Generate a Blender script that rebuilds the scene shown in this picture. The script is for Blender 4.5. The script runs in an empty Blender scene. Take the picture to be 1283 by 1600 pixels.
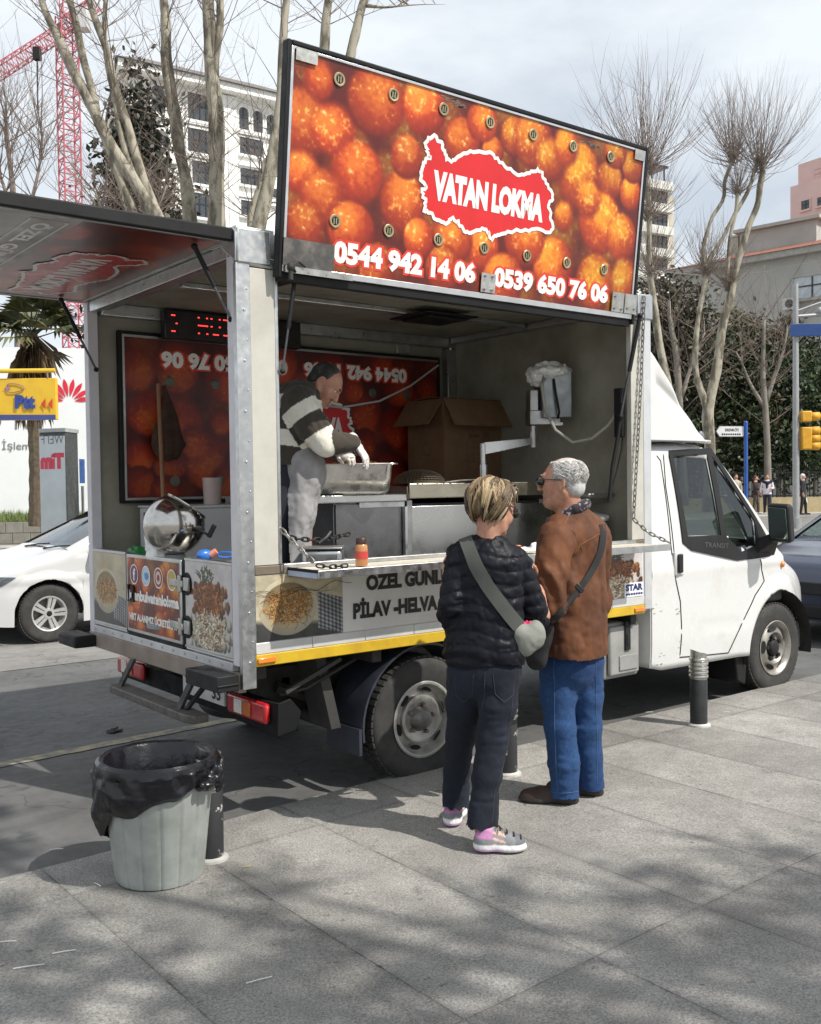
import bpy, math, random
import numpy as np
from mathutils import Vector, Matrix
R = math.radians
sc = bpy.context.scene
col = sc.collection
random.seed(7); rng = np.random.default_rng(7)

# ------------------------------------------------------------------ camera, sky, sun, exposure
F, CX, CY, CZ, YAW, PITCH, ROLL = 1570.4307, -2.3012, -4.2436, 1.649, -38.0559, -1.6364, -0.7422
def _cam():
    y, p, r = R(YAW), R(PITCH), R(ROLL)
    fw = np.array([-math.sin(y)*math.cos(p), math.cos(y)*math.cos(p), math.sin(p)])
    rt = np.array([math.cos(y), math.sin(y), 0.]); up = np.cross(rt, fw)
    c, s = math.cos(r), math.sin(r)
    return fw, rt*c+up*s, up*c-rt*s
FW, RT, UP = _cam()
CAM = np.array([CX, CY, CZ])
cd = bpy.data.cameras.new('camera'); co = bpy.data.objects.new('camera', cd); col.objects.link(co)
cd.sensor_fit = 'HORIZONTAL'; cd.sensor_width = 36; cd.lens = 36*F/1283.; cd.clip_start = .05; cd.clip_end = 3000
co.matrix_world = Matrix(((RT[0], UP[0], -FW[0], CX), (RT[1], UP[1], -FW[1], CY), (RT[2], UP[2], -FW[2], CZ), (0, 0, 0, 1)))
sc.camera = co
FL = np.array([FW[0], FW[1], 0]); FL /= np.linalg.norm(FL)      # level view direction
RL = np.array([FL[1], -FL[0], 0])                               # level right
def at(u, v, d):
    """point at depth d (metres along the view axis) on the ray of photo pixel (u, v)"""
    return CAM + d*(FW + RT*(u-641.5)/F - UP*(v-800)/F)
def onpl(u, v, ax, val):
    dr = FW + RT*(u-641.5)/F - UP*(v-800)/F
    return CAM + dr*(val-CAM[ax])/dr[ax]

SUN_EL, SUN_DIR = R(50.5), np.array([.367, -.930])
w = bpy.data.worlds.new('World'); sc.world = w; w.use_nodes = True
nt = w.node_tree; N = nt.nodes; L = nt.links
bg = N['Background']; bg.inputs['Strength'].default_value = .112
sky = N.new('ShaderNodeTexSky'); sky.sky_type = 'NISHITA'; sky.sun_disc = False
sky.sun_elevation = SUN_EL; sky.sun_rotation = math.atan2(SUN_DIR[0], SUN_DIR[1])
sky.air_density = 1.2; sky.dust_density = 2.5; sky.ozone_density = 1.
tc = N.new('ShaderNodeTexCoord'); mp = N.new('ShaderNodeMapping'); mp.inputs['Scale'].default_value = (1, 1, 2.6)
nz = N.new('ShaderNodeTexNoise'); nz.inputs['Scale'].default_value = 2.7; nz.inputs['Detail'].default_value = 7; nz.inputs['Roughness'].default_value = .55
cr = N.new('ShaderNodeValToRGB'); cr.color_ramp.elements[0].position = .34; cr.color_ramp.elements[0].color = (.55, .55, .55, 1)
cr.color_ramp.elements[1].position = .60; cr.color_ramp.elements[1].color = (.98, .98, .98, 1)
mx = N.new('ShaderNodeMix'); mx.data_type = 'RGBA'; mx.inputs[7].default_value = (8.0, 8.5, 9.0, 1)
L.new(tc.outputs['Generated'], mp.inputs[0]); L.new(mp.outputs[0], nz.inputs['Vector']); L.new(nz.outputs['Fac'], cr.inputs[0])
L.new(cr.outputs[0], mx.inputs[0]); L.new(sky.outputs[0], mx.inputs[6]); L.new(mx.outputs[2], bg.inputs['Color'])

sl = bpy.data.lights.new('sun', 'SUN'); sl.energy = 4.9; sl.angle = R(.55); sl.color = (1, .95, .87)
so = bpy.data.objects.new('sun', sl); col.objects.link(so); so.location = (4, -10, 14)
sdir = np.array([SUN_DIR[0]*math.cos(SUN_EL), SUN_DIR[1]*math.cos(SUN_EL), math.sin(SUN_EL)])
so.rotation_euler = Vector(sdir).to_track_quat('Z', 'Y').to_euler()
sc.view_settings.view_transform = 'Standard'; sc.view_settings.look = 'None'
sc.view_settings.exposure = .06; sc.view_settings.gamma = 1
sc.render.engine = 'CYCLES'
sc.cycles.max_bounces = 8; sc.cycles.transparent_max_bounces = 12
try: sc.cycles.use_denoising = True
except Exception: pass

# ------------------------------------------------------------------ materials
MATS = {}
def M(name, c, r=.5, metal=0., var=.14, scale=5., bump=0., bscale=60., coat=0., spec=.5, c2=None, rvar=.12, lo=.35, hi=.65, em=None, trans=0., stretch=None, sheen=0.):
    """procedural surface: noise-mixed base colour, varied roughness, optional bump"""
    if name in MATS: return MATS[name]
    m = bpy.data.materials.new(name); m.use_nodes = True; MATS[name] = m
    n, l = m.node_tree.nodes, m.node_tree.links
    b = n['Principled BSDF']
    t = n.new('ShaderNodeTexCoord'); src = t.outputs['Object']
    if stretch:
        q = n.new('ShaderNodeMapping'); q.inputs['Scale'].default_value = stretch; l.new(src, q.inputs[0]); src = q.outputs[0]
    z = n.new('ShaderNodeTexNoise'); z.inputs['Scale'].default_value = scale; z.inputs['Detail'].default_value = 8; z.inputs['Roughness'].default_value = .62
    l.new(src, z.inputs['Vector'])
    k = n.new('ShaderNodeValToRGB'); e = k.color_ramp.elements
    e[0].position, e[1].position = lo, hi
    ca = c if c2 else tuple(x*(1-var) for x in c); cb = c2 if c2 else tuple(min(x*(1+var), .95) for x in c)
    e[0].color = (*ca, 1); e[1].color = (*cb, 1)
    l.new(z.outputs['Fac'], k.inputs[0]); l.new(k.outputs[0], b.inputs['Base Color'])
    mr = n.new('ShaderNodeMapRange'); mr.inputs[1].default_value = .3; mr.inputs[2].default_value = .7
    mr.inputs[3].default_value = max(.02, r-rvar*min(1, r*2)); mr.inputs[4].default_value = min(1, r+rvar)
    z2 = n.new('ShaderNodeTexNoise'); z2.inputs['Scale'].default_value = scale*3.1; z2.inputs['Detail'].default_value = 5; l.new(src, z2.inputs['Vector'])
    l.new(z2.outputs['Fac'], mr.inputs[0]); l.new(mr.outputs[0], b.inputs['Roughness'])
    b.inputs['Metallic'].default_value = metal
    b.inputs['Specular IOR Level'].default_value = spec
    if coat: b.inputs['Coat Weight'].default_value = coat; b.inputs['Coat Roughness'].default_value = .08
    if trans: b.inputs['Transmission Weight'].default_value = trans
    if sheen: b.inputs['Sheen Weight'].default_value = sheen; b.inputs['Sheen Roughness'].default_value = .5
    if bump:
        z3 = n.new('ShaderNodeTexNoise'); z3.inputs['Scale'].default_value = bscale; z3.inputs['Detail'].default_value = 6; l.new(src, z3.inputs['Vector'])
        bp = n.new('ShaderNodeBump'); bp.inputs['Strength'].default_value = min(1, bump); bp.inputs['Distance'].default_value = .004
        l.new(z3.outputs['Fac'], bp.inputs['Height']); l.new(bp.outputs[0], b.inputs['Normal'])
    if em: b.inputs['Emission Color'].default_value = (*em[:3], 1); b.inputs['Emission Strength'].default_value = em[3]
    return m
def MG(name, tint=(.6, .68, .66), r=.02, mixf=.25, alpha_gloss=.5):
    """window glass: tinted transparency under a fresnel reflection"""
    if name in MATS: return MATS[name]
    m = bpy.data.materials.new(name); m.use_nodes = True; MATS[name] = m
    n, l = m.node_tree.nodes, m.node_tree.links; n.remove(n['Principled BSDF'])
    tr = n.new('ShaderNodeBsdfTransparent'); tr.inputs[0].default_value = (*tint, 1)
    gl = n.new('ShaderNodeBsdfGlossy'); gl.inputs['Roughness'].default_value = r; gl.inputs[0].default_value = (.95, .97, 1, 1)
    lw = n.new('ShaderNodeLayerWeight'); lw.inputs[0].default_value = .5; pw = n.new('ShaderNodeMath'); pw.operation = 'POWER'; pw.inputs[1].default_value = 4.; l.new(lw.outputs['Facing'], pw.inputs[0])
    fr = n.new('ShaderNodeMapRange'); fr.inputs[3].default_value = .07; fr.inputs[4].default_value = .85; l.new(pw.outputs[0], fr.inputs[0])
    s = n.new('ShaderNodeMixShader'); l.new(fr.outputs[0], s.inputs[0]); l.new(tr.outputs[0], s.inputs[1]); l.new(gl.outputs[0], s.inputs[2])
    l.new(s.outputs[0], n['Material Output'].inputs[0])
    return m
def MA(name, r=.6, bump=0., bscale=200., sheen=0., var=.12, nscale=30., coat=0., fine=None):
    """surface that takes its colour from the mesh's own colour attribute (prints, stripes, hair), with fine noise"""
    if name in MATS: return MATS[name]
    m = bpy.data.materials.new(name); m.use_nodes = True; MATS[name] = m
    n, l = m.node_tree.nodes, m.node_tree.links; b = n['Principled BSDF']
    a = n.new('ShaderNodeVertexColor'); a.layer_name = 'Col'
    t = n.new('ShaderNodeTexCoord'); z = n.new('ShaderNodeTexNoise'); z.inputs['Scale'].default_value = nscale; z.inputs['Detail'].default_value = 6
    l.new(t.outputs['Object'], z.inputs['Vector'])
    mr = n.new('ShaderNodeMapRange'); mr.inputs[1].default_value = .3; mr.inputs[2].default_value = .7; mr.inputs[3].default_value = 1-var; mr.inputs[4].default_value = 1+var
    l.new(z.outputs['Fac'], mr.inputs[0])
    x = n.new('ShaderNodeVectorMath'); x.operation = 'SCALE'; l.new(a.outputs[0], x.inputs[0]); l.new(mr.outputs[0], x.inputs['Scale'])
    l.new(x.outputs[0], b.inputs['Base Color']); b.inputs['Roughness'].default_value = r
    if sheen: b.inputs['Sheen Weight'].default_value = sheen
    if coat: b.inputs['Coat Weight'].default_value = coat
    if bump:
        z3 = n.new('ShaderNodeTexNoise'); z3.inputs['Scale'].default_value = bscale; z3.inputs['Detail'].default_value = 4; l.new(t.outputs['Object'], z3.inputs['Vector'])
        bp = n.new('ShaderNodeBump'); bp.inputs['Strength'].default_value = bump; bp.inputs['Distance'].default_value = .003
        l.new(z3.outputs['Fac'], bp.inputs['Height']); l.new(bp.outputs[0], b.inputs['Normal'])
    return m
def MI(name, img, r=.35, coat=.2, grime=.12):
    """printed sheet: a picture painted in this script (numpy) on the mesh's UVs, with grime noise"""
    m = bpy.data.materials.new(name); m.use_nodes = True
    n, l = m.node_tree.nodes, m.node_tree.links; b = n['Principled BSDF']
    i = n.new('ShaderNodeTexImage'); i.image = img; i.extension = 'EXTEND'
    t = n.new('ShaderNodeTexCoord'); z = n.new('ShaderNodeTexNoise'); z.inputs['Scale'].default_value = 3.5; z.inputs['Detail'].default_value = 9
    l.new(t.outputs['Object'], z.inputs['Vector'])
    mr = n.new('ShaderNodeMapRange'); mr.inputs[1].default_value = .3; mr.inputs[2].default_value = .7; mr.inputs[3].default_value = 1-grime; mr.inputs[4].default_value = 1
    l.new(z.outputs['Fac'], mr.inputs[0])
    x = n.new('ShaderNodeVectorMath'); x.operation = 'SCALE'; l.new(i.outputs[0], x.inputs[0]); l.new(mr.outputs[0], x.inputs['Scale'])
    l.new(x.outputs[0], b.inputs['Base Color']); b.inputs['Roughness'].default_value = r; b.inputs['Coat Weight'].default_value = coat
    b.inputs['Coat Roughness'].default_value = .12
    return m

# ------------------------------------------------------------------ object helpers
def tag(o, label=None, cat=None, group=None, kind=None):
    if label: o['label'] = label
    if cat: o['category'] = cat
    if group: o['group'] = group
    if kind: o['kind'] = kind
    return o
def thing(name, loc, label, cat, group=None):
    o = bpy.data.objects.new(name, None); col.objects.link(o); o.location = tuple(float(v) for v in loc); o.empty_display_size = .2
    return tag(o, label, cat, group)
def worldloc(o):
    v = np.zeros(3)
    while o is not None: v += np.array(o.location); o = o.parent
    return v
def copy_tree(o, parent=None):
    c = o.copy(); col.objects.link(c); c.parent = parent
    for ch in list(o.children): copy_tree(ch, c)
    return c
def mkobj(name, verts, faces, mats, parent=None, org=None, midx=None, smooth=30, bevel=0, seg=2, cols=None, uvs=None, label=None, sub=0):
    verts = np.asarray(verts, float).reshape(-1, 3)
    if parent is not None: o0 = worldloc(parent)
    else: o0 = np.array(org if org is not None else (0, 0, 0), float)
    me = bpy.data.meshes.new(name)
    V = verts - o0
    if isinstance(faces, np.ndarray):
        nf, k = faces.shape
        me.vertices.add(len(V)); me.vertices.foreach_set('co', V.astype(np.float32).ravel())
        me.loops.add(nf*k); me.loops.foreach_set('vertex_index', faces.astype(np.int32).ravel())
        me.polygons.add(nf); me.polygons.foreach_set('loop_start', np.arange(0, nf*k, k, dtype=np.int32))
        me.update(calc_edges=True)
    else:
        me.from_pydata([tuple(v) for v in V], [], [tuple(f) for f in faces])
    if not isinstance(mats, (list, tuple)): mats = [mats]
    for m in mats: me.materials.append(m)
    if midx is not None: me.polygons.foreach_set('material_index', np.asarray(midx, np.int32))
    if cols is not None:
        a = me.color_attributes.new('Col', 'FLOAT_COLOR', 'POINT')
        c4 = np.ones((len(V), 4), np.float32); c4[:, :3] = cols; a.data.foreach_set('color', c4.ravel())
    if uvs is not None:
        ul = me.uv_layers.new(name='UVMap'); li = np.empty(len(me.loops), np.int32); me.loops.foreach_get('vertex_index', li)
        ul.data.foreach_set('uv', np.asarray(uvs, np.float32)[li].ravel())
    if smooth:
        me.polygons.foreach_set('use_smooth', np.ones(len(me.polygons), bool))
        if smooth < 180: me.set_sharp_from_angle(angle=R(smooth))
    me.update()
    o = bpy.data.objects.new(name, me); col.objects.link(o)
    if parent is not None: o.parent = parent
    else: o.location = tuple(o0)
    if bevel:
        md = o.modifiers.new('bevel', 'BEVEL'); md.width = bevel; md.segments = seg; md.limit_method = 'ANGLE'; md.angle_limit = R(35)
    if sub:
        md = o.modifiers.new('sub', 'SUBSURF'); md.levels = sub; md.render_levels = sub
    if label: o['label'] = label
    return o
def frame(d):
    d = np.asarray(d, float); d = d/np.linalg.norm(d)
    a = np.array([0, 0, 1.]) if abs(d[2]) < .9 else np.array([1., 0, 0])
    s = np.cross(a, d); s /= np.linalg.norm(s)
    return s, np.cross(d, s), d
class MB:
    def __init__(s): s.v = []; s.f = []; s.m = []; s.c = []; s.cur = (.5, .5, .5)
    def add(s, v, f, m=0):
        b = len(s.v); s.v += [tuple(map(float, p)) for p in v]; s.f += [tuple(i+b for i in q) for q in f]; s.m += [m]*len(f); s.c += [s.cur]*len(v)
        return s
    def hexa(s, p, m=0):      # p: 4 bottom ccw, 4 top
        return s.add(p, [(3, 2, 1, 0), (4, 5, 6, 7), (0, 1, 5, 4), (1, 2, 6, 5), (2, 3, 7, 6), (3, 0, 4, 7)], m)
    def box(s, a, b, m=0):
        (x0, y0, z0), (x1, y1, z1) = a, b
        x0, x1 = sorted((x0, x1)); y0, y1 = sorted((y0, y1)); z0, z1 = sorted((z0, z1))
        return s.hexa([(x0, y0, z0), (x1, y0, z0), (x1, y1, z0), (x0, y1, z0), (x0, y0, z1), (x1, y0, z1), (x1, y1, z1), (x0, y1, z1)], m)
    def obox(s, c, ax, ay, az, m=0):   # centre and three half-vectors
        c, ax, ay, az = map(np.asarray, (c, ax, ay, az)); q = []
        for k in (-1, 1):
            for i, j in ((-1, -1), (1, -1), (1, 1), (-1, 1)): q.append(c+i*ax+j*ay+k*az)
        return s.hexa(q, m)
    def bar(s, a, b, w, h, m=0):
        a, b = np.asarray(a, float), np.asarray(b, float); x, y, d = frame(b-a)
        return s.obox((a+b)/2, x*w/2, y*h/2, (b-a)/2, m)
    def tube(s, pts, r, n=8, m=0, caps=True, closed=False):
        P = np.asarray(pts, float); k = len(P); rr = np.full(k, r, float) if np.isscalar(r) else np.asarray(r, float)
        T = np.gradient(P, axis=0) if not closed else np.roll(P, -1, 0)-np.roll(P, 1, 0)
        x, y, d = frame(T[0]); vs = []
        for i in range(k):
            d = T[i]/(np.linalg.norm(T[i])+1e-12); x = x-d*(x@d); x /= np.linalg.norm(x)+1e-12; y = np.cross(d, x)
            for j in range(n):
                a = 2*math.pi*j/n; vs.append(P[i]+rr[i]*(x*math.cos(a)+y*math.sin(a)))
        fs = []
        for i in range(k if closed else k-1):
            for j in range(n):
                i2 = (i+1) % k; fs.append((i*n+j, i*n+(j+1) % n, i2*n+(j+1) % n, i2*n+j))
        if caps and not closed: fs += [tuple(range(n))[::-1], tuple((k-1)*n+j for j in range(n))]
        return s.add(vs, fs, m)
    def cyl(s, a, b, r, r2=None, n=20, m=0): return s.tube([a, b], [r, r if r2 is None else r2], n, m)
    def lathe(s, prof, c=(0, 0, 0), ax=(0, 0, 1), n=32, m=0):    # prof: (radius, height) from start to end
        x, y, d = frame(ax); c = np.asarray(c, float); vs = []; fs = []
        for (r, h) in prof:
            for j in range(n):
                a = 2*math.pi*j/n; vs.append(c+d*h+r*(x*math.cos(a)+y*math.sin(a)))
        for i in range(len(prof)-1):
            for j in range(n): fs.append((i*n+j, i*n+(j+1) % n, (i+1)*n+(j+1) % n, (i+1)*n+j))
        return s.add(vs, fs, m)
    def prism(s, poly, ext, m=0):       # planar polygon of 3D points, extruded by vector ext
        P = np.asarray(poly, float); k = len(P); e = np.asarray(ext, float)
        return s.add(np.vstack([P, P+e]), [tuple(range(k))[::-1], tuple(range(k, 2*k))]+[(i, (i+1) % k, k+(i+1) % k, k+i) for i in range(k)], m)
    def quad(s, a, b, c, d, m=0): return s.add([a, b, c, d], [(0, 1, 2, 3)], m)
    def sphere(s, c, r, n=12, m=0, sq=(1, 1, 1)):
        pr = [(max(1e-4, math.sin(math.pi*i/n)), -math.cos(math.pi*i/n)) for i in range(n+1)]
        b = len(s.v); s.lathe(pr, (0, 0, 0), (0, 0, 1), n*2, m)
        for i in range(b, len(s.v)): p = s.v[i]; s.v[i] = (c[0]+p[0]*r*sq[0], c[1]+p[1]*r*sq[1], c[2]+p[2]*r*sq[2])
        return s
    def build(s, name, mats, parent=None, org=None, **k):
        use = k.pop('usecol', False)
        return mkobj(name, s.v, s.f, mats, parent, org, midx=s.m, cols=s.c if use else None, **k)
_tc = {}
def text_geo(t, bold=0., spacing=1.):
    key = (t, bold, spacing)
    if key in _tc: return _tc[key]
    c = bpy.data.curves.new('lettering', 'FONT'); c.body = t; c.offset = bold; c.space_character = spacing; c.resolution_u = 3
    o = bpy.data.objects.new('lettering', c); me = bpy.data.meshes.new_from_object(o)
    V = np.array([v.co[:] for v in me.vertices]).reshape(-1, 3)[:, :2]; Fc = [tuple(p.vertices) for p in me.polygons]
    bpy.data.objects.remove(o); bpy.data.curves.remove(c); bpy.data.meshes.remove(me)
    _tc[key] = (V, Fc); return _tc[key]
def put_text(mb, t, p0, ux, uy, bold=.03, off=(0, 0, 0), m=0, ref=None, spacing=1., shear=0.):
    """lettering that fills the rectangle p0 + [0,1]ux + [0,1]uy; ref = boldness whose bounding box is used"""
    V, Fc = text_geo(t, bold, spacing); W = V if ref is None else text_geo(t, ref, spacing)[0]
    if len(W) == 0: return mb
    lo, hi = W.min(0), W.max(0); q = (V-lo)/(hi-lo)
    q = q.copy(); q[:, 0] += shear*q[:, 1]
    p0, ux, uy = map(lambda a: np.asarray(a, float), (p0, ux, uy))
    return mb.add(p0+q[:, :1]*ux+q[:, 1:]*uy+np.asarray(off), Fc, m)

# ------------------------------------------------------------------ signed-distance modelling (people, bags, soft things)
def smin(a, b, k):
    h = np.clip(.5+.5*(b-a)/k, 0, 1); return b+(a-b)*h-k*h*(1-h)
class SDF:
    """smooth union of round cones (optionally flattened along a direction) and ellipsoids; neg = carved out"""
    def __init__(s, k=.03): s.p = []; s.k = k; s.post = None
    def cap(s, a, b, ra, rb=None, n=None, f=1., k=None, neg=False):
        s.p.append(('c', np.asarray(a, np.float32), np.asarray(b, np.float32), ra, ra if rb is None else rb, None if n is None else np.asarray(n, np.float32)/np.linalg.norm(n), f, k, neg)); return s
    def chain(s, pts, rs, n=None, f=1., k=None):
        for i in range(len(pts)-1): s.cap(pts[i], pts[i+1], rs[i], rs[i+1], n, f, k)
        return s
    def ell(s, c, r, ax=None, k=None, neg=False):
        A = np.eye(3) if ax is None else np.asarray(ax, float)
        s.p.append(('e', np.asarray(c, np.float32), np.asarray(r, np.float32), A.astype(np.float32), k, neg)); return s
    def ev(s, P, post=True):
        d = None
        for q in s.p:
            if q[0] == 'c':
                _, a, b, ra, rb, n, f, k, neg = q
                X = P-a; ba = b-a
                if n is not None: X = X+(X@n)[:, None]*n*(1/f-1)
                if n is not None: ba = ba+(ba@n)*n*(1/f-1)
                t = np.clip((X@ba)/max(float(ba@ba), 1e-9), 0, 1)
                di = np.sqrt(((X-t[:, None]*ba)**2).sum(1))-(ra+(rb-ra)*t)
                if n is not None and f < 1: di = di*(.5+.5*f)
            else:
                _, c, r, A, k, neg = q
                X = (P-c)@A.T; k0 = np.sqrt(((X/r)**2).sum(1)); k1 = np.sqrt(((X/(r*r))**2).sum(1))+1e-9
                di = k0*(k0-1)/k1
            k = s.k if k is None else k
            if d is None: d = di
            elif neg: d = -smin(-d, di, k)
            else: d = smin(d, di, k)
        if post and s.post is not None: d = s.post(P, d)
        return d
    def snap(s, P, off=0., it=6):
        P = np.asarray(P, np.float32).copy()
        for _ in range(it):
            d = s.ev(P, False)-off; g = s.grad(P); P -= (d[:, None]*g)
        return P
    def grad(s, P, e=.004):
        g = np.stack([s.ev(P+np.eye(3, dtype=np.float32)[i]*e, False)-s.ev(P-np.eye(3, dtype=np.float32)[i]*e, False) for i in range(3)], 1)
        return g/(np.linalg.norm(g, axis=1, keepdims=True)+1e-9)
    def bounds(s):
        lo = np.full(3, 1e9); hi = -lo
        for q in s.p:
            if q[-1]: continue
            if q[0] == 'c':
                r = max(q[3], q[4])
                for e in (q[1], q[2]): lo = np.minimum(lo, e-r); hi = np.maximum(hi, e+r)
            else: r = float(q[2].max()); lo = np.minimum(lo, q[1]-r); hi = np.maximum(hi, q[1]+r)
        return lo-.03, hi+.03
    def mesh(s, h=.006, clip=None):
        lo, hi = s.bounds()
        B = 8; nb = np.ceil((hi-lo)/(h*B)).astype(int); nn = nb*B+1
        D = np.full(nn, 1., np.float32)
        cc = np.stack(np.meshgrid(*[np.arange(k) for k in nb], indexing='ij'), -1).reshape(-1, 3)
        cen = (lo+(cc+.5)*B*h).astype(np.float32)
        dc = s.ev(cen, False); reach = B*h*.87*1.5+.02
        loc = np.stack(np.meshgrid(*[np.arange(B+1)]*3, indexing='ij'), -1).reshape(-1, 3)
        for i in np.nonzero(dc < -reach)[0]:
            a = cc[i]*B; D[a[0]:a[0]+B+1, a[1]:a[1]+B+1, a[2]:a[2]+B+1] = -1
        act = np.nonzero(np.abs(dc) <= reach)[0]
        for c0 in range(0, len(act), 400):
            ii = act[c0:c0+400]; idx = (cc[ii][:, None, :]*B+loc[None]).reshape(-1, 3)
            d = s.ev((lo+idx*h).astype(np.float32)); D[idx[:, 0], idx[:, 1], idx[:, 2]] = d
        return nets(D, lo, h)
def nets(D, lo, h):
    n = np.array(D.shape); S = D < 0
    c = [(i, j, k) for i in (0, 1) for j in (0, 1) for k in (0, 1)]
    def sh(A, o): return A[o[0]:n[0]-1+o[0], o[1]:n[1]-1+o[1], o[2]:n[2]-1+o[2]]
    cnt = sum(sh(S, o).astype(np.int8) for o in c); act = np.argwhere((cnt > 0) & (cnt < 8))
    vid = -np.ones(n-1, np.int64); vid[act[:, 0], act[:, 1], act[:, 2]] = np.arange(len(act))
    acc = np.zeros((len(act), 3)); num = np.zeros(len(act))
    g = {o: D[act[:, 0]+o[0], act[:, 1]+o[1], act[:, 2]+o[2]] for o in c}
    for o in c:
        for ax in range(3):
            if o[ax]: continue
            p = list(o); p[ax] = 1; p = tuple(p); a, b = g[o], g[p]; k = (a < 0) != (b < 0)
            t = np.where(k, a/(a-b+1e-12), 0); q = np.tile(np.array(o, float), (len(act), 1)); q[:, ax] += t
            acc[k] += q[k]; num[k] += 1
    V = lo+(act+acc/num[:, None])*h
    fs = []
    for ax in range(3):
        u, v = (ax+1) % 3, (ax+2) % 3
        sl0 = [slice(1, -1)]*3; sl1 = [slice(1, -1)]*3; sl0[ax] = slice(0, -1); sl1[ax] = slice(1, None)
        a, b = S[tuple(sl0)], S[tuple(sl1)]; e = np.argwhere(a != b); fl = a[tuple(e.T)]
        e = e+1; e[:, ax] -= 1
        def cell(du, dv):
            q = e.copy(); q[:, u] += du; q[:, v] += dv; return vid[q[:, 0], q[:, 1], q[:, 2]]
        Q = np.stack([cell(-1, -1), cell(0, -1), cell(0, 0), cell(-1, 0)], 1)
        Q[~fl] = Q[~fl][:, ::-1]; fs.append(Q)
    Fq = np.concatenate(fs); Fq = Fq[(Fq >= 0).all(1)]
    return V, Fq
def sdf_obj(name, s, mats, parent=None, h=.006, org=None, colf=None, cut=None, label=None):
    V, Fq = s.mesh(h)
    if cut is not None:
        keep = cut(V)[Fq].all(1); Fq = Fq[keep]; used = np.unique(Fq); mp = -np.ones(len(V), int); mp[used] = np.arange(len(used)); V = V[used]; Fq = mp[Fq]
    return mkobj(name, V, Fq, mats, parent, org, smooth=180, cols=colf(V) if colf else None, label=label)

# value noise for geometry and prints
_T = rng.random((64, 64, 64)).astype(np.float32)
def vnoise(P, s):
    Q = np.asarray(P, np.float32)*s+100.; i = np.floor(Q).astype(int); f = Q-i; f = f*f*(3-2*f); r = 0
    for a in (0, 1):
        for b in (0, 1):
            for c in (0, 1):
                wgt = (f[:, 0] if a else 1-f[:, 0])*(f[:, 1] if b else 1-f[:, 1])*(f[:, 2] if c else 1-f[:, 2])
                r = r+wgt*_T[(i[:, 0]+a) & 63, (i[:, 1]+b) & 63, (i[:, 2]+c) & 63]
    return r-.5

# ------------------------------------------------------------------ printed pictures (painted with numpy, y up)
def mkimg(name, A):
    H, W = A.shape[:2]; im = bpy.data.images.new(name, W, H)
    B = np.ones((H, W, 4), np.float32); B[..., :3] = np.clip(A, 0, 1); im.pixels.foreach_set(B.ravel()); im.pack(); return im
def fb(H, W, cell, oct=3, seed=0):
    g = np.random.default_rng(seed); out = np.zeros((H, W), np.float32); a = 1.; tot = 0
    for o in range(oct):
        c = max(2., cell/2**o); h, w_ = int(H/c)+3, int(W/c)+3; r = g.random((h, w_)).astype(np.float32)
        y = np.arange(H)/c; x = np.arange(W)/c; yi, xi = y.astype(int), x.astype(int); fy, fx = (y-yi)[:, None], (x-xi)[None]
        fy = fy*fy*(3-2*fy); fx = fx*fx*(3-2*fx)
        out += a*((r[yi][:, xi]*(1-fx)+r[yi][:, xi+1]*fx)*(1-fy)+(r[yi+1][:, xi]*(1-fx)+r[yi+1][:, xi+1]*fx)*fy); tot += a; a *= .5
    return out/tot
def blob(A, cx, cy, rx, ry, fn, soft=.05):
    H, W = A.shape[:2]; x0, x1 = max(0, int(cx-rx-2)), min(W, int(cx+rx+3)); y0, y1 = max(0, int(cy-ry-2)), min(H, int(cy+ry+3))
    if x1 <= x0 or y1 <= y0: return
    X, Y = np.meshgrid(np.arange(x0, x1), np.arange(y0, y1)); nx, ny = (X-cx)/rx, (Y-cy)/ry; d = np.sqrt(nx*nx+ny*ny)
    a = np.clip((1-d)/soft, 0, 1)[..., None]; S = A[y0:y1, x0:x1]; S[:] = S*(1-a)+fn(nx, ny, d, S, slice(y0, y1), slice(x0, x1))*a
MAINB = [(0.03, 0.684, 0.147), (0.097, 0.678, 0.116), (0.058, 0.889, 0.079), (0.192, 0.866, 0.146), (0.155, 0.501, 0.134), (0.27, 0.403, 0.124), (0.028, 0.439, 0.095), (0.078, 0.349, 0.118), (0.148, 0.219, 0.122), (0.313, 0.902, 0.122), (0.418, 0.791, 0.102), (0.274, 0.634, 0.094), (0.506, 0.771, 0.069), (0.569, 0.88, 0.094), (0.47, 0.909, 0.091), (0.625, 0.891, 0.142), (0.779, 0.763, 0.15), (0.885, 0.774, 0.102), (0.687, 0.806, 0.121), (0.865, 0.521, 0.155), (0.946, 0.46, 0.123), (0.718, 0.213, 0.143), (0.62, 0.334, 0.131), (0.495, 0.244, 0.11), (0.408, 0.263, 0.123), (0.965, 0.736, 0.087), (0.968, 0.898, 0.086), (0.817, 0.642, 0.101), (0.898, 0.954, 0.085), (0.732, 0.91, 0.097), (0.74, 0.51, 0.075), (0.04, 0.21, 0.097), (0.862, 0.166, 0.14), (0.972, 0.196, 0.127), (0.564, 0.086, 0.13), (0.388, 0.101, 0.108), (0.318, 0.233, 0.091), (0.215, 0.051, 0.103)]
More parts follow.
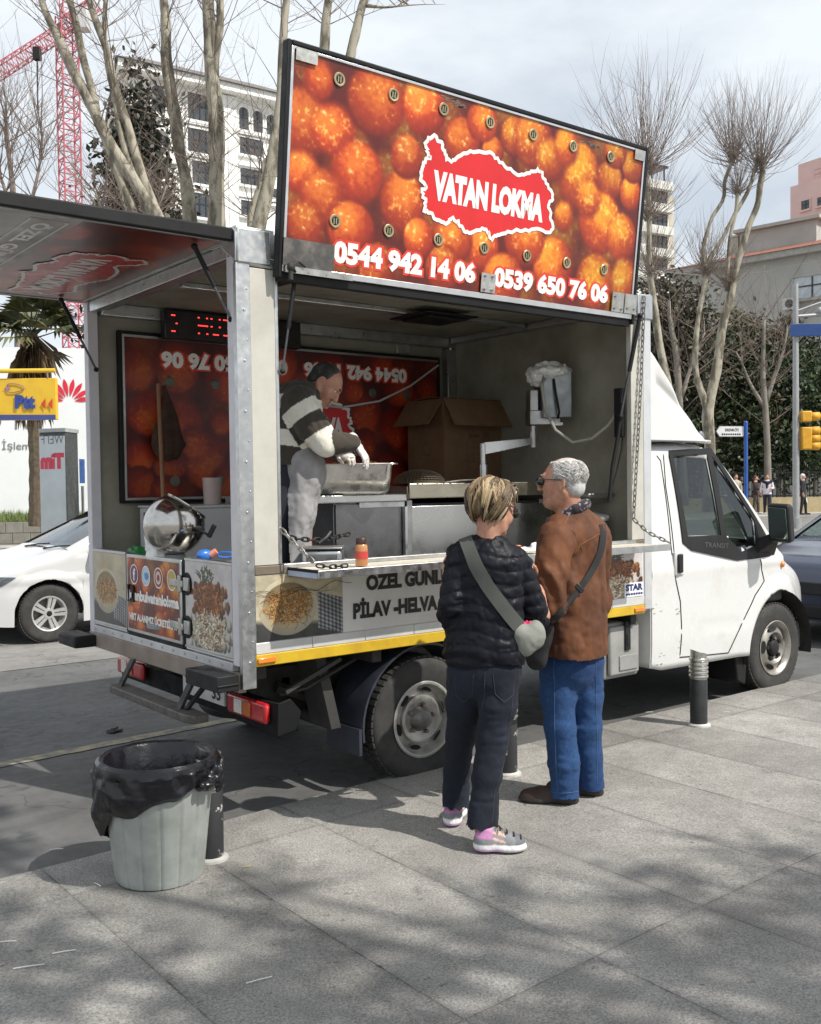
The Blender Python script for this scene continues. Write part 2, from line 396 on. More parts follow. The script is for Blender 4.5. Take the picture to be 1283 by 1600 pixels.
def art_balls(W, H, seed, balls=None, nback=70, dark=1.):
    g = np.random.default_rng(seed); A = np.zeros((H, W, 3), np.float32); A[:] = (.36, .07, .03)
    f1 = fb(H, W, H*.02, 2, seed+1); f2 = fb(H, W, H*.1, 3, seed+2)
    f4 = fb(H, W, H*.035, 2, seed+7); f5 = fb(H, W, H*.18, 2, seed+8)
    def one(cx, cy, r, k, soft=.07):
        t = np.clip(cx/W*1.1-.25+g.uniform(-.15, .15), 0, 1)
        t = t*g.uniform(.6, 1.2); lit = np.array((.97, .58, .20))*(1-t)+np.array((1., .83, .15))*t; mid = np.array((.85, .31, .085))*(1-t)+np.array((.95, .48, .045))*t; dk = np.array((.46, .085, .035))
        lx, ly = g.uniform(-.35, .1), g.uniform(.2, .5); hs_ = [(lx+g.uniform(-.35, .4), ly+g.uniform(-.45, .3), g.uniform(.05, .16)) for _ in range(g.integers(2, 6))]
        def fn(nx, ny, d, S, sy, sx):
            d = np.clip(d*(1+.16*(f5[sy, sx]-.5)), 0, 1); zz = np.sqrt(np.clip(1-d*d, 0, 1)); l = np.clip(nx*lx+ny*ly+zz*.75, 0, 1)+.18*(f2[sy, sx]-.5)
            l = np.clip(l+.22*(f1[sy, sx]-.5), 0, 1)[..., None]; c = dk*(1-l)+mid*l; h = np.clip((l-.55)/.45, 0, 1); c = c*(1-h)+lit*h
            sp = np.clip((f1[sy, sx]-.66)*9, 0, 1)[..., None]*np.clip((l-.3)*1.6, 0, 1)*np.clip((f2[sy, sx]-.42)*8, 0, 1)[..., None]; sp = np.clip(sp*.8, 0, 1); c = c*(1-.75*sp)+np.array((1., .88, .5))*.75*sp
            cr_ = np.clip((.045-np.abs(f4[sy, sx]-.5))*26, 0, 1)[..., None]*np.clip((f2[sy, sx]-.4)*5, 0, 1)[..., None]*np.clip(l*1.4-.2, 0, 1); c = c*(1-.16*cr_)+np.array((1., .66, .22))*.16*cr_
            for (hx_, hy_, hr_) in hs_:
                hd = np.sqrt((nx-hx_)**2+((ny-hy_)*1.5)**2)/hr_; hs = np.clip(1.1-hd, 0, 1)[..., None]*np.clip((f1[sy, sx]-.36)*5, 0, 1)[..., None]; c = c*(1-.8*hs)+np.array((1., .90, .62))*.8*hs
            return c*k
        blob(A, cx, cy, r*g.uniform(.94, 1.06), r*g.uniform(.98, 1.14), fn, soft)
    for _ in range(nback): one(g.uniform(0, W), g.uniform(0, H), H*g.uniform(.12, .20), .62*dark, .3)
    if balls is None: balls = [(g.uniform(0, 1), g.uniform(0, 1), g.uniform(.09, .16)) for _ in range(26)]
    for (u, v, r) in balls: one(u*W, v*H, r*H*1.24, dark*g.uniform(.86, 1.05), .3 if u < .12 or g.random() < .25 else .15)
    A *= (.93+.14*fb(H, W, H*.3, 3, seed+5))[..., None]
    return A
def strokes(A, n, cx, cy, rx, ry, cols, seed, ln=(8, 26), wd=2.2):
    g = np.random.default_rng(seed); H, W = A.shape[:2]
    for _ in range(n):
        while True:
            a, b = g.uniform(-1, 1, 2)
            if a*a+b*b < 1: break
        x, y = cx+a*rx, cy+b*ry; th = g.uniform(0, math.pi); l = g.uniform(*ln); k = g.uniform(-.05, .05); c = np.array(cols[g.integers(len(cols))])*g.uniform(.8, 1.12)
        for s in np.arange(0, l, .8):
            xi, yi = int(x+s*math.cos(th+k*s)), int(y+s*math.sin(th+k*s)); q = int(wd)
            if 0 <= xi < W-q and 0 <= yi < H-q: A[yi:yi+q, xi:xi+q] = c*(.85+.3*(1-abs(2*s/l-1)))
def art_bowl(W, H, bx, by, br, cloth, seed):
    A = np.zeros((H, W, 3), np.float32); yy, xx = np.mgrid[0:H, 0:W]/np.array([H, W]).reshape(2, 1, 1); f = fb(H, W, 40, 4, seed)
    A[:] = (.74, .70, .60); A *= (.8+.35*f)[..., None]; t = np.clip((.34-yy-.12*xx)*12, 0, 1)[..., None]; A = A*(1-t)+np.array((.25, .25, .25))*(.8+.4*f)[..., None]*t
    if cloth is not None:
        x0, x1, y0, y1 = cloth; u = (xx-x0)/(x1-x0); v = (yy-y0)/(y1-y0)+.25*(u-.5); k = ((u > 0) & (u < 1) & (v > 0) & (v < 1))[..., None]
        chk = (((u*7) % 1 < .5).astype(float)+((v*9+u) % 1 < .5))*.5; A = np.where(k, (np.array((.24, .25, .26))+chk[..., None]*.42)*(.75+.4*f)[..., None], A)
    blob(A, bx*W, by*H, br*W, br*W*.86, lambda nx, ny, d, S, a, b: np.array((.80, .76, .66))*(.9+.12*ny)[..., None]*np.ones_like(S), .03)
    blob(A, bx*W, (by+.02)*H, br*W*.86, br*W*.68, lambda nx, ny, d, S, a, b: np.array((.66, .60, .47))*(.9-.2*ny)[..., None]*np.ones_like(S), .05)
    strokes(A, 420, bx*W, (by-.02)*H, br*W*.74, br*W*.5, [(.72, .52, .25), (.60, .38, .16), (.45, .26, .10), (.82, .64, .38), (.34, .19, .08)], seed, (W*.04, W*.12))
    blob(A, bx*W, (by+.33)*H, br*W*.42, br*W*.8, lambda nx, ny, d, S, a, b: S*.72+np.array((.62, .52, .34))*.28, .5)
    return A
def art_heap(W, H, seed):
    g = np.random.default_rng(seed); A = np.zeros((H, W, 3), np.float32); f = fb(H, W, 30, 4, seed); A[:] = (.78, .76, .76); A *= (.88+.2*f)[..., None]
    for i in range(260):
        v = g.uniform(0, 1); x = g.normal(.5, .16+.12*(1-v)); c = np.array((.86, .83, .76)) if v < .42 or g.random() < .2*(1-v) else np.array([(.50, .26, .08), (.62, .36, .12), (.38, .17, .06), (.72, .47, .19)][g.integers(4)])
        yv = .02+v*.72
        if abs(x-.5) > .48-.25*max(0, v-.55): continue
        rx, ry = W*g.uniform(.03, .06), H*g.uniform(.04, .09)
        blob(A, x*W, yv*H, rx, ry, lambda nx, ny, d, S, a, b: c*(np.clip(.72+.25*ny-.25*nx-.25*d, .3, 1.2))[..., None]*1.15, .25)
    strokes(A, 900, .5*W, .5*H, W*.24, H*.24, [(.46, .22, .07), (.60, .34, .11), (.33, .14, .05), (.72, .46, .18), (.42, .2, .06)], seed+3, (8, 26), 4); strokes(A, 420, .5*W, .20*H, W*.36, H*.22, [(.84, .80, .70), (.74, .68, .56), (.88, .86, .80), (.52, .34, .18)], seed+4, (8, 26), 4)
    strokes(A, 110, .45*W, .84*H, W*.17, H*.09, [(.22, .26, .13), (.30, .34, .2), (.16, .2, .1)], seed, (6, 20), 3)
    return A
SIGN_IMG = mkimg('lokma_print', art_balls(1500, 600, 11, MAINB))
DOOR_IMG = mkimg('door_print', art_balls(420, 280, 23, None, 40, .92))
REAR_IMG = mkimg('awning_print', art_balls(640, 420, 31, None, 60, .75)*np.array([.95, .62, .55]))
BOWL_IMG = mkimg('bowl_print', art_bowl(520, 340, .36, .50, .34, (.70, 1.02, .05, .62), 3))
BOWL2_IMG = mkimg('bowl_print_rear', art_bowl(300, 300, .40, .46, .38, (.62, 1.05, .05, .42), 5))
HEAP_IMG = mkimg('heap_print', art_heap(300, 300, 8)); HEAP2_IMG = mkimg('heap_print_side', art_heap(260, 280, 14))
MAPUV = [(0.323, 0.708), (0.33, 0.746), (0.349, 0.761), (0.366, 0.739), (0.374, 0.702), (0.380, 0.657), (0.402, 0.669), (0.434, 0.719), (0.467, 0.745), (0.502, 0.751), (0.526, 0.717), (0.554, 0.695), (0.587, 0.672), (0.619, 0.697), (0.641, 0.733), (0.656, 0.718), (0.668, 0.666), (0.689, 0.633), (0.694, 0.593), (0.683, 0.556), (0.691, 0.492), (0.703, 0.437), (0.69, 0.411), (0.655, 0.415), (0.617, 0.399), (0.581, 0.378), (0.554, 0.357), (0.532, 0.336), (0.521, 0.309), (0.511, 0.348), (0.49, 0.362), (0.465, 0.333), (0.444, 0.325), (0.425, 0.362), (0.408, 0.387), (0.392, 0.35), (0.371, 0.358), (0.345, 0.387), (0.329, 0.388), (0.334, 0.436), (0.322, 0.476), (0.333, 0.511), (0.317, 0.534), (0.319, 0.58), (0.322, 0.625), (0.338, 0.650), (0.333, 0.672)]
def jag(poly, n=4, amp=.006, seed=2):
    g = random.Random(seed); out = []
    for i, (a, b) in enumerate(poly):
        c, d = poly[(i+1) % len(poly)]
        for k in range(n):
            t = k/n; s = amp if k else amp*.3; out.append((a+(c-a)*t+g.uniform(-s, s)*.6, b+(d-b)*t+g.uniform(-s, s)*1.5))
    return out
def map_outline(mb, fn, off, wid=.009, m_fill=0, m_line=1, asp=2.48):
    """red country shape with a white border; fn maps (u,v) to 3D; off is the outward normal step"""
    P = jag(MAPUV); pts = [np.asarray(fn(u, v)) for u, v in P]; off = np.asarray(off, float)
    # fill: ear clipping by Blender
    from mathutils.geometry import tessellate_polygon
    tri = tessellate_polygon([[Vector((u*asp, v, 0)) for u, v in P]])
    mb.add([p+off for p in pts], tri, m_fill)
    k = len(P); U = np.array(P)*np.array([asp, 1]); out = []
    T = np.roll(U, -1, 0)-np.roll(U, 1, 0); T /= np.linalg.norm(T, axis=1, keepdims=True)+1e-9; Nn = np.stack([-T[:, 1], T[:, 0]], 1)
    A = U-Nn*wid*.9; B = U+Nn*wid*.9
    va = [np.asarray(fn(a/asp, b))+off*2 for a, b in A]; vb = [np.asarray(fn(a/asp, b))+off*2 for a, b in B]
    mb.add(va+vb, [(i, (i+1) % k, k+(i+1) % k, k+i) for i in range(k)], m_line)
def sheet(name, P, img_mat, parent, thick, nrm, uv=((0, 0), (1, 0), (1, 1), (0, 1)), back=None):
    """a thin printed board: P = 4 corners (front face), thickness back along -nrm"""
    P = np.asarray(P, float); n = np.asarray(nrm, float); Q = P-n*thick
    V = np.vstack([P, P, Q]); Fc = [(0, 1, 2, 3)]+[(4+i, 8+i, 8+(i+1) % 4, 4+(i+1) % 4) for i in range(4)]+[(11, 10, 9, 8)]
    return mkobj(name, V, Fc, [img_mat, back or MATS['alu']], parent, midx=[0, 1, 1, 1, 1, 1], smooth=0, uvs=list(uv)+[(0, 0)]*8)

# ------------------------------------------------------------------ ground
def ground_mat(name, c, kind):
    m = bpy.data.materials.new(name); m.use_nodes = True; MATS[name] = m
    n, l = m.node_tree.nodes, m.node_tree.links; b = n['Principled BSDF']
    def nd(t, **k):
        q = n.new(t)
        for a, v in k.items(): setattr(q, a, v)
        return q
    def math_(op, a, b_=None, c_=None):
        q = nd('ShaderNodeMath', operation=op)
        for i, v in enumerate((a, b_, c_)):
            if v is None: continue
            if isinstance(v, (int, float)): q.inputs[i].default_value = v
            else: l.new(v, q.inputs[i])
        return q.outputs[0]
    def noise(s, d=6, r=.6, vec=None):
        q = nd('ShaderNodeTexNoise'); q.inputs['Scale'].default_value = s; q.inputs['Detail'].default_value = d; q.inputs['Roughness'].default_value = r; l.new(vec or pos, q.inputs['Vector']); return q.outputs['Fac']
    def ramp(v, a, b_, lo, hi):
        q = nd('ShaderNodeMapRange'); q.inputs[1].default_value = a; q.inputs[2].default_value = b_; q.inputs[3].default_value = lo; q.inputs[4].default_value = hi; l.new(v, q.inputs[0]); return q.outputs[0]
    t = nd('ShaderNodeTexCoord'); pos = t.outputs['Object']; sp = nd('ShaderNodeSeparateXYZ'); l.new(pos, sp.inputs[0])
    val = math_('MULTIPLY', ramp(noise(.9, 8, .65), .3, .7, .68, 1.26), ramp(noise(5.5, 8, .7), .3, .7, .84, 1.14))
    bh = None
    if kind == 'slab':
        u = math_('DIVIDE', math_('SUBTRACT', sp.outputs[0], .84), .59); v = math_('DIVIDE', math_('ADD', sp.outputs[1], .25), 1.72)
        du = math_('MULTIPLY', math_('ABSOLUTE', math_('SUBTRACT', math_('FRACT', math_('ADD', u, .5)), .5)), .59)
        dv = math_('MULTIPLY', math_('ABSOLUTE', math_('SUBTRACT', math_('FRACT', math_('ADD', v, .5)), .5)), 1.72)
        wob = ramp(noise(9, 3), .3, .7, -.0012, .0026)
        d = math_('ADD', math_('MINIMUM', du, dv), wob); joint = ramp(d, .0010, .0040, 0., 1.); soft = ramp(d, .004, .03, .86, 1.)
        cb = nd('ShaderNodeCombineXYZ'); l.new(math_('FLOOR', u), cb.inputs[0]); l.new(math_('FLOOR', v), cb.inputs[1])
        wn = nd('ShaderNodeTexWhiteNoise', noise_dimensions='2D'); l.new(cb.outputs[0], wn.inputs['Vector'])
        val = math_('MULTIPLY', val, ramp(wn.outputs['Value'], 0, 1, .80, 1.14)); val = math_('MULTIPLY', val, soft)
        sk = ramp(noise(120, 4, .78), .36, .64, .56, 1.46); val = math_('MULTIPLY', val, sk); val = math_('MULTIPLY', val, ramp(noise(420, 2, .5), .35, .65, .82, 1.18))
        spot = math_('MULTIPLY', ramp(noise(3.3, 4, .75), .63, .72, 1., .70), ramp(noise(21, 2, .5), .70, .735, 1., .62)); val = math_('MULTIPLY', val, spot)
        jm = ramp(noise(2.1, 3), .35, .6, .25, .85)
        val = math_('MULTIPLY', val, math_('ADD', math_('MULTIPLY', joint, math_('SUBTRACT', 1., jm)), jm)); bh = joint
    else:
        val = math_('MULTIPLY', val, ramp(noise(260, 3, .7), .35, .65, .6, 1.4)); val = math_('MULTIPLY', val, ramp(noise(2.6, 3, .8), .62, .7, 1., .62))
        vo = nd('ShaderNodeTexVoronoi', feature='DISTANCE_TO_EDGE'); vo.inputs['Scale'].default_value = .55; wv = nd('ShaderNodeVectorMath', operation='ADD'); l.new(pos, wv.inputs[0])
        nq = nd('ShaderNodeTexNoise'); nq.inputs['Scale'].default_value = 3.; l.new(pos, nq.inputs['Vector']); l.new(nq.outputs['Color'], wv.inputs[1]); l.new(wv.outputs[0], vo.inputs['Vector'])
        val = math_('MULTIPLY', val, ramp(vo.outputs['Distance'], .002, .007, .62, 1.))
    s = nd('ShaderNodeVectorMath', operation='SCALE'); s.inputs[0].default_value = c; l.new(val, s.inputs['Scale']); l.new(s.outputs[0], b.inputs['Base Color'])
    l.new(ramp(noise(14, 5), .3, .7, .62, .9), b.inputs['Roughness']); b.inputs['Specular IOR Level'].default_value = .35
    bp = nd('ShaderNodeBump'); bp.inputs['Strength'].default_value = .5; bp.inputs['Distance'].default_value = .004
    h = noise(120, 4); h = math_('ADD', math_('MULTIPLY', bh, 1.2), math_('MULTIPLY', h, .35)) if bh is not None else h
    l.new(h, bp.inputs['Height']); l.new(bp.outputs[0], b.inputs['Normal'])
    return m
SLAB = ground_mat('granite_slabs', (.245, .237, .221), 'slab')
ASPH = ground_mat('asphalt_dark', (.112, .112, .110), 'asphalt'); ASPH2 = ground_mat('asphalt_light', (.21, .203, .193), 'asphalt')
def pz(x): t = min(1, max(0, (x+1.2)/2.6)); return .012+.043*t*t*(3-2*t)
KERB = .13
def strip(name, xs, ys, zf, mat, kind='structure'):
    V = [(x, y, zf(x, y)) for x in xs for y in ys]; k = len(ys)
    Fq = [(i*k+j, (i+1)*k+j, (i+1)*k+j+1, i*k+j+1) for i in range(len(xs)-1) for j in range(k-1)]
    return tag(mkobj(name, V, Fq, mat, smooth=60), kind=kind)
gx = [-400, -60, -20, -8, -4, -2.5, -1.8]+list(np.arange(-1.4, 1.6, .2))+[2, 3, 5, 8, 12, 30, 80, 500]
strip('ground', [-1500, 1500], [-1500, 1500], lambda x, y: -.03, M('earth', (.16, .15, .13), .9))
strip('pavement', gx, [-60, -20, -6, -.25, KERB-.012], lambda x, y: pz(x), SLAB)
strip('kerb', gx, [KERB-.012, KERB-.003, KERB+.002], lambda x, y: pz(x) if y < KERB-.005 else (pz(x)-.006 if y < KERB else -.02), M('kerb_stone', (.24, .235, .22), .8, var=.3, scale=30, bump=.3))
def _bx(x): return 5.05+.23*(x-.3)*(.0 if x > 3 or x < -3 else 1.)
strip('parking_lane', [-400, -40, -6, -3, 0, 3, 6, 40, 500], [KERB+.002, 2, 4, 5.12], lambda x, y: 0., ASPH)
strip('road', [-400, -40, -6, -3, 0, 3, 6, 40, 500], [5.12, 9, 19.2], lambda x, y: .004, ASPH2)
PAINT = M('worn_road_paint', (.36, .31, .20), .85, c2=(.15, .145, .13), lo=.38, hi=.62, scale=9)
strip('lane_line', list(np.arange(-6, 1.3, .1)), [0, 1], lambda x, y: .005, PAINT)
ll = bpy.data.objects['lane_line']
for v in ll.data.vertices:
    yc = 2.0+.13*v.co.x*.6; v.co.y = yc+(.055 if v.co.y > .5 else -.055)+.006*math.sin(v.co.x*23)
strip('far_pavement', [-400, -20, 12, 60, 500], [19.2, 40, 140], lambda x, y: .12, ground_mat('far_slabs', (.36, .34, .31), 'slab'))
strip('far_kerb', [-400, 500], [19.08, 19.2], lambda x, y: .121, M('kerb_stone', (.24, .235, .22)))
fk = MB().box((-400, 19.06, -.02), (500, 19.1, .12)); tag(fk.build('far_kerb_face', MATS['kerb_stone'], smooth=0), kind='structure')

# ------------------------------------------------------------------ shared truck materials
ALU = M('alu', (.56, .57, .57), .36, 1., var=.12, scale=9, bump=.06, rvar=.14)
STEEL = M('stainless', (.55, .55, .545), .28, 1., var=.05, scale=2.2, rvar=.10)
STEELD = M('stainless_dull', (.42, .42, .41), .42, 1., var=.15, scale=4)
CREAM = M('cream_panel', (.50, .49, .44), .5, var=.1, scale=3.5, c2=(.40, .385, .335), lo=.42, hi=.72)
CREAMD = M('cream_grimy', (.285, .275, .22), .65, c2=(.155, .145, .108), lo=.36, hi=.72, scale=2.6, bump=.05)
WHITE = M('white_panel', (.70, .69, .66), .45, c2=(.58, .57, .53), lo=.45, hi=.8, scale=4)
RUB = M('black_rubber', (.012, .012, .013), .55, var=.25, spec=.25)
BLK = M('black_plastic', (.018, .018, .019), .55, var=.2, bump=.1, bscale=250, spec=.25)
CHAS = M('chassis_black', (.02, .019, .018), .65, c2=(.05, .043, .036), lo=.4, hi=.75, scale=7)
YEL = M('yellow_strip', (.62, .42, .02), .45, c2=(.50, .31, .02), scale=9)
BROWN = M('brown_rail', (.28, .235, .20), .55, c2=(.20, .155, .12), lo=.4, hi=.7, scale=4)
ORANGE = M('amber_lens', (.75, .22, .03), .25, var=.1, coat=.5)
REDL = M('red_lens', (.42, .015, .02), .18, var=.15, coat=.6)
WHT = M('white_ink', (.82, .80, .76), .45, var=.05); REDI = M('red_ink', (.62, .018, .022), .4, var=.08); BLKI = M('black_ink', (.022, .022, .022), .5, var=.1)
REDB = M('red_border_ink', (.66, .05, .03), .4, var=.08)
PAINTW = M('van_white_paint', (.62, .625, .618), .24, c2=(.49, .47, .42), lo=.56, hi=.86, scale=3.2, coat=.5, rvar=.08)
GLASSV = MG('cab_glass', (.34, .40, .38), .015)
TYRE = M('tyre_rubber', (.032, .031, .03), .82, c2=(.06, .056, .05), lo=.45, hi=.75, scale=8, bump=.25, bscale=120)
RIM = M('rim_steel', (.47, .46, .43), .4, .75, var=.2, scale=10, rvar=.15)
RIMD = M('rim_dark', (.19, .185, .175), .45, .7, var=.25, scale=10)
BRASS = M('eyelet_brass', (.55, .47, .30), .35, 1.); DARK = M('dark_hole', (.012, .012, .012), .9)
ZINC = M('zinc_plate', (.50, .50, .48), .45, .9, var=.18, scale=14)

truck = thing('food_truck', (1.5, 1, 0), 'white food truck with raised red and orange sign, open serving side and white cab', 'food truck')
def bx(name, a, b, mat, parent=truck, bevel=.004, label=None): return MB().box(a, b).build(name, mat, parent, bevel=bevel, label=label)
W_ = 2.0; LB = 3.04
# box shell
bx('box_floor', (.02, .03, .78), (3.03, 1.97, .86), STEELD)
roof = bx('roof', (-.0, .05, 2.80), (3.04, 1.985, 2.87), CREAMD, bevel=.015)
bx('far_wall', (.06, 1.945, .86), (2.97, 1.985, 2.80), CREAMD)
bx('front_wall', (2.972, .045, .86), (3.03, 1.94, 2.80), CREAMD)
# ceiling frame, lintel rails, corner profile
mb = MB(); mb.box((.07, .10, 2.74), (2.96, .15, 2.799)); mb.box((.07, 1.87, 2.72), (2.96, 1.94, 2.799)); mb.box((.05, .16, 2.74), (.10, 1.86, 2.799)); mb.box((2.90, .16, 2.75), (2.97, 1.86, 2.799)); mb.box((2.88, 1.87, .87), (2.97, 1.944, 2.71)); mb.box((.2, 1.0, 2.765), (2.88, 1.04, 2.799))
mb.build('roof_frame', ALU, truck, bevel=.006)
mb = MB(); mb.box((1.80, .80, 2.752), (2.25, 1.20, 2.764)); mb.box((1.86, .86, 2.735), (2.19, 1.14, 2.7515)); mb.build('roof_vent', RUB, truck, bevel=.012)
mb = MB(); mb.box((.27, .25, 2.752), (.62, .6, 2.80)); mb.box((.33, .31, 2.73), (.56, .54, 2.751)); mb.build('roof_vent', RUB, truck, bevel=.012)
mb = MB(); mb.box((.07, -.004, 2.69), (2.97, .045, 2.74)); mb.box((.07, .004, 2.745), (2.97, .05, 2.86)); mb.build('side_lintel', ALU, truck, bevel=.008)
bx('rear_lintel', (.004, .10, 2.735), (.045, 1.90, 2.86), ALU)
# posts
mb = MB(); mb.box((-.006, -.003, .675), (.068, .028, 2.70)); 
for z in np.arange(.8, 2.7, .24): mb.cyl((.034, -.003, z), (.034, -.008, z), .006, n=8); mb.cyl((.05, -.003, z+.1), (.05, -.007, z+.1), .004, n=8)
cpost = mb.build('corner_post', ALU, truck, bevel=.006)
bx('post_strip', (-.004, .0285, .78), (.03, .095, 2.74), M('pale_lilac_strip', (.62, .61, .64), .45, var=.08))
bx('post_panel', (.0685, .0, 1.262), (.203, .04, 2.685), CREAM, bevel=.003)
bx('post_trim', (.2035, -.002, 1.262), (.222, .042, 2.685), ALU)
bx('corner_post', (-.004, 1.915, .70), (.06, 1.985, 2.80), M('pale_lilac_strip', (.62, .61, .64)))
bx('post_panel', (2.845, 0, 1.262), (2.965, .04, 2.685), CREAM, bevel=.003)
bx('corner_post', (2.966, -.003, .80), (3.042, .04, 2.80), M('alu_pale', (.66, .67, .68), .4, .6, var=.06))
mb = MB(); mb.prism([(-.012, -.012, 2.70), (-.012, -.012, 2.845), (-.012, .02, 2.87), (-.012, .26, 2.875), (-.012, .06, 2.74)], (.012, 0, 0)); mb.box((0.0005, -.012, 2.70), (.18, .003, 2.865)); mb.box((.0005, .0035, 2.8005), (.21, .25, 2.877)); mb.build('corner_cap', ALU, truck, bevel=.01)
mb = MB(); mb.box((2.90, -.014, 2.70), (3.052, .003, 2.86)); mb.box((3.0425, .0035, 2.70), (3.056, .2, 2.872)); mb.build('corner_cap', ALU, truck, bevel=.02, seg=3)
# lower side wall
mb = MB(); mb.box((.07, .006, .89), (2.965, .04, 1.215)); side = mb.build('side_panel', WHITE, truck)
bx('side_rail', (.07, -.001, 1.216), (2.965, .05, 1.260), M('brown_trim', (.17, .135, .10), .5, var=.2))
mb = MB()
for i in range(9): mb.box((.07+i*.3222, .0, .834), (.07+(i+1)*.3222-.003, .04, .889))
mb.build('skirt_rail', M('alu_strip', (.66, .66, .64), .42, .35, var=.1, scale=5), truck, bevel=.003)
mb = MB(); mb.box((.07, -.001, .775), (2.965, .04, .833)); ys = mb.build('yellow_strip', YEL, truck, bevel=.004)
for x0 in (.075, 2.86):
    MB().box((x0, -.012, .79), (x0+.10, -.0015, .818)).build('marker_lamp', ORANGE, truck, bevel=.005)
yN = np.array([0, -1, 0])
sheet('bowl_picture', [(.073, .002, .892), (.575, .002, .892), (.575, .002, 1.213), (.073, .002, 1.213)], MI('bowl_sheet', BOWL_IMG), truck, .003, yN)
sheet('heap_picture', [(2.42, .002, .892), (2.95, .002, .892), (2.95, .002, 1.213), (2.42, .002, 1.213)], MI('heap_sheet', HEAP2_IMG), truck, .003, yN)
mb = MB(); put_text(mb, 'OZEL GUNLER', (.725, .003, 1.093), (.62, 0, 0), (0, 0, .082), .055); put_text(mb, 'PİLAV -HELVA', (.640, .003, .952), (.565, 0, 0), (0, 0, .108), .055); mb.build('lettering', BLKI, truck, smooth=0)
MB().box((2.765, -.0015, .893), (2.955, .0015, .985)).build('sticker', M('sticker_white', (.76, .78, .84), .4), truck)
mb = MB(); put_text(mb, 'STAR', (2.775, -.0022, .932), (.172, 0, 0), (0, 0, .045), .06)
for i in range(7): mb.box((2.777+i*.0245, -.0026, .905), (2.777+i*.0245+.019, -.0018, .918))
mb.build('lettering', M('navy_ink', (.02, .025, .13), .5), truck, smooth=0)
mb = MB(); mb.tube([(.07+.35*t, -.004, 1.135-.02*math.sin(t*3)+.012*math.sin(t*11)) for t in np.linspace(0, 1.6, 24)], .0012, 5); mb.tube([(.07+.2*t, -.004, 1.128-.015*math.sin(t*4)) for t in np.linspace(0, 2.2, 24)], .001, 5); mb.build('scratch_wire', RUB, truck)

# rear panels
xN = np.array([-1, 0, 0])
def rp(y1, y0, z0, z1, x=-.002): return [(x, y1, z0), (x, y0, z0), (x, y0, z1), (x, y1, z1)]
mb = MB(); mb.box((0, 1.395, .80), (.03, 1.914, 1.252)); mb.box((0, .0955, .80), (.03, .615, 1.262)); mb.build('rear_panel', WHITE, truck)
mb = MB(); mb.box((-.005, 1.395, 1.2525), (.035, 1.914, 1.268)); mb.box((-.005, .0955, 1.2625), (.035, .615, 1.276)); mb.box((-.007, 1.395, .81), (-.0005, 1.914, .822)); mb.box((-.007, .0955, .81), (-.0005, .615, .822)); mb.build('panel_trim', ALU, truck, bevel=.002)
sheet('bowl_picture', rp(1.908, 1.405, .824, 1.250), MI('bowl2_sheet', BOWL2_IMG), truck, .0015, xN)
sheet('heap_picture', rp(.606, .10, .824, 1.258), MI('heap2_sheet', HEAP_IMG), truck, .0015, xN)
dr = MB().box((-.012, .640, .815), (.022, 1.365, 1.262)).build('rear_door', ALU, truck, bevel=.004)
sheet('door_picture', rp(1.345, .66, .835, 1.245, -.0145), MI('door_sheet', DOOR_IMG), dr, .002, xN)
mb = MB(); put_text(mb, 'istanbulvatanlokma', (-.0165, 1.33, 1.0), (0, -.67, 0), (0, 0, .062), .06); put_text(mb, 'HRT ALANIMIZ ÜCRETSİZ K', (-.0165, 1.32, .885), (0, -.63, 0), (0, 0, .055), .055)
ICY = (1.245, 1.08, .915, .745)
for y in ICY: mb.add([(-.0165, y+.058*math.cos(a)*s, 1.15+.058*math.sin(a)*s) for s in (1, .88) for a in np.linspace(0, 2*math.pi, 25)[:-1]], [(i, (i+1) % 24, 24+(i+1) % 24, 24+i) for i in range(24)])
    
put_text(mb, 'f', (-.0165, 1.262, 1.115), (0, -.034, 0), (0, 0, .07), .05)
for y in (.915,):
    for s in (.6, .45): mb.add([(-.0168, y+.058*math.cos(a)*q, 1.15+.058*math.sin(a)*q) for q in (s, s-.1) for a in np.linspace(0, 2*math.pi, 25)[:-1]], [(i, (i+1) % 24, 24+(i+1) % 24, 24+i) for i in range(24)])
mb.build('lettering', WHT, dr, smooth=0)
mb = MB()
for y, c in zip(ICY, (0, 1, 2, 3)): mb.add([(-.0155, y+.051*math.cos(a), 1.15+.051*math.sin(a)) for a in np.linspace(0, 2*math.pi, 25)[:-1]], [tuple(range(24))], c)
mb.build('badge', [M('badge_purple', (.20, .08, .16), .5), M('badge_blue', (.45, .60, .72), .5), M('badge_red', (.34, .07, .05), .5), M('badge_yellow', (.55, .42, .10), .5)], dr, smooth=0)
mb = MB(); mb.add([(-.0172, 1.08+.03*math.cos(a)-.004, 1.15+.02*math.sin(a)) for a in np.linspace(.5, 5.2, 14)], [tuple(range(14))]); mb.build('badge_bird', M('badge_bird', (.10, .25, .50), .5), dr, smooth=0)
mb = MB(); mb.tube([(-.016, 1.325, .995), (-.02, 1.325, 1.085), (-.02, 1.245, 1.085), (-.02, 1.245, .995), (-.02, 1.325, .995)], .006, 8); mb.box((-.0165, 1.253, 1.0), (-.0145, 1.29, 1.08)); mb.build('door_handle', RUB, dr)
for z in (1.14, .915):
    MB().cyl((-.0025, .59, z), (-.006, .59, z), .06, n=24).build('hinge_pad', RUB, truck)
    mb = MB(); mb.box((-.022, .66, z-.02), (-.013, .77, z+.02)); mb.box((-.022, .545, z-.035), (-.0062, .60, z+.035)); mb.cyl((-.022, .632, z-.045), (-.022, .632, z+.045), .014, n=12); mb.box((-.03, .60, z-.018), (-.018, .68, z+.018)); mb.build('hinge', ZINC, truck, bevel=.004)
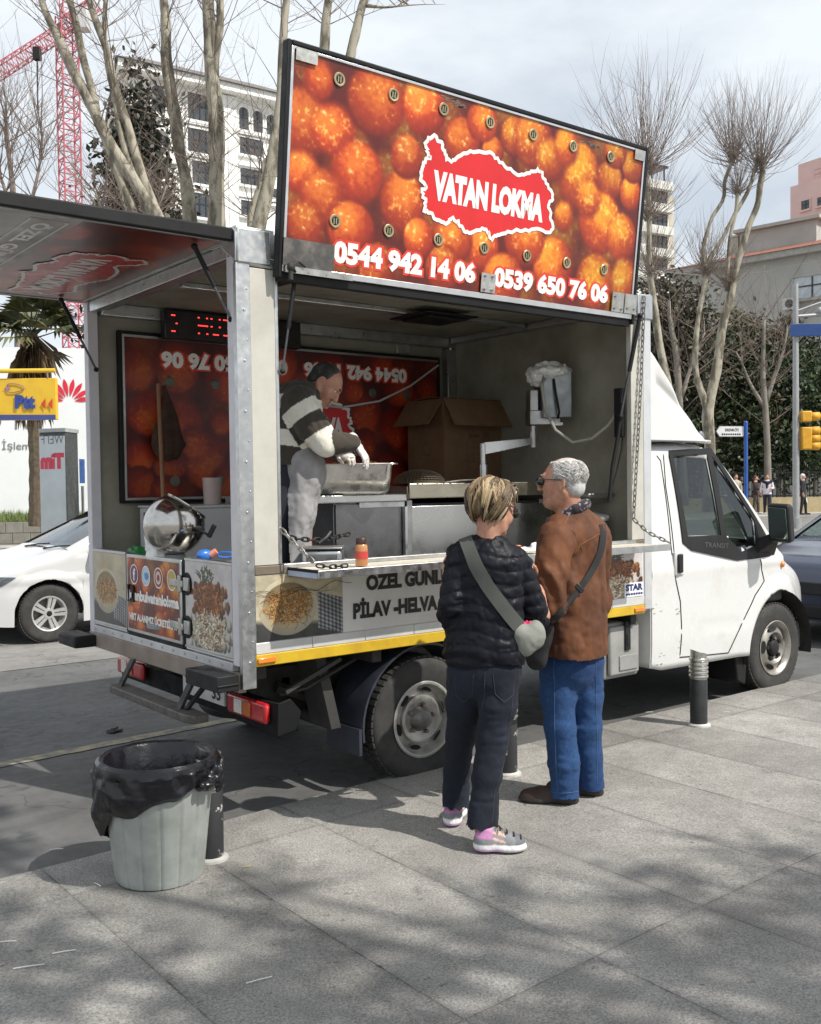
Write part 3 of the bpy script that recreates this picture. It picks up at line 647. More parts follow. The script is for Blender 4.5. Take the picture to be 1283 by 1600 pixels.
mb = MB(); mb.box((-.003, .616, .80), (.028, .639, 1.27)); mb.box((-.003, 1.366, .80), (.028, 1.394, 1.262)); mb.box((-.006, .64, .792), (.02, 1.365, .812)); mb.build('door_seal', RUB, truck)
bx('rear_rail', (-.008, .10, .748), (.03, 1.914, .7915), M('rail_white', (.56, .56, .57), .45, .3, var=.12), bevel=.003)
mb = MB()
for y in np.arange(.2, 1.9, .14): mb.cyl((-.008, y, .772), (-.012, y, .772), .007, n=8)
mb.build('rivets', ZINC, truck)
bx('rear_beam', (-.012, .028, .655), (.03, 1.98, .747), BROWN, bevel=.004)
mb = MB(); mb.box((-.13, .02, .672), (-.013, .36, .748)); mb.box((-.13, .012, .700), (-.0128, .37, .708)); mb.build('bumper_block', BLK, truck, bevel=.012)
mb = MB(); mb.box((-.15, 1.86, .66), (-.013, 2.16, .735)); mb.build('bumper_block', BLK, truck, bevel=.012)
# step with brackets
mb = MB(); mb.prism([(-.145, 1.32, .475), (-.145, .36, .475), (-.12, .29, .475), (-.04, .29, .475), (-.04, 1.36, .475), (-.12, 1.36, .475)], (0, 0, .042)); st = mb.build('step', M('step_steel', (.13, .12, .11), .6, .5, var=.25, scale=20, bump=.4, bscale=90), truck, bevel=.006)
mb = MB()
for y in (1.27, .50): mb.bar((-.02, y, .66), (-.11, y, .50), .05, .016); 
mb.bar((.05, .50, .62), (-.09, .44, .52), .02, .02); mb.build('step_bracket', CHAS, truck)
# underside, rear bumper, lamps
bmp = MB(); bmp.box((.20, .0, .43), (.30, 2.0, .545)); bmp.prism([(.1805, .0, .41), (.1805, .48, .44), (.1805, .48, .56), (.1805, .0, .585)], (.019, 0, 0)); bmp.prism([(.17, -.012, .42), (.29, -.012, .44), (.31, -.012, .53), (.25, -.012, .60), (.18, -.012, .585)], (0, .011, 0)); bmp.build('rear_bumper', M('bumper_black', (.011, .011, .012), .7, spec=.15), truck, bevel=.006)
for y0, y1 in ((.06, .46), (1.55, 1.94)):
    mb = MB(); mb.box((.145, y0, .47), (.18, y1, .575)); lamp = mb.build('tail_lamp', REDL, truck, bevel=.03, seg=4)
    yc = (y0+y1)/2
    MB().box((.138, yc+.03, .487), (.1445, yc+.11, .56)).build('white_lens', M('white_lens', (.75, .72, .68), .2, coat=.5), lamp, bevel=.012)
    MB().box((.138, yc-.06, .487), (.1445, yc+.02, .56)).build('amber_lens', M('amber_tail', (.55, .13, .02), .2, coat=.5), lamp, bevel=.012)
mb = MB(); mb.box((.185, .56, .475), (.1985, 1.06, .585)); npl = mb.build('number_plate', M('plate_white', (.66, .66, .64), .4), truck)
mb = MB(); put_text(mb, '33', (.183, .70, .495), (0, -.10, 0), (0, 0, .07), .03); mb.build('lettering', BLKI, npl, smooth=0)
mb = MB(); mb.box((.3, .50, .50), (5.0, .58, .66)); mb.box((.3, 1.42, .50), (5.0, 1.5, .66)); 
for x in (.1, .8, 1.6, 2.3, 2.9): mb.box((x, .06, .70), (x+.06, 1.94, .775))
for x in (.5, 2.0): mb.box((x, .5, .52), (x+.06, 1.5, .6))
mb.cyl((1.147, .2, .345), (1.147, 1.8, .345), .05); mb.sphere((1.147, 1., .345), .17, 10); mb.cyl((1.2, 1, .36), (4, 1, .45), .04)
for y in (.47, 1.53):
    mb.tube([(.45, y, .56), (.8, y, .42), (1.147, y, .38), (1.5, y, .42), (1.9, y, .56)], .035, 6)
mb.tube([(2.1, 1.15, .42), (1.6, 1.2, .45), (.7, 1.3, .42), (.3, 1.35, .40)], .035, 8); mb.cyl((2.0, 1.2, .38), (2.7, 1.15, .38), .11)
mb.box((1.7, 1.5, .35), (2.5, 1.85, .68)); mb.tube([(.3, .18, .58), (.45, .16, .60), (.75, .14, .72)], .012, 6)
mb.cyl((.85, .55, .3), (.85, 1.45, .3), .05); mb.lathe([(.10, -.09), (.3, -.09), (.335, -.05), (.335, .05), (.3, .09), (.1, .09)], (.62, 1.0, .42), (0, 0, 1), 24)
mb.build('chassis', CHAS, truck, bevel=.006)
mb = MB(); mb.hexa([(.60, .16, .36), (.66, .16, .36), (.66, .36, .36), (.60, .36, .36), (.50, .16, .775), (.56, .16, .775), (.56, .36, .775), (.50, .36, .775)]); mb.bar((.31, .14, .60), (.62, .10, .74), .03, .02); mb.build('chassis_bracket', M('bracket_grey', (.05, .05, .048), .6, .2), truck)
# rear mudguard
mb = MB(); A = np.linspace(R(-8), R(205), 26); rr = .425
vv = []; 
for a in A:
    for y in (.05, .36): vv.append((1.147+rr*math.cos(a)*-1, y, .345+rr*math.sin(a)))
for a in A:
    for y in (.05, .36): vv.append((1.147+(rr-.012)*math.cos(a)*-1, y, .345+(rr-.012)*math.sin(a)))
k = len(A); fs = []
for i in range(k-1): fs += [(2*i, 2*i+1, 2*i+3, 2*i+2), (2*k+2*i, 2*k+2*i+2, 2*k+2*i+3, 2*k+2*i+1), (2*i, 2*i+2, 2*k+2*i+2, 2*k+2*i), (2*i+1, 2*k+2*i+1, 2*k+2*i+3, 2*i+3)]
mb.add(vv, fs); mb.box((.70, .05, .22), (.718, .36, .36)); mb.build('mudguard', M('mudguard_plastic', (.028, .032, .045), .45, var=.3), truck)

def wheel(parent, c, rad, wid, dirn, style, name='wheel'):
    """dirn: outward unit vector (0,±1,0). Tyre with tread blocks, dished steel rim, hub"""
    c = np.asarray(c, float); d = np.asarray(dirn, float); rr = rad*.60
    n = 72; prof = [(rr, -wid*.5), (rr+.02, -wid*.52), (rad*.86, -wid*.52), (rad*.965, -wid*.44), (rad, -wid*.36), (rad, -.012), (rad-.007, -.006), (rad-.007, .006), (rad, .012), (rad, wid*.36), (rad*.965, wid*.44), (rad*.93, wid*.49), (rad*.86, wid*.52), (rad*.80, wid*.515), (rr+.02, wid*.49), (rr, wid*.46)]
    mb = MB(); mb.lathe(prof, c, d, n)
    ty = mb.build(name, TYRE, parent, smooth=40)
    # tread blocks
    tb = MB(); x, y, dd = frame(d)
    for i in range(56):
        for s, o in ((-.3, 0), (.3, .5), (0, .25)):
            a = 2*math.pi*(i+o)/56; rd = x*math.cos(a)+y*math.sin(a); tg = np.cross(dd, rd)
            tb.obox(c+rd*(rad+.001)+dd*wid*s, rd*.005, tg*(rad*math.pi/56*.72), dd*wid*.125)
    tb.build('tread', TYRE, ty, smooth=0)
    rm = MB()
    if style == 'dish':
        rm.lathe([(rr+.006, wid*.50), (rr, wid*.515), (rr-.012, wid*.50), (rr-.02, wid*.40), (rr-.035, wid*.22), (rr-.075, wid*.24), (rr*.64, wid*.36), (rr*.55, wid*.37), (rr*.46, wid*.30), (rr*.36, wid*.31), (rr*.34, wid*.30)], c, d, 48)
        rim = rm.build('rim', RIM, ty, smooth=50)
        ho = MB()
        for i in range(6):
            a = 2*math.pi*(i+.25)/6; q = x*math.cos(a)+y*math.sin(a); tg = np.cross(dd, q); cc = c+q*(rr*.77)+dd*wid*.285
            ho.add([cc+tg*.036*math.cos(b)+q*.015*math.sin(b)+dd*(.012+.006*math.sin(b)*-1) for b in np.linspace(0, 2*math.pi, 17)[:-1]], [tuple(range(16))])
        ho.build('vent_hole', DARK, rim)
        hb = MB(); hb.lathe([(rr*.36, wid*.28), (rr*.30, wid*.42), (rr*.22, wid*.56), (rr*.19, wid*.58), (.001, wid*.58)], c, d, 28)
        for i in range(5):
            a = 2*math.pi*(i+.1)/5; q = x*math.cos(a)+y*math.sin(a); hb.cyl(c+q*rr*.40+dd*wid*.30, c+q*rr*.40+dd*wid*.42, .014, .011, 8)
        hb.build('hub', RIMD, rim, smooth=50)
    elif style == 'vented':
        rm.lathe([(rr+.006, wid*.50), (rr, wid*.515), (rr-.014, wid*.48), (rr-.03, wid*.30), (rr*.80, wid*.34), (rr*.66, wid*.46), (rr*.58, wid*.47), (rr*.48, wid*.34), (rr*.36, wid*.34)], c, d, 48)
        rim = rm.build('rim', M('rim_grey', (.34, .32, .29), .42, .75, var=.2, scale=10), ty, smooth=50)
        ho = MB()
        for i in range(5):
            a = 2*math.pi*(i+.4)/5; q = x*math.cos(a)+y*math.sin(a); tg = np.cross(dd, q); cc = c+q*(rr*.75)+dd*wid*.40
            ho.add([cc+tg*.05*math.cos(b)+q*.018*math.sin(b)-dd*.012*math.sin(b)+dd*.012 for b in np.linspace(0, 2*math.pi, 17)[:-1]], [tuple(range(16))])
        ho.build('vent_hole', DARK, rim)
        hb = MB(); hb.lathe([(rr*.30, wid*.30), (rr*.28, wid*.46), (rr*.22, wid*.50), (.001, wid*.50)], c, d, 24)
        for i in range(5):
            a = 2*math.pi*(i+.4)/5; q = x*math.cos(a)+y*math.sin(a); hb.cyl(c+q*rr*.42+dd*wid*.32, c+q*rr*.42+dd*wid*.46, .02, .016, 8)
        hb.build('hub', BLK, rim, smooth=50)
    else:   # five-spoke alloy
        rm.lathe([(rr+.004, wid*.46), (rr, wid*.49), (rr-.012, wid*.47), (rr-.03, wid*.2), (rr-.05, -wid*.2)], c, d, 48)
        for i in range(5):
            a = 2*math.pi*(i+.05)/5
            q = x*math.cos(a)+y*math.sin(a); tg = np.cross(dd, q); o = c+dd*wid*.40
            for s in (-1, 1):
                rm.hexa([o+q*.03+tg*s*.004-dd*.03, o+q*.03+tg*s*.030-dd*.03, o+q*(rr-.012)+tg*s*.044-dd*.03, o+q*(rr-.012)+tg*s*.008-dd*.03, o+q*.03+tg*s*.004, o+q*.03+tg*s*.030, o+q*(rr-.012)+tg*s*.044+dd*.008, o+q*(rr-.012)+tg*s*.006+dd*.008])
        rm.lathe([(.055, wid*.2), (.055, wid*.42), (.03, wid*.44), (.001, wid*.44)], c, d, 24)
        rim = rm.build('rim', M('alloy_silver', (.74, .74, .72), .3, .7, var=.05), ty, smooth=30)
        MB().lathe([(rr-.04, wid*.05), (.02, wid*.05)], c, d, 32).build('brake_disc', RIMD, rim); MB().lathe([(.03, wid*.445), (.02, wid*.46), (.001, wid*.46)], c, d, 20).build('hub', BLK, rim)
    return ty
wheel(truck, (1.147, .16, .345), .345, .20, (0, -1, 0), 'dish'); wheel(truck, (4.655, .20, .345), .345, .20, (0, -1, 0), 'vented')
wheel(truck, (1.147, 1.84, .345), .345, .20, (0, 1, 0), 'dish'); wheel(truck, (4.655, 1.80, .345), .345, .20, (0, 1, 0), 'vented')
# tool box
mb = MB(); mb.box((2.70, .12, .345), (3.045, .50, .715)); tbx = mb.build('tool_box', M('tool_box_grey', (.27, .27, .26), .55, var=.15, scale=6), truck, bevel=.018, seg=3)
MB().box((2.725, .088, .37), (3.02, .1195, .695)).build('lid', M('tool_box_grey', (.27, .27, .26)), tbx, bevel=.025, seg=3)
MB().box((2.81, .079, .40), (2.99, .0875, .50)).build('lid_panel', M('tool_box_grey', (.27, .27, .26)), tbx, bevel=.006)
mb = MB(); mb.box((2.865, .075, .53), (2.915, .0875, .72)); mb.box((2.875, .070, .56), (2.905, .0748, .64)); mb.build('latch', BLK, tbx, bevel=.003)

# ------------------------------------------------------------------ raised side hatch carrying the sign
S0, S1, SB, ST = .192, 2.782, (-.064, 2.672), (-.189, 3.709)
def sp(u, v, o=0.):
    n = np.array([0, -(ST[1]-SB[1])*0-1, (ST[1]-SB[1])*-1*-1]); n = np.cross([1, 0, 0], [0, ST[1]-SB[1], ST[0+1]-SB[1]]); n /= np.linalg.norm(n)
    return np.array([S0+(S1-S0)*u, SB[0]+(ST[0]-SB[0])*v, SB[1]+(ST[1]-SB[1])*v])+SNN*o
_e = np.array([0, ST[0]-SB[0], ST[1]-SB[1]]); SNN = np.cross([1., 0, 0], _e); SNN /= np.linalg.norm(SNN)      # outward (towards -Y)
def sbar(mb, u0, v0, u1, v1, o0, o1, m=0): return mb.hexa([sp(u0, v0, o0), sp(u1, v0, o0), sp(u1, v0, o1), sp(u0, v0, o1), sp(u0, v1, o0), sp(u1, v1, o0), sp(u1, v1, o1), sp(u0, v1, o1)], m)
mb = MB(); sbar(mb, .006, .012, .994, .988, -.05, -.006); sh = mb.build('side_hatch', WHITE, truck)
sheet('sign_print', [sp(.012, .03, -.002), sp(.988, .03, -.002), sp(.988, .975, -.002), sp(.012, .975, -.002)], MI('sign_sheet', SIGN_IMG, .38, .25, .06), sh, .003, SNN)
mb = MB(); sbar(mb, -.0035, -.03, .0055, 1.012, -.045, .008); sbar(mb, .9945, -.03, 1.004, 1.012, -.065, .012); sbar(mb, .0056, .9885, .9944, 1.012, -.065, .010); sbar(mb, .0056, -.045, .9944, -.001, -.065, -.004); mb.build('hatch_seal', RUB, sh, bevel=.006)
mb = MB(); sbar(mb, .0056, .0, .0115, .988, -.004, .006); sbar(mb, .9885, .0, .9944, .988, -.004, .006); sbar(mb, .0116, .9755, .9884, .988, -.004, .006); sbar(mb, .0116, .0, .9884, .0295, -.004, .006); mb.build('hatch_frame', M('alu_bright', (.72, .73, .74), .3, 1., var=.08), sh, bevel=.002)
def prt(u0, v0, u1, v1, z=.002): return [sp(u0, v0, z), sp(u1, v0, z), sp(u1, v1, z), sp(u0, v1, z)]
def sign_art(name_fn, off, parent, front=True):
    o = np.asarray(off)
    mb = MB(); map_outline(mb, name_fn, o, .011, 0, 1); mb.build('map_emblem', [REDI, WHT], parent, smooth=0)
    b = MB(); p = name_fn(.350, .452); put_text(b, 'VATAN LOKMA', p, np.asarray(name_fn(.667, .452))-p, np.asarray(name_fn(.350, .602))-p, .065, o*2.2, spacing=.97); b.build('lettering', WHT, parent, smooth=0)
    wo, ro = MB(), MB()
    for t, u0, u1 in (('0544 942 14 06', .118, .480), ('0539 650 76 06', .534, .904)):
        p = name_fn(u0, .070); ux = np.asarray(name_fn(u1, .070))-p; uy = np.asarray(name_fn(u0, .178))-p
        put_text(ro, t, p, ux, uy, .14, o*1.0, 0, ref=.05); put_text(wo, t, p, ux, uy, .055, o*2.0, 0, ref=.05)
    ro.build('number_outline', REDB, parent, smooth=0); wo.build('lettering', WHT, parent, smooth=0)
sign_art(lambda u, v: sp(u, v, -.0015), SNN*.0012, sh)
mb = MB(); mh = MB()
EYE = [(.111+.127*i, .9) for i in range(7)]+[(.117+.1275*i, .263) for i in range(7)]
for u, v in EYE:
    c = sp(u, v, .0); mb.lathe([(.018, .0), (.030, .001), (.033, .004), (.030, .007), (.022, .006), (.019, .0005)], c, SNN, 24); mh.lathe([(.001, .0015), (.019, .0012)], c, SNN, 20)
    for s in (-.007, .007): mb.obox(c+np.array([s, 0, 0])+SNN*.003, (.0032, 0, 0), np.array([0, ST[0]-SB[0], ST[1]-SB[1]])*.014, SNN*.002)
mb.build('eyelet', BRASS, sh, smooth=50); mh.build('eyelet_hole', DARK, sh)
mb = MB(); sbar(mb, .004, .028, .116, .15, .0125, .016); mb.build('scuffed_plate', M('scuffed_steel', (.13, .125, .12), .45, .8, c2=(.30, .27, .24), lo=.45, hi=.75, scale=14), sh)
mb = MB(); sbar(mb, .01, -.004, .16, .026, .0165, .022); sbar(mb, .495, .035, .536, .135, .0065, .010); sbar(mb, .916, .03, .958, .145, .0065, .013); sbar(mb, .96, .03, 1.004, .145, .0125, .017); sbar(mb, .014, .93, .06, .985, .0065, .010); sbar(mb, .955, .925, .99, .985, .0065, .010); mb.build('hinge_plate', ZINC, sh)
mb = MB()
for u, v in ((.02, .012), (.06, .01), (.1, .01), (.14, .012), (.505, .05), (.526, .05), (.505, .12), (.526, .12), (.925, .05), (.95, .05), (.925, .12), (.97, .06), (.995, .06)): c = sp(u, v, .012); mb.cyl(c, c+SNN*.012, .007, n=8)
mb.build('bolts', STEELD, sh)
mb = MB(); c = sp(.02, .02, .02); mb.sphere(c, .022, 8); mb.cyl(c, c-np.array([0, 0, .06]), .012); mb.tube([sp(.03, .0, .025), sp(.02, .03, .035), sp(.035, .05, .03), sp(.05, .03, .028)], .006, 6); mb.build('strut_mount', CHAS, sh)
mb = MB(); g = random.Random(3)
for cu, cv, l in ((.385, .955, .05), (.405, .94, .03), (.80, .945, .05), (.82, .93, .03), (.66, .98, .04)):
    for _ in range(9): u = cu+g.uniform(-l, l)*.5; v = cv+g.uniform(-.008, .008)-(u-cu)*.1; mb.quad(*[sp(u+a*g.uniform(.5, 1.5), v+b, -.0005) for a, b in ((-.006, -.004), (.006, -.003), (.007, .003), (-.005, .004))])
mb.build('scuff_mark', M('scuff', (.16, .12, .10), .7), sh, smooth=0)
# gas struts and chains of the serving side
def strut(a, b, r0=.011, r1=.006, parent=truck):
    a, b = np.asarray(a, float), np.asarray(b, float); m = a+(b-a)*.55
    mb = MB(); mb.cyl(a, m, r0, n=12); mb.sphere(a, r0*1.4, 6); mb.sphere(b, r0*1.3, 6); s = mb.build('gas_strut', RUB, parent)
    MB().cyl(m, b, r1, n=10).build('piston_rod', M('strut_rod', (.10, .10, .10), .3, .9), s); return s
strut((.31, -.02, 2.665), (.232, -.015, 2.20)); strut((2.90, -.03, 2.71), (2.775, .03, 2.06), .014, .009)
def chain(pts, pitch=.034, r=.0042, mat=None, parent=None, name='chain'):
    P = np.asarray(pts, float); sl = np.linalg.norm(np.diff(P, axis=0), axis=1); cs = np.concatenate([[0], np.cumsum(sl)]); mb = MB(); n = int(cs[-1]/pitch)
    for i in range(n):
        s = (i+.5)*pitch; c = np.array([np.interp(s, cs, P[:, k]) for k in range(3)]); d = np.array([np.interp(min(s+.01, cs[-1]), cs, P[:, k])-np.interp(max(s-.01, 0), cs, P[:, k]) for k in range(3)])
        x, y, d = frame(d); q = x if i % 2 else y; hl, hw = pitch*.66, pitch*.26
        mb.tube([c+d*(hl-hw)*max(-1, min(1, 2*math.cos(a)))+d*hw*math.cos(a)*.9+q*hw*math.sin(a)*1.05 for a in np.linspace(0, 2*math.pi, 11)[:-1]], r, 5, closed=True)
    return mb.build(name, mat, parent)
STC = M('chain_steel', (.30, .29, .27), .4, .9, var=.2)
chain([(2.955, -.022, 2.84), (2.915, -.024, 2.3), (2.865, -.026, 1.8), (2.83, -.024, 1.40)], .036, .0042, STC, truck)
chain([(2.83, -.024, 1.40), (2.855, -.12, 1.315), (2.895, -.262, 1.25)], .036, .0045, STC, truck)
chain([(.215, -.006, 1.435), (.25, -.08, 1.36), (.30, -.19, 1.262)], .034, .0042, STC, truck); chain([(.30, -.19, 1.262), (.36, -.205, 1.252), (.48, -.20, 1.252)], .034, .0042, RUB, truck)
chain([(.215, .02, 1.43), (.29, .0, 1.385), (.4, -.01, 1.372), (.52, .0, 1.378), (.66, .03, 1.395)], .034, .005, RUB, truck)
mb = MB(); mb.tube([(.42, -.02, 1.355), (.47, -.02, 1.385), (.50, -.01, 1.41)], .009, 6); mb.build('chain_hook', RUB, truck)
# fold-down shelf
mb = MB(); mb.box((.262, -.262, 1.212), (2.885, -.002, 1.240)); shf = mb.build('shelf', M('shelf_top', (.66, .62, .52), .42, c2=(.52, .42, .30), lo=.48, hi=.78, scale=5), truck, bevel=.003)
mb = MB(); mb.box((.255, -.272, 1.205), (2.89, -.2625, 1.244)); mb.box((.2625, -.262, 1.2402), (2.885, -.245, 1.2445)); mb.box((.23, -.0018, 1.2402), (2.885, .045, 1.2625)); mb.build('shelf_edge', ALU, shf, bevel=.002)
mb = MB(); mb.box((.250, -.270, 1.232), (.2618, -.0, 1.246)); mb.build('shelf_seal', RUB, shf); MB().box((.2515, -.2615, 1.206), (.2615, -.004, 1.2315)).build('shelf_end', M('shelf_end_blue', (.38, .46, .62), .4), shf)
# ------------------------------------------------------------------ raised rear hatch
mb = MB(); mb.box((-1.20, .045, 2.806), (-.03, 1.955, 2.845)); rh = mb.build('rear_hatch', WHITE, truck)
mb = MB(); mb.box((-1.225, .012, 2.800), (-.0, .0445, 2.862)); mb.box((-1.225, 1.9555, 2.800), (-.0, 1.988, 2.862)); mb.box((-1.225, .045, 2.80), (-1.2005, 1.955, 2.862)); mb.build('hatch_seal', RUB, rh, bevel=.008)
mb = MB(); mb.box((-.0295, .045, 2.80), (-.004, 1.955, 2.84)); mb.box((-1.19, .046, 2.799), (-.031, .066, 2.8055)); mb.box((-1.19, 1.934, 2.799), (-.031, 1.954, 2.8055)); mb.build('hatch_frame', STEELD, rh, bevel=.003)
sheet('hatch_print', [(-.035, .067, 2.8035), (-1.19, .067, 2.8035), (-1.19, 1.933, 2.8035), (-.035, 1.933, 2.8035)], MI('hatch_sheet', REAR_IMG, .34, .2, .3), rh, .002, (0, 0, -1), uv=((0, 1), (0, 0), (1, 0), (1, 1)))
mb = MB(); mb.box((-1.18, .07, 2.8015), (-.70, 1.93, 2.8025)); mb.build('grey_reflection_band', M('grey_reflection', (.11, .09, .08), .35, c2=(.22, .17, .14), scale=2, coat=.15), rh)  # grey sheet standing for the ground's glossy reflection on the print
fnr = lambda u, v: np.array([-.62+.88*(v-.3)*1.18, .62+(u-.317)*3.15, 2.8012])
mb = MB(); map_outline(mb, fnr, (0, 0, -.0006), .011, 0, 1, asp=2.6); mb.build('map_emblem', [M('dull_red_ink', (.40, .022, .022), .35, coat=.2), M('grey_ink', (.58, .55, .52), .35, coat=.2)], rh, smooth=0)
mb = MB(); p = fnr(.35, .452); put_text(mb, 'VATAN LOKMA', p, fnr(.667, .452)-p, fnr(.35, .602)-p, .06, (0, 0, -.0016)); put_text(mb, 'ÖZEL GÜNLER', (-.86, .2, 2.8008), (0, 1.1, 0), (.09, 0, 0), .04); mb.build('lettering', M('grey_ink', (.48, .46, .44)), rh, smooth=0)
mb = MB(); P = [(-.90, .14), (-.90, 1.5), (-.74, 1.5), (-.74, .14)]; mb.tube([(a, b, 2.8010) for a, b in P], .004, 4, closed=True); mb.build('print_border', M('grey_ink', (.48, .46, .44)), rh)
strut((-.135, .16, 2.785), (.0, .062, 2.44), .012, .007); strut((-.18, 1.87, 2.785), (.0, 1.80, 2.37), .012, .007)

# ------------------------------------------------------------------ vehicle bodies
def inpoly(P, x, y):
    c = False; n = len(P)
    for i in range(n):
        (x1, y1), (x2, y2) = P[i], P[(i+1) % n]
        if (y1 > y) != (y2 > y) and x < (x2-x1)*(y-y1)/(y2-y1+1e-12)+x1: c = not c
    return c
class Body:
    """car body as cross-sections along x: bottom zb(x), roofline zt(x), half width hw(x,z); local frame, centre line y=0"""
    def __init__(s, xs, zb, zt, hw, rc=.12, ns=34, ntp=14, T=lambda p: p, ex=.5):
        s.xs, s.zb, s.zt, s.hw, s.rc, s.ns, s.nt, s.T, s.ex = xs, zb, zt, hw, rc, ns, ntp, T, ex
    def section(s, x):
        zb, zt = s.zb(x), s.zt(x); rc = min(s.rc(x) if callable(s.rc) else s.rc, (zt-zb)*.5); zs = zt-rc
        out = [(s.hw(x, zb+(zs-zb)*j/s.ns), zb+(zs-zb)*j/s.ns) for j in range(s.ns+1)]
        w = s.hw(x, zs)
        for k in range(1, s.nt+1):
            a = math.pi/2*k/s.nt; out.append((w*max(0., math.cos(a))**s.ex, zs+rc*math.sin(a)**s.ex))
        return out
    def pt(s, x, z, side=-1, off=0.):
        return s.T((x, side*(s.hw(x, z)+off), z))
    def build(s, name, mat, parent, side_holes=(), top_holes=(), both=True, cap0=True, cap1=True, arch=()):
        S = [s.section(x) for x in s.xs]; m = len(S[0]); V = []; fs = []
        for x, q in zip(s.xs, S):
            ring = [(x, -y, z) for y, z in q]+[(x, y, z) for y, z in q[-2::-1]]; V += [s.T(p) for p in ring]
        k = 2*m-1
        for i in range(len(s.xs)-1):
            xm = (s.xs[i]+s.xs[i+1])/2
            for j in range(k-1):
                jj = min(j, k-2-j); zm = sum(S[a][min(b, k-1-b)][1] for a in (i, i+1) for b in (j, j+1))/4; ym = sum(S[a][min(b, k-1-b)][0] for a in (i, i+1) for b in (j, j+1))/4
                if jj < s.ns and any(inpoly(P, xm, zm) for P in side_holes): continue
                if any(f(xm, ym, zm, jj >= s.ns) for f in top_holes): continue
                fs.append((i*k+j, i*k+j+1, (i+1)*k+j+1, (i+1)*k+j))
        if cap0: fs.append(tuple(range(k)))
        if cap1: fs.append(tuple((len(s.xs)-1)*k+j for j in range(k))[::-1])
        return mkobj(name, V, fs, mat, parent, smooth=50)
    def lay(s, mb, loops, off, side=-1, m=0, lv=3, skirt=0.):
        """flat sheet laid closely on the body side; loops = outline then holes, in (x,z)"""
        from mathutils.geometry import tessellate_polygon
        pts = [p for L_ in loops for p in L_]; tri = [tuple(t) for t in tessellate_polygon([[Vector((a, b, 0)) for a, b in L_] for L_ in loops])]
        for _ in range(lv):
            mid = {}; out = []
            def md(i, j):
                k = (min(i, j), max(i, j))
                if k not in mid: mid[k] = len(pts); pts.append(((pts[i][0]+pts[j][0])/2, (pts[i][1]+pts[j][1])/2))
                return mid[k]
            for a, b, c in tri: ab, bc, ca = md(a, b), md(b, c), md(c, a); out += [(a, ab, ca), (ab, b, bc), (ca, bc, c), (ab, bc, ca)]
            tri = out
        mb.add([s.pt(a, b, side, off) for a, b in pts], tri, m)
    def patch(s, mb, poly, off, side=-1, m=0, thick=.004):
        return s.lay(mb, [poly], off, side, m, 2)
    def patch_old(s, mb, poly, off, side=-1, m=0, thick=.004):
        """polygon in (x,z) laid on the body side"""
        from mathutils.geometry import tessellate_polygon
        tri = tessellate_polygon([[Vector((a, b, 0)) for a, b in poly]]); k = len(poly)
        A = [s.pt(a, b, side, off) for a, b in poly]; B = [s.pt(a, b, side, off-thick) for a, b in poly]
        mb.add(A+B, [tuple(t) for t in tri]+[tuple(k+i for i in t)[::-1] for t in tri]+[(i, (i+1) % k, k+(i+1) % k, k+i) for i in range(k)], m)
    def ring(s, mb, outer, inner, off, side=-1, m=0, thick=.006):
        k = len(outer); A = [s.pt(a, b, side, off) for a, b in outer]; B = [s.pt(a, b, side, off) for a, b in inner]; A2 = [s.pt(a, b, side, off-thick) for a, b in outer]; B2 = [s.pt(a, b, side, off-thick) for a, b in inner]
        fs = []
        for i in range(k): j = (i+1) % k; fs += [(i, j, k+j, k+i), (2*k+i, 2*k+j, j, i), (k+i, k+j, 3*k+j, 3*k+i)]
        mb.add(A+B+A2+B2, fs, m)
def dens(poly, n=6):
    out = []
    for i, (a, b) in enumerate(poly):
        c, d = poly[(i+1) % len(poly)]; out += [(a+(c-a)*t/n, b+(d-b)*t/n) for t in range(n)]
    return out
def lerp_fn(pts):
    X = [p[0] for p in pts]; Y = [p[1] for p in pts]
    return lambda x: float(np.interp(x, X, Y))
def smooth_fn(pts, wdt=.06):
    f = lerp_fn(pts); o = np.linspace(-1, 1, 9)*wdt; g = np.exp(-(o/wdt*1.4)**2); g /= g.sum()
    return lambda x: float(sum(w_*f(x+d) for w_, d in zip(g, o)))
def arched(base, arches):
    def f(x):
        z = base(x)
        for xc, zc, r in arches:
            if abs(x-xc) < r: z = max(z, zc+math.sqrt(r*r-(x-xc)**2))
        return z
    return f
def sill_line(xs_lo, xs_hi, arches, step=.04):
    s = set(np.round(np.arange(xs_lo, xs_hi+.001, step), 4))
    for xc, zc, r in arches:
        for t in np.linspace(-1, 1, 33): s.add(round(xc+r*math.sin(t*math.pi/2), 4))
        s.add(round(xc-r-.002, 4)); s.add(round(xc+r+.002, 4))
    return sorted(x for x in s if xs_lo <= x <= xs_hi)

# --- the van's cab (local centre line at y = 1)
CT = lambda p: (p[0], 1+p[1], p[2])
c_arch = [(4.645, .36, .435)]
def c_hw(x, z):
    w = .955-.015*max(0, (.55-z)/.3)
    if z > 1.02: w -= .175*((z-1.02)/.88)**1.35
    if x > 4.25: w -= .34*max(0, (x-4.25)/1.25)**2.3
    if .98 < z < 1.06: w += .006*math.sin((z-.98)/.08*math.pi)
    r = math.hypot(x-4.645, z-.36)
    if .435 <= r < .56 and z > .2: w += .020*math.cos((r-.435)/.125*math.pi/2)
    if abs(z-.60) < .012 and 3.2 < x < 4.2: w -= .006
    return w
c_zt = smooth_fn([(3.1, 1.93), (3.6, 1.945), (3.93, 1.93), (4.05, 1.86), (4.66, 1.155), (4.80, 1.075), (5.10, .97), (5.30, .86), (5.40, .72), (5.48, .5)], .07)
c_base = lerp_fn([(3.1, .385), (3.2, .36), (4.3, .345), (4.9, .42), (5.48, .42)])
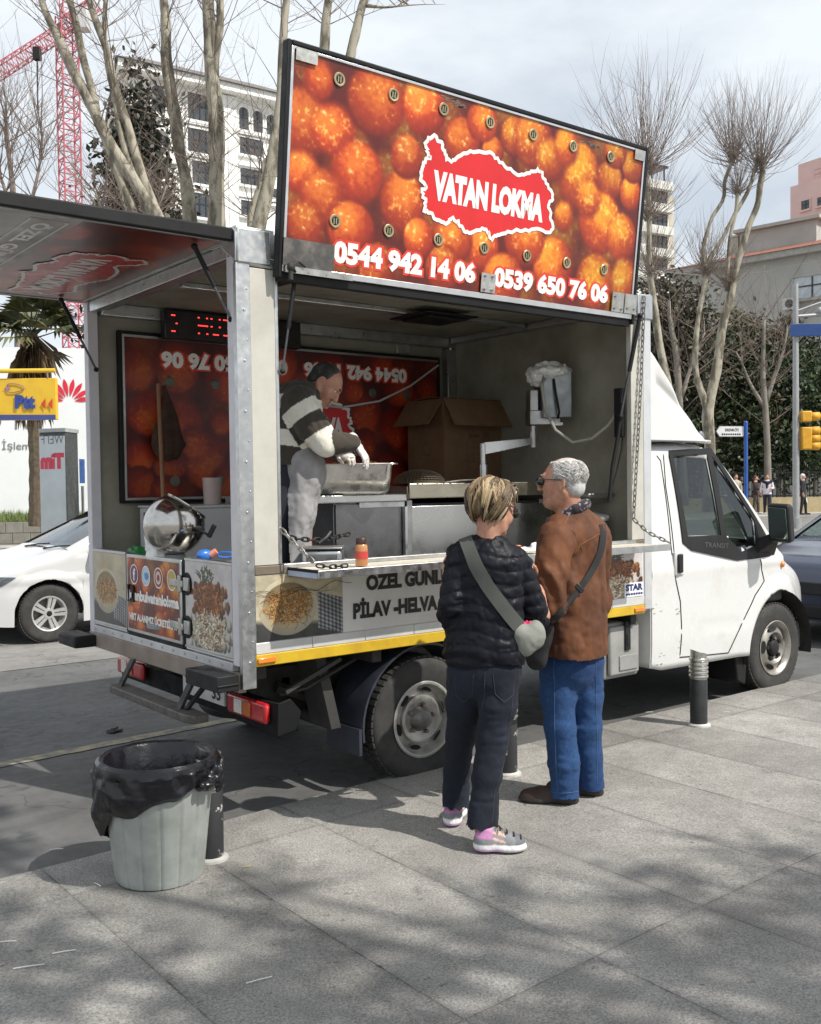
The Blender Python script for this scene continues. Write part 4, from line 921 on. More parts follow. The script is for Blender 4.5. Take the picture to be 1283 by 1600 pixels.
cab_b = Body(sill_line(3.10, 5.46, c_arch, .03), arched(c_base, c_arch), c_zt, c_hw, rc=lambda x: .13 if x < 4 else (.10 if x < 4.75 else .16), T=CT)
def cpx(u, v):
    """photo pixel -> (x,z) on the near side of the cab"""
    y = .08
    for _ in range(8): p = onpl(u, v, 1, y); y = 1-c_hw(p[0], p[2])
    return (float(p[0]), float(p[2]))
w_outer = [cpx(*p) for p in ((1043, 704), (1109, 700), (1204, 852), (1203, 868), (1152, 876), (1080, 860), (1066, 848))]
w_main = [cpx(*p) for p in ((1050, 714), (1103, 710), (1125, 836), (1073, 838))]
w_qtr = [cpx(*p) for p in ((1111, 713), (1178, 815), (1180, 852), (1158, 862), (1133, 838))]
scr = lambda x, y, z, top: 4.07 < x < 4.64 and y < .70-.10*(x-4.07) and z > 1.19
cab = cab_b.build('cab', PAINTW, truck, side_holes=(w_main, w_qtr), top_holes=(scr,))
md = cab.modifiers.new('thick', 'SOLIDIFY'); md.thickness = .012; md.offset = 1
for side in (-1, 1):
    mb = MB(); big = dens(w_outer, 4)
    from mathutils.geometry import tessellate_polygon as _tp
    loops = [[Vector((a, b, 0)) for a, b in L_] for L_ in (big, dens(w_main, 4), dens(w_qtr, 4))]
    pts = [p for L_ in (big, dens(w_main, 4), dens(w_qtr, 4)) for p in L_]
    cab_b.lay(mb, [big, dens(w_main, 4), dens(w_qtr, 4)], .006, side, 0, 3); tr = mb.build('window_trim', BLK, cab, smooth=0)
    md = tr.modifiers.new('thick', 'SOLIDIFY'); md.thickness = .010; md.offset = 0
    for P in (w_main, w_qtr):
        mb = MB(); cab_b.patch(mb, dens([(sum(q[0] for q in P)/len(P)+1.03*(a-sum(q[0] for q in P)/len(P)), sum(q[1] for q in P)/len(P)+1.03*(b-sum(q[1] for q in P)/len(P))) for a, b in P], 3), -.004, side, 0, .003); mb.build('side_window', GLASSV, cab, smooth=0)
# windscreen
mb = MB(); xs_ = np.linspace(4.05, 4.67, 12)
for q, o in ((.71, .003),):
    V = []; 
    for x in xs_:
        z = c_zt(x); ww = .72-.10*(x-4.07)
        V += [(x, 1-ww+2*ww*j/8, z-.012-.02*abs(j/4-1)**2) for j in range(9)]
    mb.add(V, [(i*9+j, i*9+j+1, i*9+9+j+1, i*9+9+j) for i in range(11) for j in range(8)])
mb.build('windscreen', GLASSV, cab, smooth=180)
# door seams, handle, door lettering
mb = MB()
def seam(pxs): mb.tube([cab_b.pt(*p, -1, .0005) for p in pxs], .0045, 5)
dl = [cpx(*p) for p in ((1036, 706), (1040, 760), (1052, 850), (1055, 900), (1063, 940), (1064, 985), (1062, 1027))]; seam(dens(dl, 12)[:-12])
dl2 = [cpx(*p) for p in ((1062, 1027), (1100, 1024), (1138, 1020), (1152, 990), (1166, 960), (1180, 930), (1194, 908), (1190, 890), (1187, 872))]; seam(dens(dl2, 12)[:-12])
seam(dens([cpx(*p) for p in ((1026, 712), (1032, 720), (1048, 850), (1050, 868))], 12)[:-12]); mb.build('door_gap', DARK, cab)
hx = cpx(1060, 880)
mb = MB(); mb.box((hx[0]-.055, .030, hx[1]-.085), (hx[0]+.045, .055, hx[1]+.085)); mb.build('handle_recess', PAINTW, cab, bevel=.02)
mb = MB(); mb.box((hx[0]-.038, .012, hx[1]-.065), (hx[0]+.012, .0298, hx[1]+.065)); mb.build('door_handle', BLK, cab, bevel=.012)
a, b, c_ = [np.array(cab_b.pt(*cpx(*p), -1, .013)) for p in ((1099, 855), (1136, 857), (1099, 847))]
mb = MB(); put_text(mb, 'TRANSIT', a, b-a, c_-a, .0, (0, -.002, 0)); mb.build('lettering', M('embossed_grey', (.09, .09, .09), .4), cab, smooth=0)
# rust and dirt marks low on the door edge
mb = MB(); g = random.Random(5)
for (u, v, n) in ((1026, 958, 4), (1058, 955, 4), (1030, 1024, 5), (1062, 1014, 4)):
    for _ in range(n):
        x, z = cpx(u+g.gauss(0, 5), v+g.gauss(0, 6)); s1, s2 = g.uniform(.004, .02), g.uniform(.002, .005); mb.add([cab_b.pt(x+s1*math.cos(t), z+s2*math.sin(t), -1, .0012) for t in np.linspace(0, 2*math.pi, 9)[:-1]], [tuple(range(8))])
mb.build('paint_chips', M('rust_chip', (.30, .20, .13), .8, var=.3), cab, smooth=0)
# front lower bumper, black fender corner, wheel-arch liner, mudflap, mirror
mb = MB(); V = []; xs2 = np.linspace(5.06, 5.50, 12)
bump = Body(list(np.linspace(5.05, 5.49, 14)), lambda x: .30, lambda x: .66-.10*max(0, (x-5.3)/.2), lambda x, z: c_hw(x, .5)+.018, rc=.06, T=CT); bump.build('front_bumper', M('bumper_grey', (.12, .12, .12), .55, var=.15), truck)
mb = MB(); A = np.linspace(R(-12), R(192), 24); V = [(4.645+.432*math.cos(a), y, .36+.432*math.sin(a)) for a in A for y in (.05, .5)]; mb.add(V, [(2*i, 2*i+1, 2*i+3, 2*i+2) for i in range(len(A)-1)]); mb.add([(p[0], .5, p[2]) for p in V[::2]], [tuple(range(len(A)))])
mb.build('arch_liner', CHAS, cab)
mb = MB(); mb.prism([(4.10, .09, .42), (4.27, .09, .42), (4.24, .09, .12), (4.14, .09, .16)], (0, .30, 0)); mb.build('mud_flap', RUB, truck, bevel=.01)
mir = MB(); mir.hexa([(4.318, -.235, 1.175), (4.44, -.20, 1.185), (4.42, -.02, 1.19), (4.345, -.035, 1.18), (4.294, -.23, 1.465), (4.42, -.195, 1.46), (4.40, -.02, 1.47), (4.318, -.032, 1.47)]); mo = mir.build('door_mirror', BLK, truck, bevel=.03, seg=4)
MB().hexa([(4.310, -.215, 1.21), (4.313, -.215, 1.21), (4.335, -.06, 1.21), (4.332, -.06, 1.21), (4.285, -.21, 1.43), (4.288, -.21, 1.43), (4.310, -.055, 1.44), (4.307, -.055, 1.44)]).build('mirror_glass', M('mirror_glass', (.40, .48, .45), .03, 1., var=.02), mo, bevel=.001)
mb = MB(); mb.hexa([(4.36, -.05, 1.17), (4.46, -.05, 1.17), (4.62, .09, 1.04), (4.30, .07, 1.08), (4.36, -.05, 1.25), (4.44, -.05, 1.25), (4.60, .12, 1.20), (4.34, .09, 1.19)]); mb.build('mirror_arm', BLK, mo, bevel=.015)
MB().sphere(tuple(cab_b.pt(4.70, .99, -1, .0)), .025, 8).build('side_repeater', ORANGE, cab)
# cab interior
SEAT = M('seat_cloth', (.045, .047, .05), .9, var=.25, scale=30)
for yc in (.55, 1.45):
    mb = MB(); mb.box((3.35, yc-.25, .75), (3.9, yc+.25, .95)); mb.hexa([(3.30, yc-.24, .93), (3.46, yc-.24, .93), (3.46, yc+.24, .93), (3.30, yc+.24, .93), (3.18, yc-.2, 1.5), (3.30, yc-.2, 1.5), (3.30, yc+.2, 1.5), (3.18, yc+.2, 1.5)]); mb.box((3.17, yc-.12, 1.53), (3.27, yc+.12, 1.70)); mb.build('seat', SEAT, cab, bevel=.04, seg=3)
mb = MB(); mb.hexa([(4.25, .12, .7), (4.8, .12, .7), (4.8, 1.88, .7), (4.25, 1.88, .7), (4.30, .12, 1.10), (4.72, .12, 1.16), (4.72, 1.88, 1.16), (4.30, 1.88, 1.10)]); mb.box((3.12, .14, .40), (4.4, 1.86, .52)); mb.build('dashboard', M('dash_grey', (.05, .052, .055), .7), cab, bevel=.03)
mb = MB(); mb.box((3.115, .15, .5), (3.13, 1.85, 1.80)); mb.build('cab_back', M('cab_lining', (.20, .20, .19), .8), cab)
mb = MB(); mb.tube([np.array([4.15, 1.5, 1.12])+.2*math.cos(a)*np.array([0, 1, 0])+.2*math.sin(a)*np.array([.45, 0, .9]) for a in np.linspace(0, 2*math.pi, 25)[:-1]], .016, 8, closed=True); mb.cyl((4.15, 1.5, 1.12), (4.35, 1.5, 1.0), .03); mb.bar((4.15, 1.3, 1.12), (4.15, 1.7, 1.12), .02, .04); mb.build('steering_wheel', BLK, cab)
mb = MB(); mb.box((3.58, 1.70, 1.28), (3.74, 1.705, 1.42)); mb.build('red_paper', M('red_paper', (.55, .05, .04), .7), cab); mb = MB(); mb.box((3.80, 1.70, 1.26), (4.02, 1.705, 1.58)); mb.build('pale_sheet', M('pale_sheet', (.50, .55, .48), .7), cab)
# roof fairing
def f_hw(x, z):
    w = .86-.03*max(0, (z-1.9)/.65)
    l = (x-3.25)*.62+ (z-2.36); w -= .025*math.exp(-(l/.035)**2) if x > 3.3 else 0
    return w-.10*max(0, (x-3.6)/.5)**2
f_zt = smooth_fn([(3.18, 2.63), (3.28, 2.56), (3.46, 2.37), (3.64, 2.16), (3.78, 2.01), (3.90, 1.945), (4.02, 1.94)], .03)
Body(list(np.linspace(3.20, 4.0, 26)), lambda x: 1.925, f_zt, f_hw, rc=.07, T=CT, ns=24).build('roof_fairing', PAINTW, truck)
mb = MB(); mb.box((3.065, .25, 1.98), (3.19, 1.75, 2.60)); mb.build('fairing_back', RUB, truck)
mb = MB(); mb.tube([(3.12, .215, 1.925), (3.6, .205, 1.935), (4.03, .25, 1.925)], .014, 8); mb.build('fairing_rail', M('alu_pale', (.66, .67, .68)), truck)
for x in (3.36, 3.86):
    MB().sphere((x, .20, 1.965), .028, 8, sq=(1, .6, 1.3)).build('fairing_bolt', M('grey_cap', (.16, .17, .18), .5), truck)

# ------------------------------------------------------------------ inside the food truck
INN = M('far_print_back', (.05, .05, .05), .6)
FAR_IMG = mkimg('lokma_print_shaded', art_balls(900, 360, 11, MAINB)*np.array([.80, .50, .33]))  # sign print darkened in its colours for the shade inside the truck
# far hatch: the same print, hung upside down
def fp(u, v, o=0.): return np.array([2.78-2.56*u, 1.935-o, 2.60-1.02*v])
mb = MB(); mb.box((.185, 1.90, 1.545), (2.825, 1.9445, 2.64)); fh = mb.build('far_hatch', RUB, truck, bevel=.006)
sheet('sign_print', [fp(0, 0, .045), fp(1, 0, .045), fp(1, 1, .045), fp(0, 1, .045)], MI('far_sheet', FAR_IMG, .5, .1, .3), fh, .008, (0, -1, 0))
mb = MB(); q = lambda a, b: mb.hexa([np.array(fp(a[0], a[1], .037)), np.array(fp(b[0], a[1], .037)), np.array(fp(b[0], b[1], .037)), np.array(fp(a[0], b[1], .037)), np.array(fp(a[0], a[1], .047)), np.array(fp(b[0], a[1], .047)), np.array(fp(b[0], b[1], .047)), np.array(fp(a[0], b[1], .047))])
q((-.006, -.016), (1.006, -.001)); q((-.006, 1.001), (1.006, 1.016)); q((1.0005, -.0005), (1.006, 1.0005)); mb.build('hatch_frame', STEELD, fh)
sign_art(lambda u, v: fp(u, v, .0455), (0, -.0012, 0), fh)
for i, (u, v) in enumerate(EYE):
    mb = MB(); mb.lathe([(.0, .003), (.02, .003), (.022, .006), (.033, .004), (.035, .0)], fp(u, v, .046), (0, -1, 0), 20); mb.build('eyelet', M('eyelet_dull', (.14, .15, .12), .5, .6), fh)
mb = MB(); mb.tube([(2.80, 1.89, 2.58), (2.5, 1.87, 2.40), (2.2, 1.87, 2.27), (1.85, 1.87, 2.21), (1.5, 1.87, 2.23)], .008, 8); mb.build('white_cable', M('white_cable', (.55, .55, .52), .6), truck)
for x in (.5, 1.36, 2.42): MB().box((x, 1.93, 2.655), (x+.13, 1.944, 2.75)).build('hinge_plate', ZINC, truck, bevel=.004)
# LED sign
led = thing('led_sign', (.96, 1.82, 2.60), 'black LED strip sign with red moving letters hung on the far wall of the truck', 'LED sign')
MB().box((.455, 1.80, 2.60), (1.475, 1.875, 2.785)).build('housing', M('led_black', (.014, .013, .013), .35), led, bevel=.008)
LEDM = M('led_red', (.6, .03, .03), .4, em=(1, .05, .04, 2.2))
FNT = {'H': ('10001', '10001', '11111', '10001', '10001'), 'U': ('10001', '10001', '10001', '10001', '01110'), 'Z': ('11111', '00010', '00100', '01000', '11111'), 'R': ('11110', '10001', '11110', '10010', '10001'), '1': ('110', '010', '001', '010', '110')}
mb = MB(); X = .50
for ch in '1  HUZUR':
    if ch == ' ': X += .062; continue
    for r_, row in enumerate(FNT[ch]):
        for c_, b in enumerate(row):
            if b == '1' and r_ % 2 == 0: mb.box((X+c_*.0150, 1.7975, 2.745-r_*.0255), (X+c_*.0150+.0115, 1.7995, 2.745-r_*.0255+.008))
    X += .0150*len(FNT[ch][0])+.017
mb.build('led_letters', LEDM, led, smooth=0)
# work table (steel) with enclosed front and white cabinet behind
tab = thing('work_table', (1.15, 1.0, .86), 'low stainless steel work table under the deep steel pan', 'work table')
mb = MB(); mb.box((.66, .70, 1.537), (1.545, 1.42, 1.584)); mb.build('table_top', STEEL, tab, bevel=.006)
MB().box((1.02, .745, .865), (1.535, 1.40, 1.536)).build('drawer_case', M('dark_steel', (.20, .20, .205), .3, .9, var=.15), tab, bevel=.004)
mb = MB(); mb.box((1.03, .732, 1.20), (1.525, .7445, 1.527)); mb.build('drawer_front', M('dark_steel', (.20, .20, .205)), tab, bevel=.004)
mb = MB(); mb.box((1.03, .732, .87), (1.525, .7445, 1.185)); mb.build('drawer_front', M('dark_steel', (.20, .20, .205)), tab, bevel=.004)
mb = MB(); mb.box((1.20, .728, 1.505), (1.545, .7315, 1.536)); mb.box((1.527, .70, 1.18), (1.545, .7315, 1.5045)); mb.build('front_angle', ALU, tab)
mb = MB(); mb.box((.66, .72, .865), (.70, .76, 1.536)); mb.build('leg', STEELD, tab); mb = MB(); mb.box((.66, 1.36, .865), (.70, 1.40, 1.536)); mb.build('leg', STEELD, tab)
cab2 = thing('cabinet', (.6, 1.6, .86), 'white chest cabinet behind the steel kneading bowl', 'cabinet')
mb = MB(); mb.box((.30, 1.34, .865), (1.15, 1.895, 1.515)); mb.build('carcass', M('cabinet_white', (.58, .59, .60), .4, var=.05), cab2, bevel=.008)
mb = MB(); mb.box((.29, 1.33, 1.5155), (1.16, 1.9, 1.53)); mb.build('lid', M('cabinet_white', (.58, .59, .60)), cab2, bevel=.004)
# fryer counter
fry = thing('fryer_counter', (2.2, 1.1, .86), 'long stainless fryer counter with a raised rim across the middle of the truck', 'fryer')
mb = MB(); mb.box((1.56, .74, .865), (2.86, 1.86, 1.52)); mb.build('cabinet_body', M('black_gap', (.02, .02, .02), .6), fry)
mb = MB(); mb.box((1.60, .722, .87), (2.86, .7395, 1.505)); mb.build('front_panel', STEEL, fry, bevel=.004)
mb = MB(); mb.box((1.555, .715, .865), (1.597, .745, 1.545)); mb.build('corner_post', STEELD, fry, bevel=.004)
mb = MB(); mb.box((1.55, .68, 1.555), (2.90, .705, 1.648)); mb.box((1.55, .7055, 1.55), (1.575, 1.86, 1.632)); mb.box((2.875, .7055, 1.55), (2.90, 1.86, 1.632)); mb.box((1.5755, 1.84, 1.55), (2.8745, 1.865, 1.632)); mb.build('rim', M('rim_brassy', (.46, .42, .34), .34, 1., var=.14, scale=4), fry, bevel=.005)
mb = MB(); mb.box((1.5755, .7055, 1.555), (2.8745, 1.8395, 1.60)); mb.build('work_top', STEELD, fry)
# dough dispenser on a swing arm
dsp = thing('dough_dispenser', (2.15, .75, 1.60), 'stainless dough dispenser on a swing arm with clear film over its top', 'dispenser')
q0 = onpl(755, 745, 1, .80); q0[2] = 1.60
mb = MB(); mb.cyl(q0, q0+np.array([0, 0, .17]), .030, n=20); mb.cyl(q0+np.array([0, 0, .17]), q0+np.array([0, 0, .31]), .022, n=20); mb.build('pillar', STEEL, dsp)
q1 = q0+np.array([0, 0, .285]); q2 = onpl(833, 688, 1, .72)
dv = (q2-q1); dv[2] = 0; dv /= np.linalg.norm(dv); sd = np.array([-dv[1], dv[0], 0])
mb = MB(); P = [q1-[0, 0, .05], q2-[0, 0, .028], q2+[0, 0, .02], q1+[0, 0, .035]]; mb.prism([p-sd*.02 for p in P], sd*.04); mb.build('swing_arm', STEEL, dsp, bevel=.004)
mb = MB(); mb.cyl(q2-np.array([0, 0, .05]), q2+np.array([0, 0, .06]), .03, n=16); mb.cyl(q2+np.array([0, 0, .06]), q2+np.array([0, 0, .10]), .022, n=12); mb.build('pivot', STEELD, dsp)
m0 = onpl(864, 617, 1, .66)      # centre of the hopper box
ux, uy = np.array([.89, -.46, 0]), np.array([.46, .89, 0])
mb = MB(); mb.obox(m0, ux*.105, uy*.10, (0, 0, .165)); mb.build('hopper_box', M('hopper_steel', (.27, .28, .28), .4, .85, var=.12, scale=5), dsp, bevel=.008)
mb = MB(); mb.obox(m0-ux*.15+np.array([0, 0, -.09]), ux*.03, uy*.05, (0, 0, .12)); mb.obox(m0-ux*.075+np.array([0, 0, -.16]), ux*.11, uy*.06, (0, 0, .05)); mb.build('motor_bracket', STEELD, dsp, bevel=.006)
mb = MB(); mb.cyl(m0-np.array([.0, .0, .17]), m0-np.array([0, 0, .21]), .03, .02, 14); mb.obox(m0+ux*.01-uy*.05-np.array([0, 0, .205]), ux*.04, uy*.01, (0, 0, .01)); mb.build('nozzle', ALU, dsp)
CLEAR = M('clear_film', (.80, .80, .78), .22, trans=.0, var=.08, scale=12, spec=.6)
def film(name, s, amp, sc_, mat, parent=None, h=.008, **k):
    s.post = lambda P, d: d+amp*vnoise(P, sc_)+amp*.6*vnoise(P, sc_*2.7); return sdf_obj(name, s, mat, parent, h, **k)
s = SDF(.03).ell(m0+np.array([0, 0, .155])-ux*.02, (.155, .15, .045)).ell(m0+np.array([0, 0, .185])-ux*.01, (.10, .09, .05)).ell(m0-ux*.12+np.array([0, 0, .12]), (.05, .07, .07))
film('plastic_film', s, .03, 22, CLEAR, dsp)
hose = [m0-ux*.09+np.array([0, 0, .10])-uy*.105]; 
for u, v, y in ((846, 600, .55), (852, 640, .52), (868, 672, .48), (895, 691, .40), (925, 685, .30), (950, 665, .18), (968, 640, .07), (972, 628, .05)): hose.append(onpl(u, v, 1, y))
mb = MB(); mb.tube(hose, .0105, 8); mb.build('supply_hose', M('hose_grey', (.30, .29, .26), .55, var=.2), dsp)
hs2 = [m0-ux*.03+np.array([0, 0, .10])-uy*.11, m0-ux*.02-uy*.12, m0-ux*.0-uy*.13-np.array([0, 0, .13]), m0-uy*.1-np.array([0, 0, .17])]; mb = MB(); mb.tube(hs2, .008, 8); mb.build('supply_cable', RUB, dsp)
mb = MB(); mb.tube([onpl(u, v, 1, .045) for u, v in ((972, 630), (966, 680), (957, 730), (952, 785))], .012, 8); mb.tube([onpl(u, v, 1, .06) for u, v in ((975, 645), (972, 700), (962, 745), (955, 768))], .006, 6); mb.build('wall_cable', RUB, truck)
mb = MB(); mb.box((2.80, .045, 1.93), (2.84, .11, 2.25)); mb.build('cable_duct', RUB, truck, bevel=.008)
# cardboard box
CARD = M('cardboard', (.185, .105, .052), .85, c2=(.135, .074, .036), scale=5, bump=.08)
cb = thing('cardboard_box', (2.45, 1.45, 1.60), 'open brown cardboard box with folded-out flaps on the fryer counter', 'box')
e = onpl(735, 742, 2, 1.605); fx, fy = np.array([.83, -.35, 0]), np.array([-.42, .66, 0])
H_ = .66; c0 = np.array([2.40, 1.36, 1.603]); ax_, ay_ = np.array([.56, 0, 0]), np.array([0, .42, 0])
mb = MB(); mb.prism([c0, c0+ax_, c0+ax_+ay_, c0+ay_], (0, 0, .01))
for a, b in ((c0, c0+ax_), (c0+ax_, c0+ax_+ay_), (c0+ax_+ay_, c0+ay_), (c0+ay_, c0)):
    mb.bar((a+b)/2+np.array([0, 0, .012]), (a+b)/2+np.array([0, 0, H_]), .006, np.linalg.norm(b-a)) if abs((b-a)[1]) < .01 else mb.bar((a+b)/2+np.array([0, 0, .012]), (a+b)/2+np.array([0, 0, H_]), np.linalg.norm(b-a)-.013, .006)
mb.build('carton', CARD, cb)
top = c0+np.array([0, 0, H_])
def flap(a, b, d, nm='flap'): mb = MB(); mb.prism([a, b, b+d, a+d], np.cross(b-a, d)/np.linalg.norm(np.cross(b-a, d))*.005); mb.build(nm, CARD, cb)
flap(top-np.array([0, .004, 0]), top+ax_-np.array([0, .004, 0]), np.array([.0, -.13, -.20])); flap(top+ay_-np.array([.004, 0, 0]), top-np.array([.004, 0, 0]), np.array([-.14, 0, -.19])); flap(top+ay_+np.array([0, 0, .004]), top+ay_+ax_+np.array([0, 0, .004]), np.array([0, -.21, .012])); flap(top+np.array([0, 0, .004]), top+ax_+np.array([0, 0, .004]), np.array([0, .205, .016]))
mb = MB()
for i in range(4): mb.box((2.62, 1.3555, 1.80+i*.055), (2.88, 1.3565, 1.803+i*.055))
for i in range(5): mb.box((2.62+i*.065, 1.3555, 1.80), (2.6225+i*.065, 1.3565, 1.966))
for x, z, w_, h_ in ((2.64, 1.98, .10, .03), (2.78, 1.975, .07, .045), (2.5, 1.65, .12, .02)): mb.box((x, 1.3555, z), (x+w_, 1.3565, z+h_))
for r_ in (.05, .04): mb.tube([(2.397, 1.55+r_*math.cos(a), 1.9+r_*math.sin(a)) for a in np.linspace(0, 2*math.pi, 17)[:-1]], .002, 4, closed=True)
mb.build('carton_mark', M('box_ink', (.10, .055, .03), .8), cb, smooth=0)
# deep steel pan of dough balls
pn = thing('steel_pan', (1.06, .62, 1.585), 'deep rectangular stainless pan the vendor is reaching into', 'pan')
pc = np.array([1.16, .80, 1.585]); pu, pv = RL*.98+FL*.2, FL*.98-RL*.2; pu /= np.linalg.norm(pu); pv /= np.linalg.norm(pv)
def rrect(hx_, hy_, r, n=6):
    out = []
    for cx_, cy_, a0 in ((hx_-r, hy_-r, 0), (-hx_+r, hy_-r, 90), (-hx_+r, -hy_+r, 180), (hx_-r, -hy_+r, 270)):
        for k_ in range(n+1): a = R(a0+90*k_/n); out.append((cx_+r*math.cos(a), cy_+r*math.sin(a)))
    return out
mb = MB(); rings = []
for hx_, hy_, r, z in ((.005, .005, .004, .003), (.215, .125, .05, .0), (.240, .148, .055, .02), (.252, .160, .05, .10), (.260, .168, .05, .180), (.288, .190, .055, .186), (.290, .192, .055, .181), (.2885, .1905, .055, .178), (.258, .166, .048, .176), (.248, .156, .05, .10), (.236, .144, .055, .022), (.21, .12, .05, .006), (.004, .004, .003, .006)):
    rings.append([pc+pu*a+pv*b+np.array([0, 0, z]) for a, b in rrect(hx_, hy_, r)])
k = len(rings[0]); mb.add([p for r in rings for p in r], [(i*k+j, i*k+(j+1) % k, (i+1)*k+(j+1) % k, (i+1)*k+j) for i in range(len(rings)-1) for j in range(k)])
mb.build('pan_body', M('pan_steel', (.62, .61, .58), .27, 1., var=.14, scale=6, bump=.05, bscale=12, rvar=.16), pn, smooth=50)
g = random.Random(4); DOUGH = M('fried_dough', (.62, .30, .07), .45, c2=(.48, .19, .04), scale=25, bump=.15)
grp = 'fried dough balls in the steel pan'
for i in range(46):
    a, b = g.uniform(-.21, .21), g.uniform(-.12, .12); z = .135+g.uniform(-.02, .03)+(.02 if i % 5 == 0 else 0); p = pc+pu*a+pv*b+np.array([0, 0, z])
    o = MB().sphere((0, 0, 0), .024, 7, sq=(1, 1, .92)).build('dough_ball', DOUGH, None, org=(0, 0, 0), smooth=180) if i == 0 else dbo.copy()
    if i == 0: dbo = o; tag(o, 'golden fried dough ball in the steel pan under the hands of the vendor', 'dough ball', grp)
    else: col.objects.link(o)
    o.location = tuple(p); o.rotation_euler = (g.random()*3, g.random()*3, g.random()*3)
# wire skimmer basket
sk = thing('skimmer', (1.72, .86, 1.634), 'dark wire mesh skimmer lying upside down on the fryer rim beside the pan', 'skimmer')
kc = onpl(655, 747, 1, .80); kc[2] = 1.652; mb = MB(); rk, hk = .165, .085
for i in range(22):
    a = math.pi*i/22; d = np.array([math.cos(a), math.sin(a), 0]); mb.tube([kc+d*rk*math.sin(t)+np.array([0, 0, hk*math.cos(t)]) for t in np.linspace(-math.pi/2, math.pi/2, 15)], .0016, 4)
for t in np.linspace(.15, math.pi/2, 10): mb.tube([kc+np.array([rk*math.sin(t)*math.cos(a), rk*math.sin(t)*math.sin(a), hk*math.cos(t)]) for a in np.linspace(0, 2*math.pi, 29)[:-1]], .0016 if t < 1.5 else .005, 4, closed=True)
mb.build('mesh_bowl', M('wire_dark', (.22, .19, .14), .45, .7), sk); mb = MB(); mb.tube([kc+RL*.17, kc+RL*.26+np.array([0, 0, .01]), kc+RL*.5+FL*.3+np.array([0, 0, .02])], .006, 6); mb.build('handle', STEELD, sk)
# kneading bowl with crank
kb = thing('kneading_machine', (.13, .98, 1.0), 'round stainless kneading bowl with a black crank handle behind the rear panels', 'kneading machine')
bc = at(272, 820, 5.62); axd = RL*.50+np.array([0, 0, .78])+FL*.22; axd /= np.linalg.norm(axd); rb = .17
prof = [(rb*math.sin(t), -rb*math.cos(t)) for t in np.linspace(.02, 2.35, 26)]; prof += [(prof[-1][0]+.006, prof[-1][1]+.002), (prof[-1][0]+.006, prof[-1][1]+.008), (prof[-1][0]-.004, prof[-1][1]+.006)]+[((rb-.006)*math.sin(t), -(rb-.006)*math.cos(t)) for t in np.linspace(2.33, .02, 20)]
MB().lathe(prof, bc, axd, 48).build('bowl', M('bowl_steel', (.50, .48, .45), .13, 1., var=.1, rvar=.06, scale=4), kb, smooth=60)
cp = bc+RL*.145-FL*.09-np.array([0, 0, .03]); mb = MB(); mb.cyl(bc+RL*.12-FL*.05-np.array([0, 0, .02]), cp+RL*.03, .022, n=14); mb.bar(cp+RL*.02, cp+RL*.075-np.array([0, 0, .03]), .02, .012); mb.cyl(cp+RL*.07-np.array([0, 0, .035])-FL*.02, cp+RL*.105+np.array([0, 0, .03])-FL*.03, .014, n=12); mb.build('crank', BLK, kb, bevel=.002)
mb = MB(); mb.cyl((bc[0], bc[1], .865), (bc[0], bc[1], 1.27), .06, n=20); mb.cyl((bc[0], bc[1], .862), (bc[0], bc[1], .89), .16, n=28); mb.build('pedestal', M('machine_grey', (.24, .25, .26), .5), kb, bevel=.006)
s = SDF(.03).chain([bc-RL*.13-np.array([0, 0, .06]), bc-RL*.10-np.array([0, 0, .15]), bc-RL*.06-np.array([0, 0, .23]), bc-RL*.02-np.array([0, 0, .30])], [.035, .055, .06, .06])
film('plastic_wrap', s, .03, 24, CLEAR, kb)
# small things behind the rear panels
bl = onpl(320, 868, 0, .10); bl[2] = 1.285
t = thing('blue_bottle', bl, 'small blue plastic bottle with a red and white cap lying behind the rear panels', 'bottle')
MB().sphere(bl, .036, 10, sq=(1.3, .9, .9)).build('bottle_body', M('blue_plastic', (.03, .16, .55), .3, coat=.4), t); MB().cyl(bl+RL*.03, bl+RL*.062+np.array([0, 0, .02]), .018, n=12).build('cap', M('cap_red', (.7, .25, .18), .4), t)
mb = MB(); b2 = bl+RL*.11; mb.tube([b2+RL*.04*math.cos(a)+np.array([0, 0, .014*math.sin(a)]) for a in np.linspace(0, 2*math.pi, 19)[:-1]], .006, 6, closed=True); tag(mb.build('hose_ring', M('blue_plastic', (.03, .16, .55)), org=b2), 'loop of thin blue tube lying beside the blue bottle', 'tube')
sup = MB().box((.05, .12, .866), (.30, .58, 1.248)); tag(sup.build('storage_crate', M('crate_grey', (.20, .21, .22), .7), org=(.17, .35, .866), bevel=.01), 'low grey crate standing behind the rear right panel', 'crate')
s = SDF(.02).ell(onpl(214, 862, 0, .12)-np.array([0, 0, .05]), (.07, .09, .09)); film('green_bag', s, .035, 20, M('green_plastic', (.03, .20, .05), .35, var=.3), None, org=tuple(onpl(214, 862, 0, .12)), h=.007); tag(bpy.data.objects['green_bag'], 'crumpled green plastic bag behind the rear left panel', 'plastic bag')
sup = MB().box((.06, 1.0, .866), (.26, 1.6, 1.17)); tag(sup.build('storage_crate', M('crate_dark', (.06, .06, .065), .7), org=(.16, 1.3, .866), bevel=.01), 'dark crate on the truck floor under the green plastic bag', 'crate')
cu = onpl(332, 778, 1, 1.62); cu[2] = 1.531
t = MB().lathe([(.001, .002), (.055, 0), (.062, .17), (.0585, .17), (.052, .006), (.001, .006)], cu, (0, 0, 1), 24).build('plastic_tub', M('tub_pink', (.52, .42, .38), .35, var=.08), org=cu, smooth=50); tag(t, 'pale pink see-through plastic tub on the white cabinet', 'tub')
b0, b1 = onpl(247, 600, 1, 1.80), onpl(256, 800, 1, 1.62)
br = thing('broom', b1, 'wooden broom stick leaning against the upside-down lokma print', 'broom'); MB().cyl(b0, b1, .013, n=10).build('stick', M('broom_wood', (.24, .12, .06), .6), br)
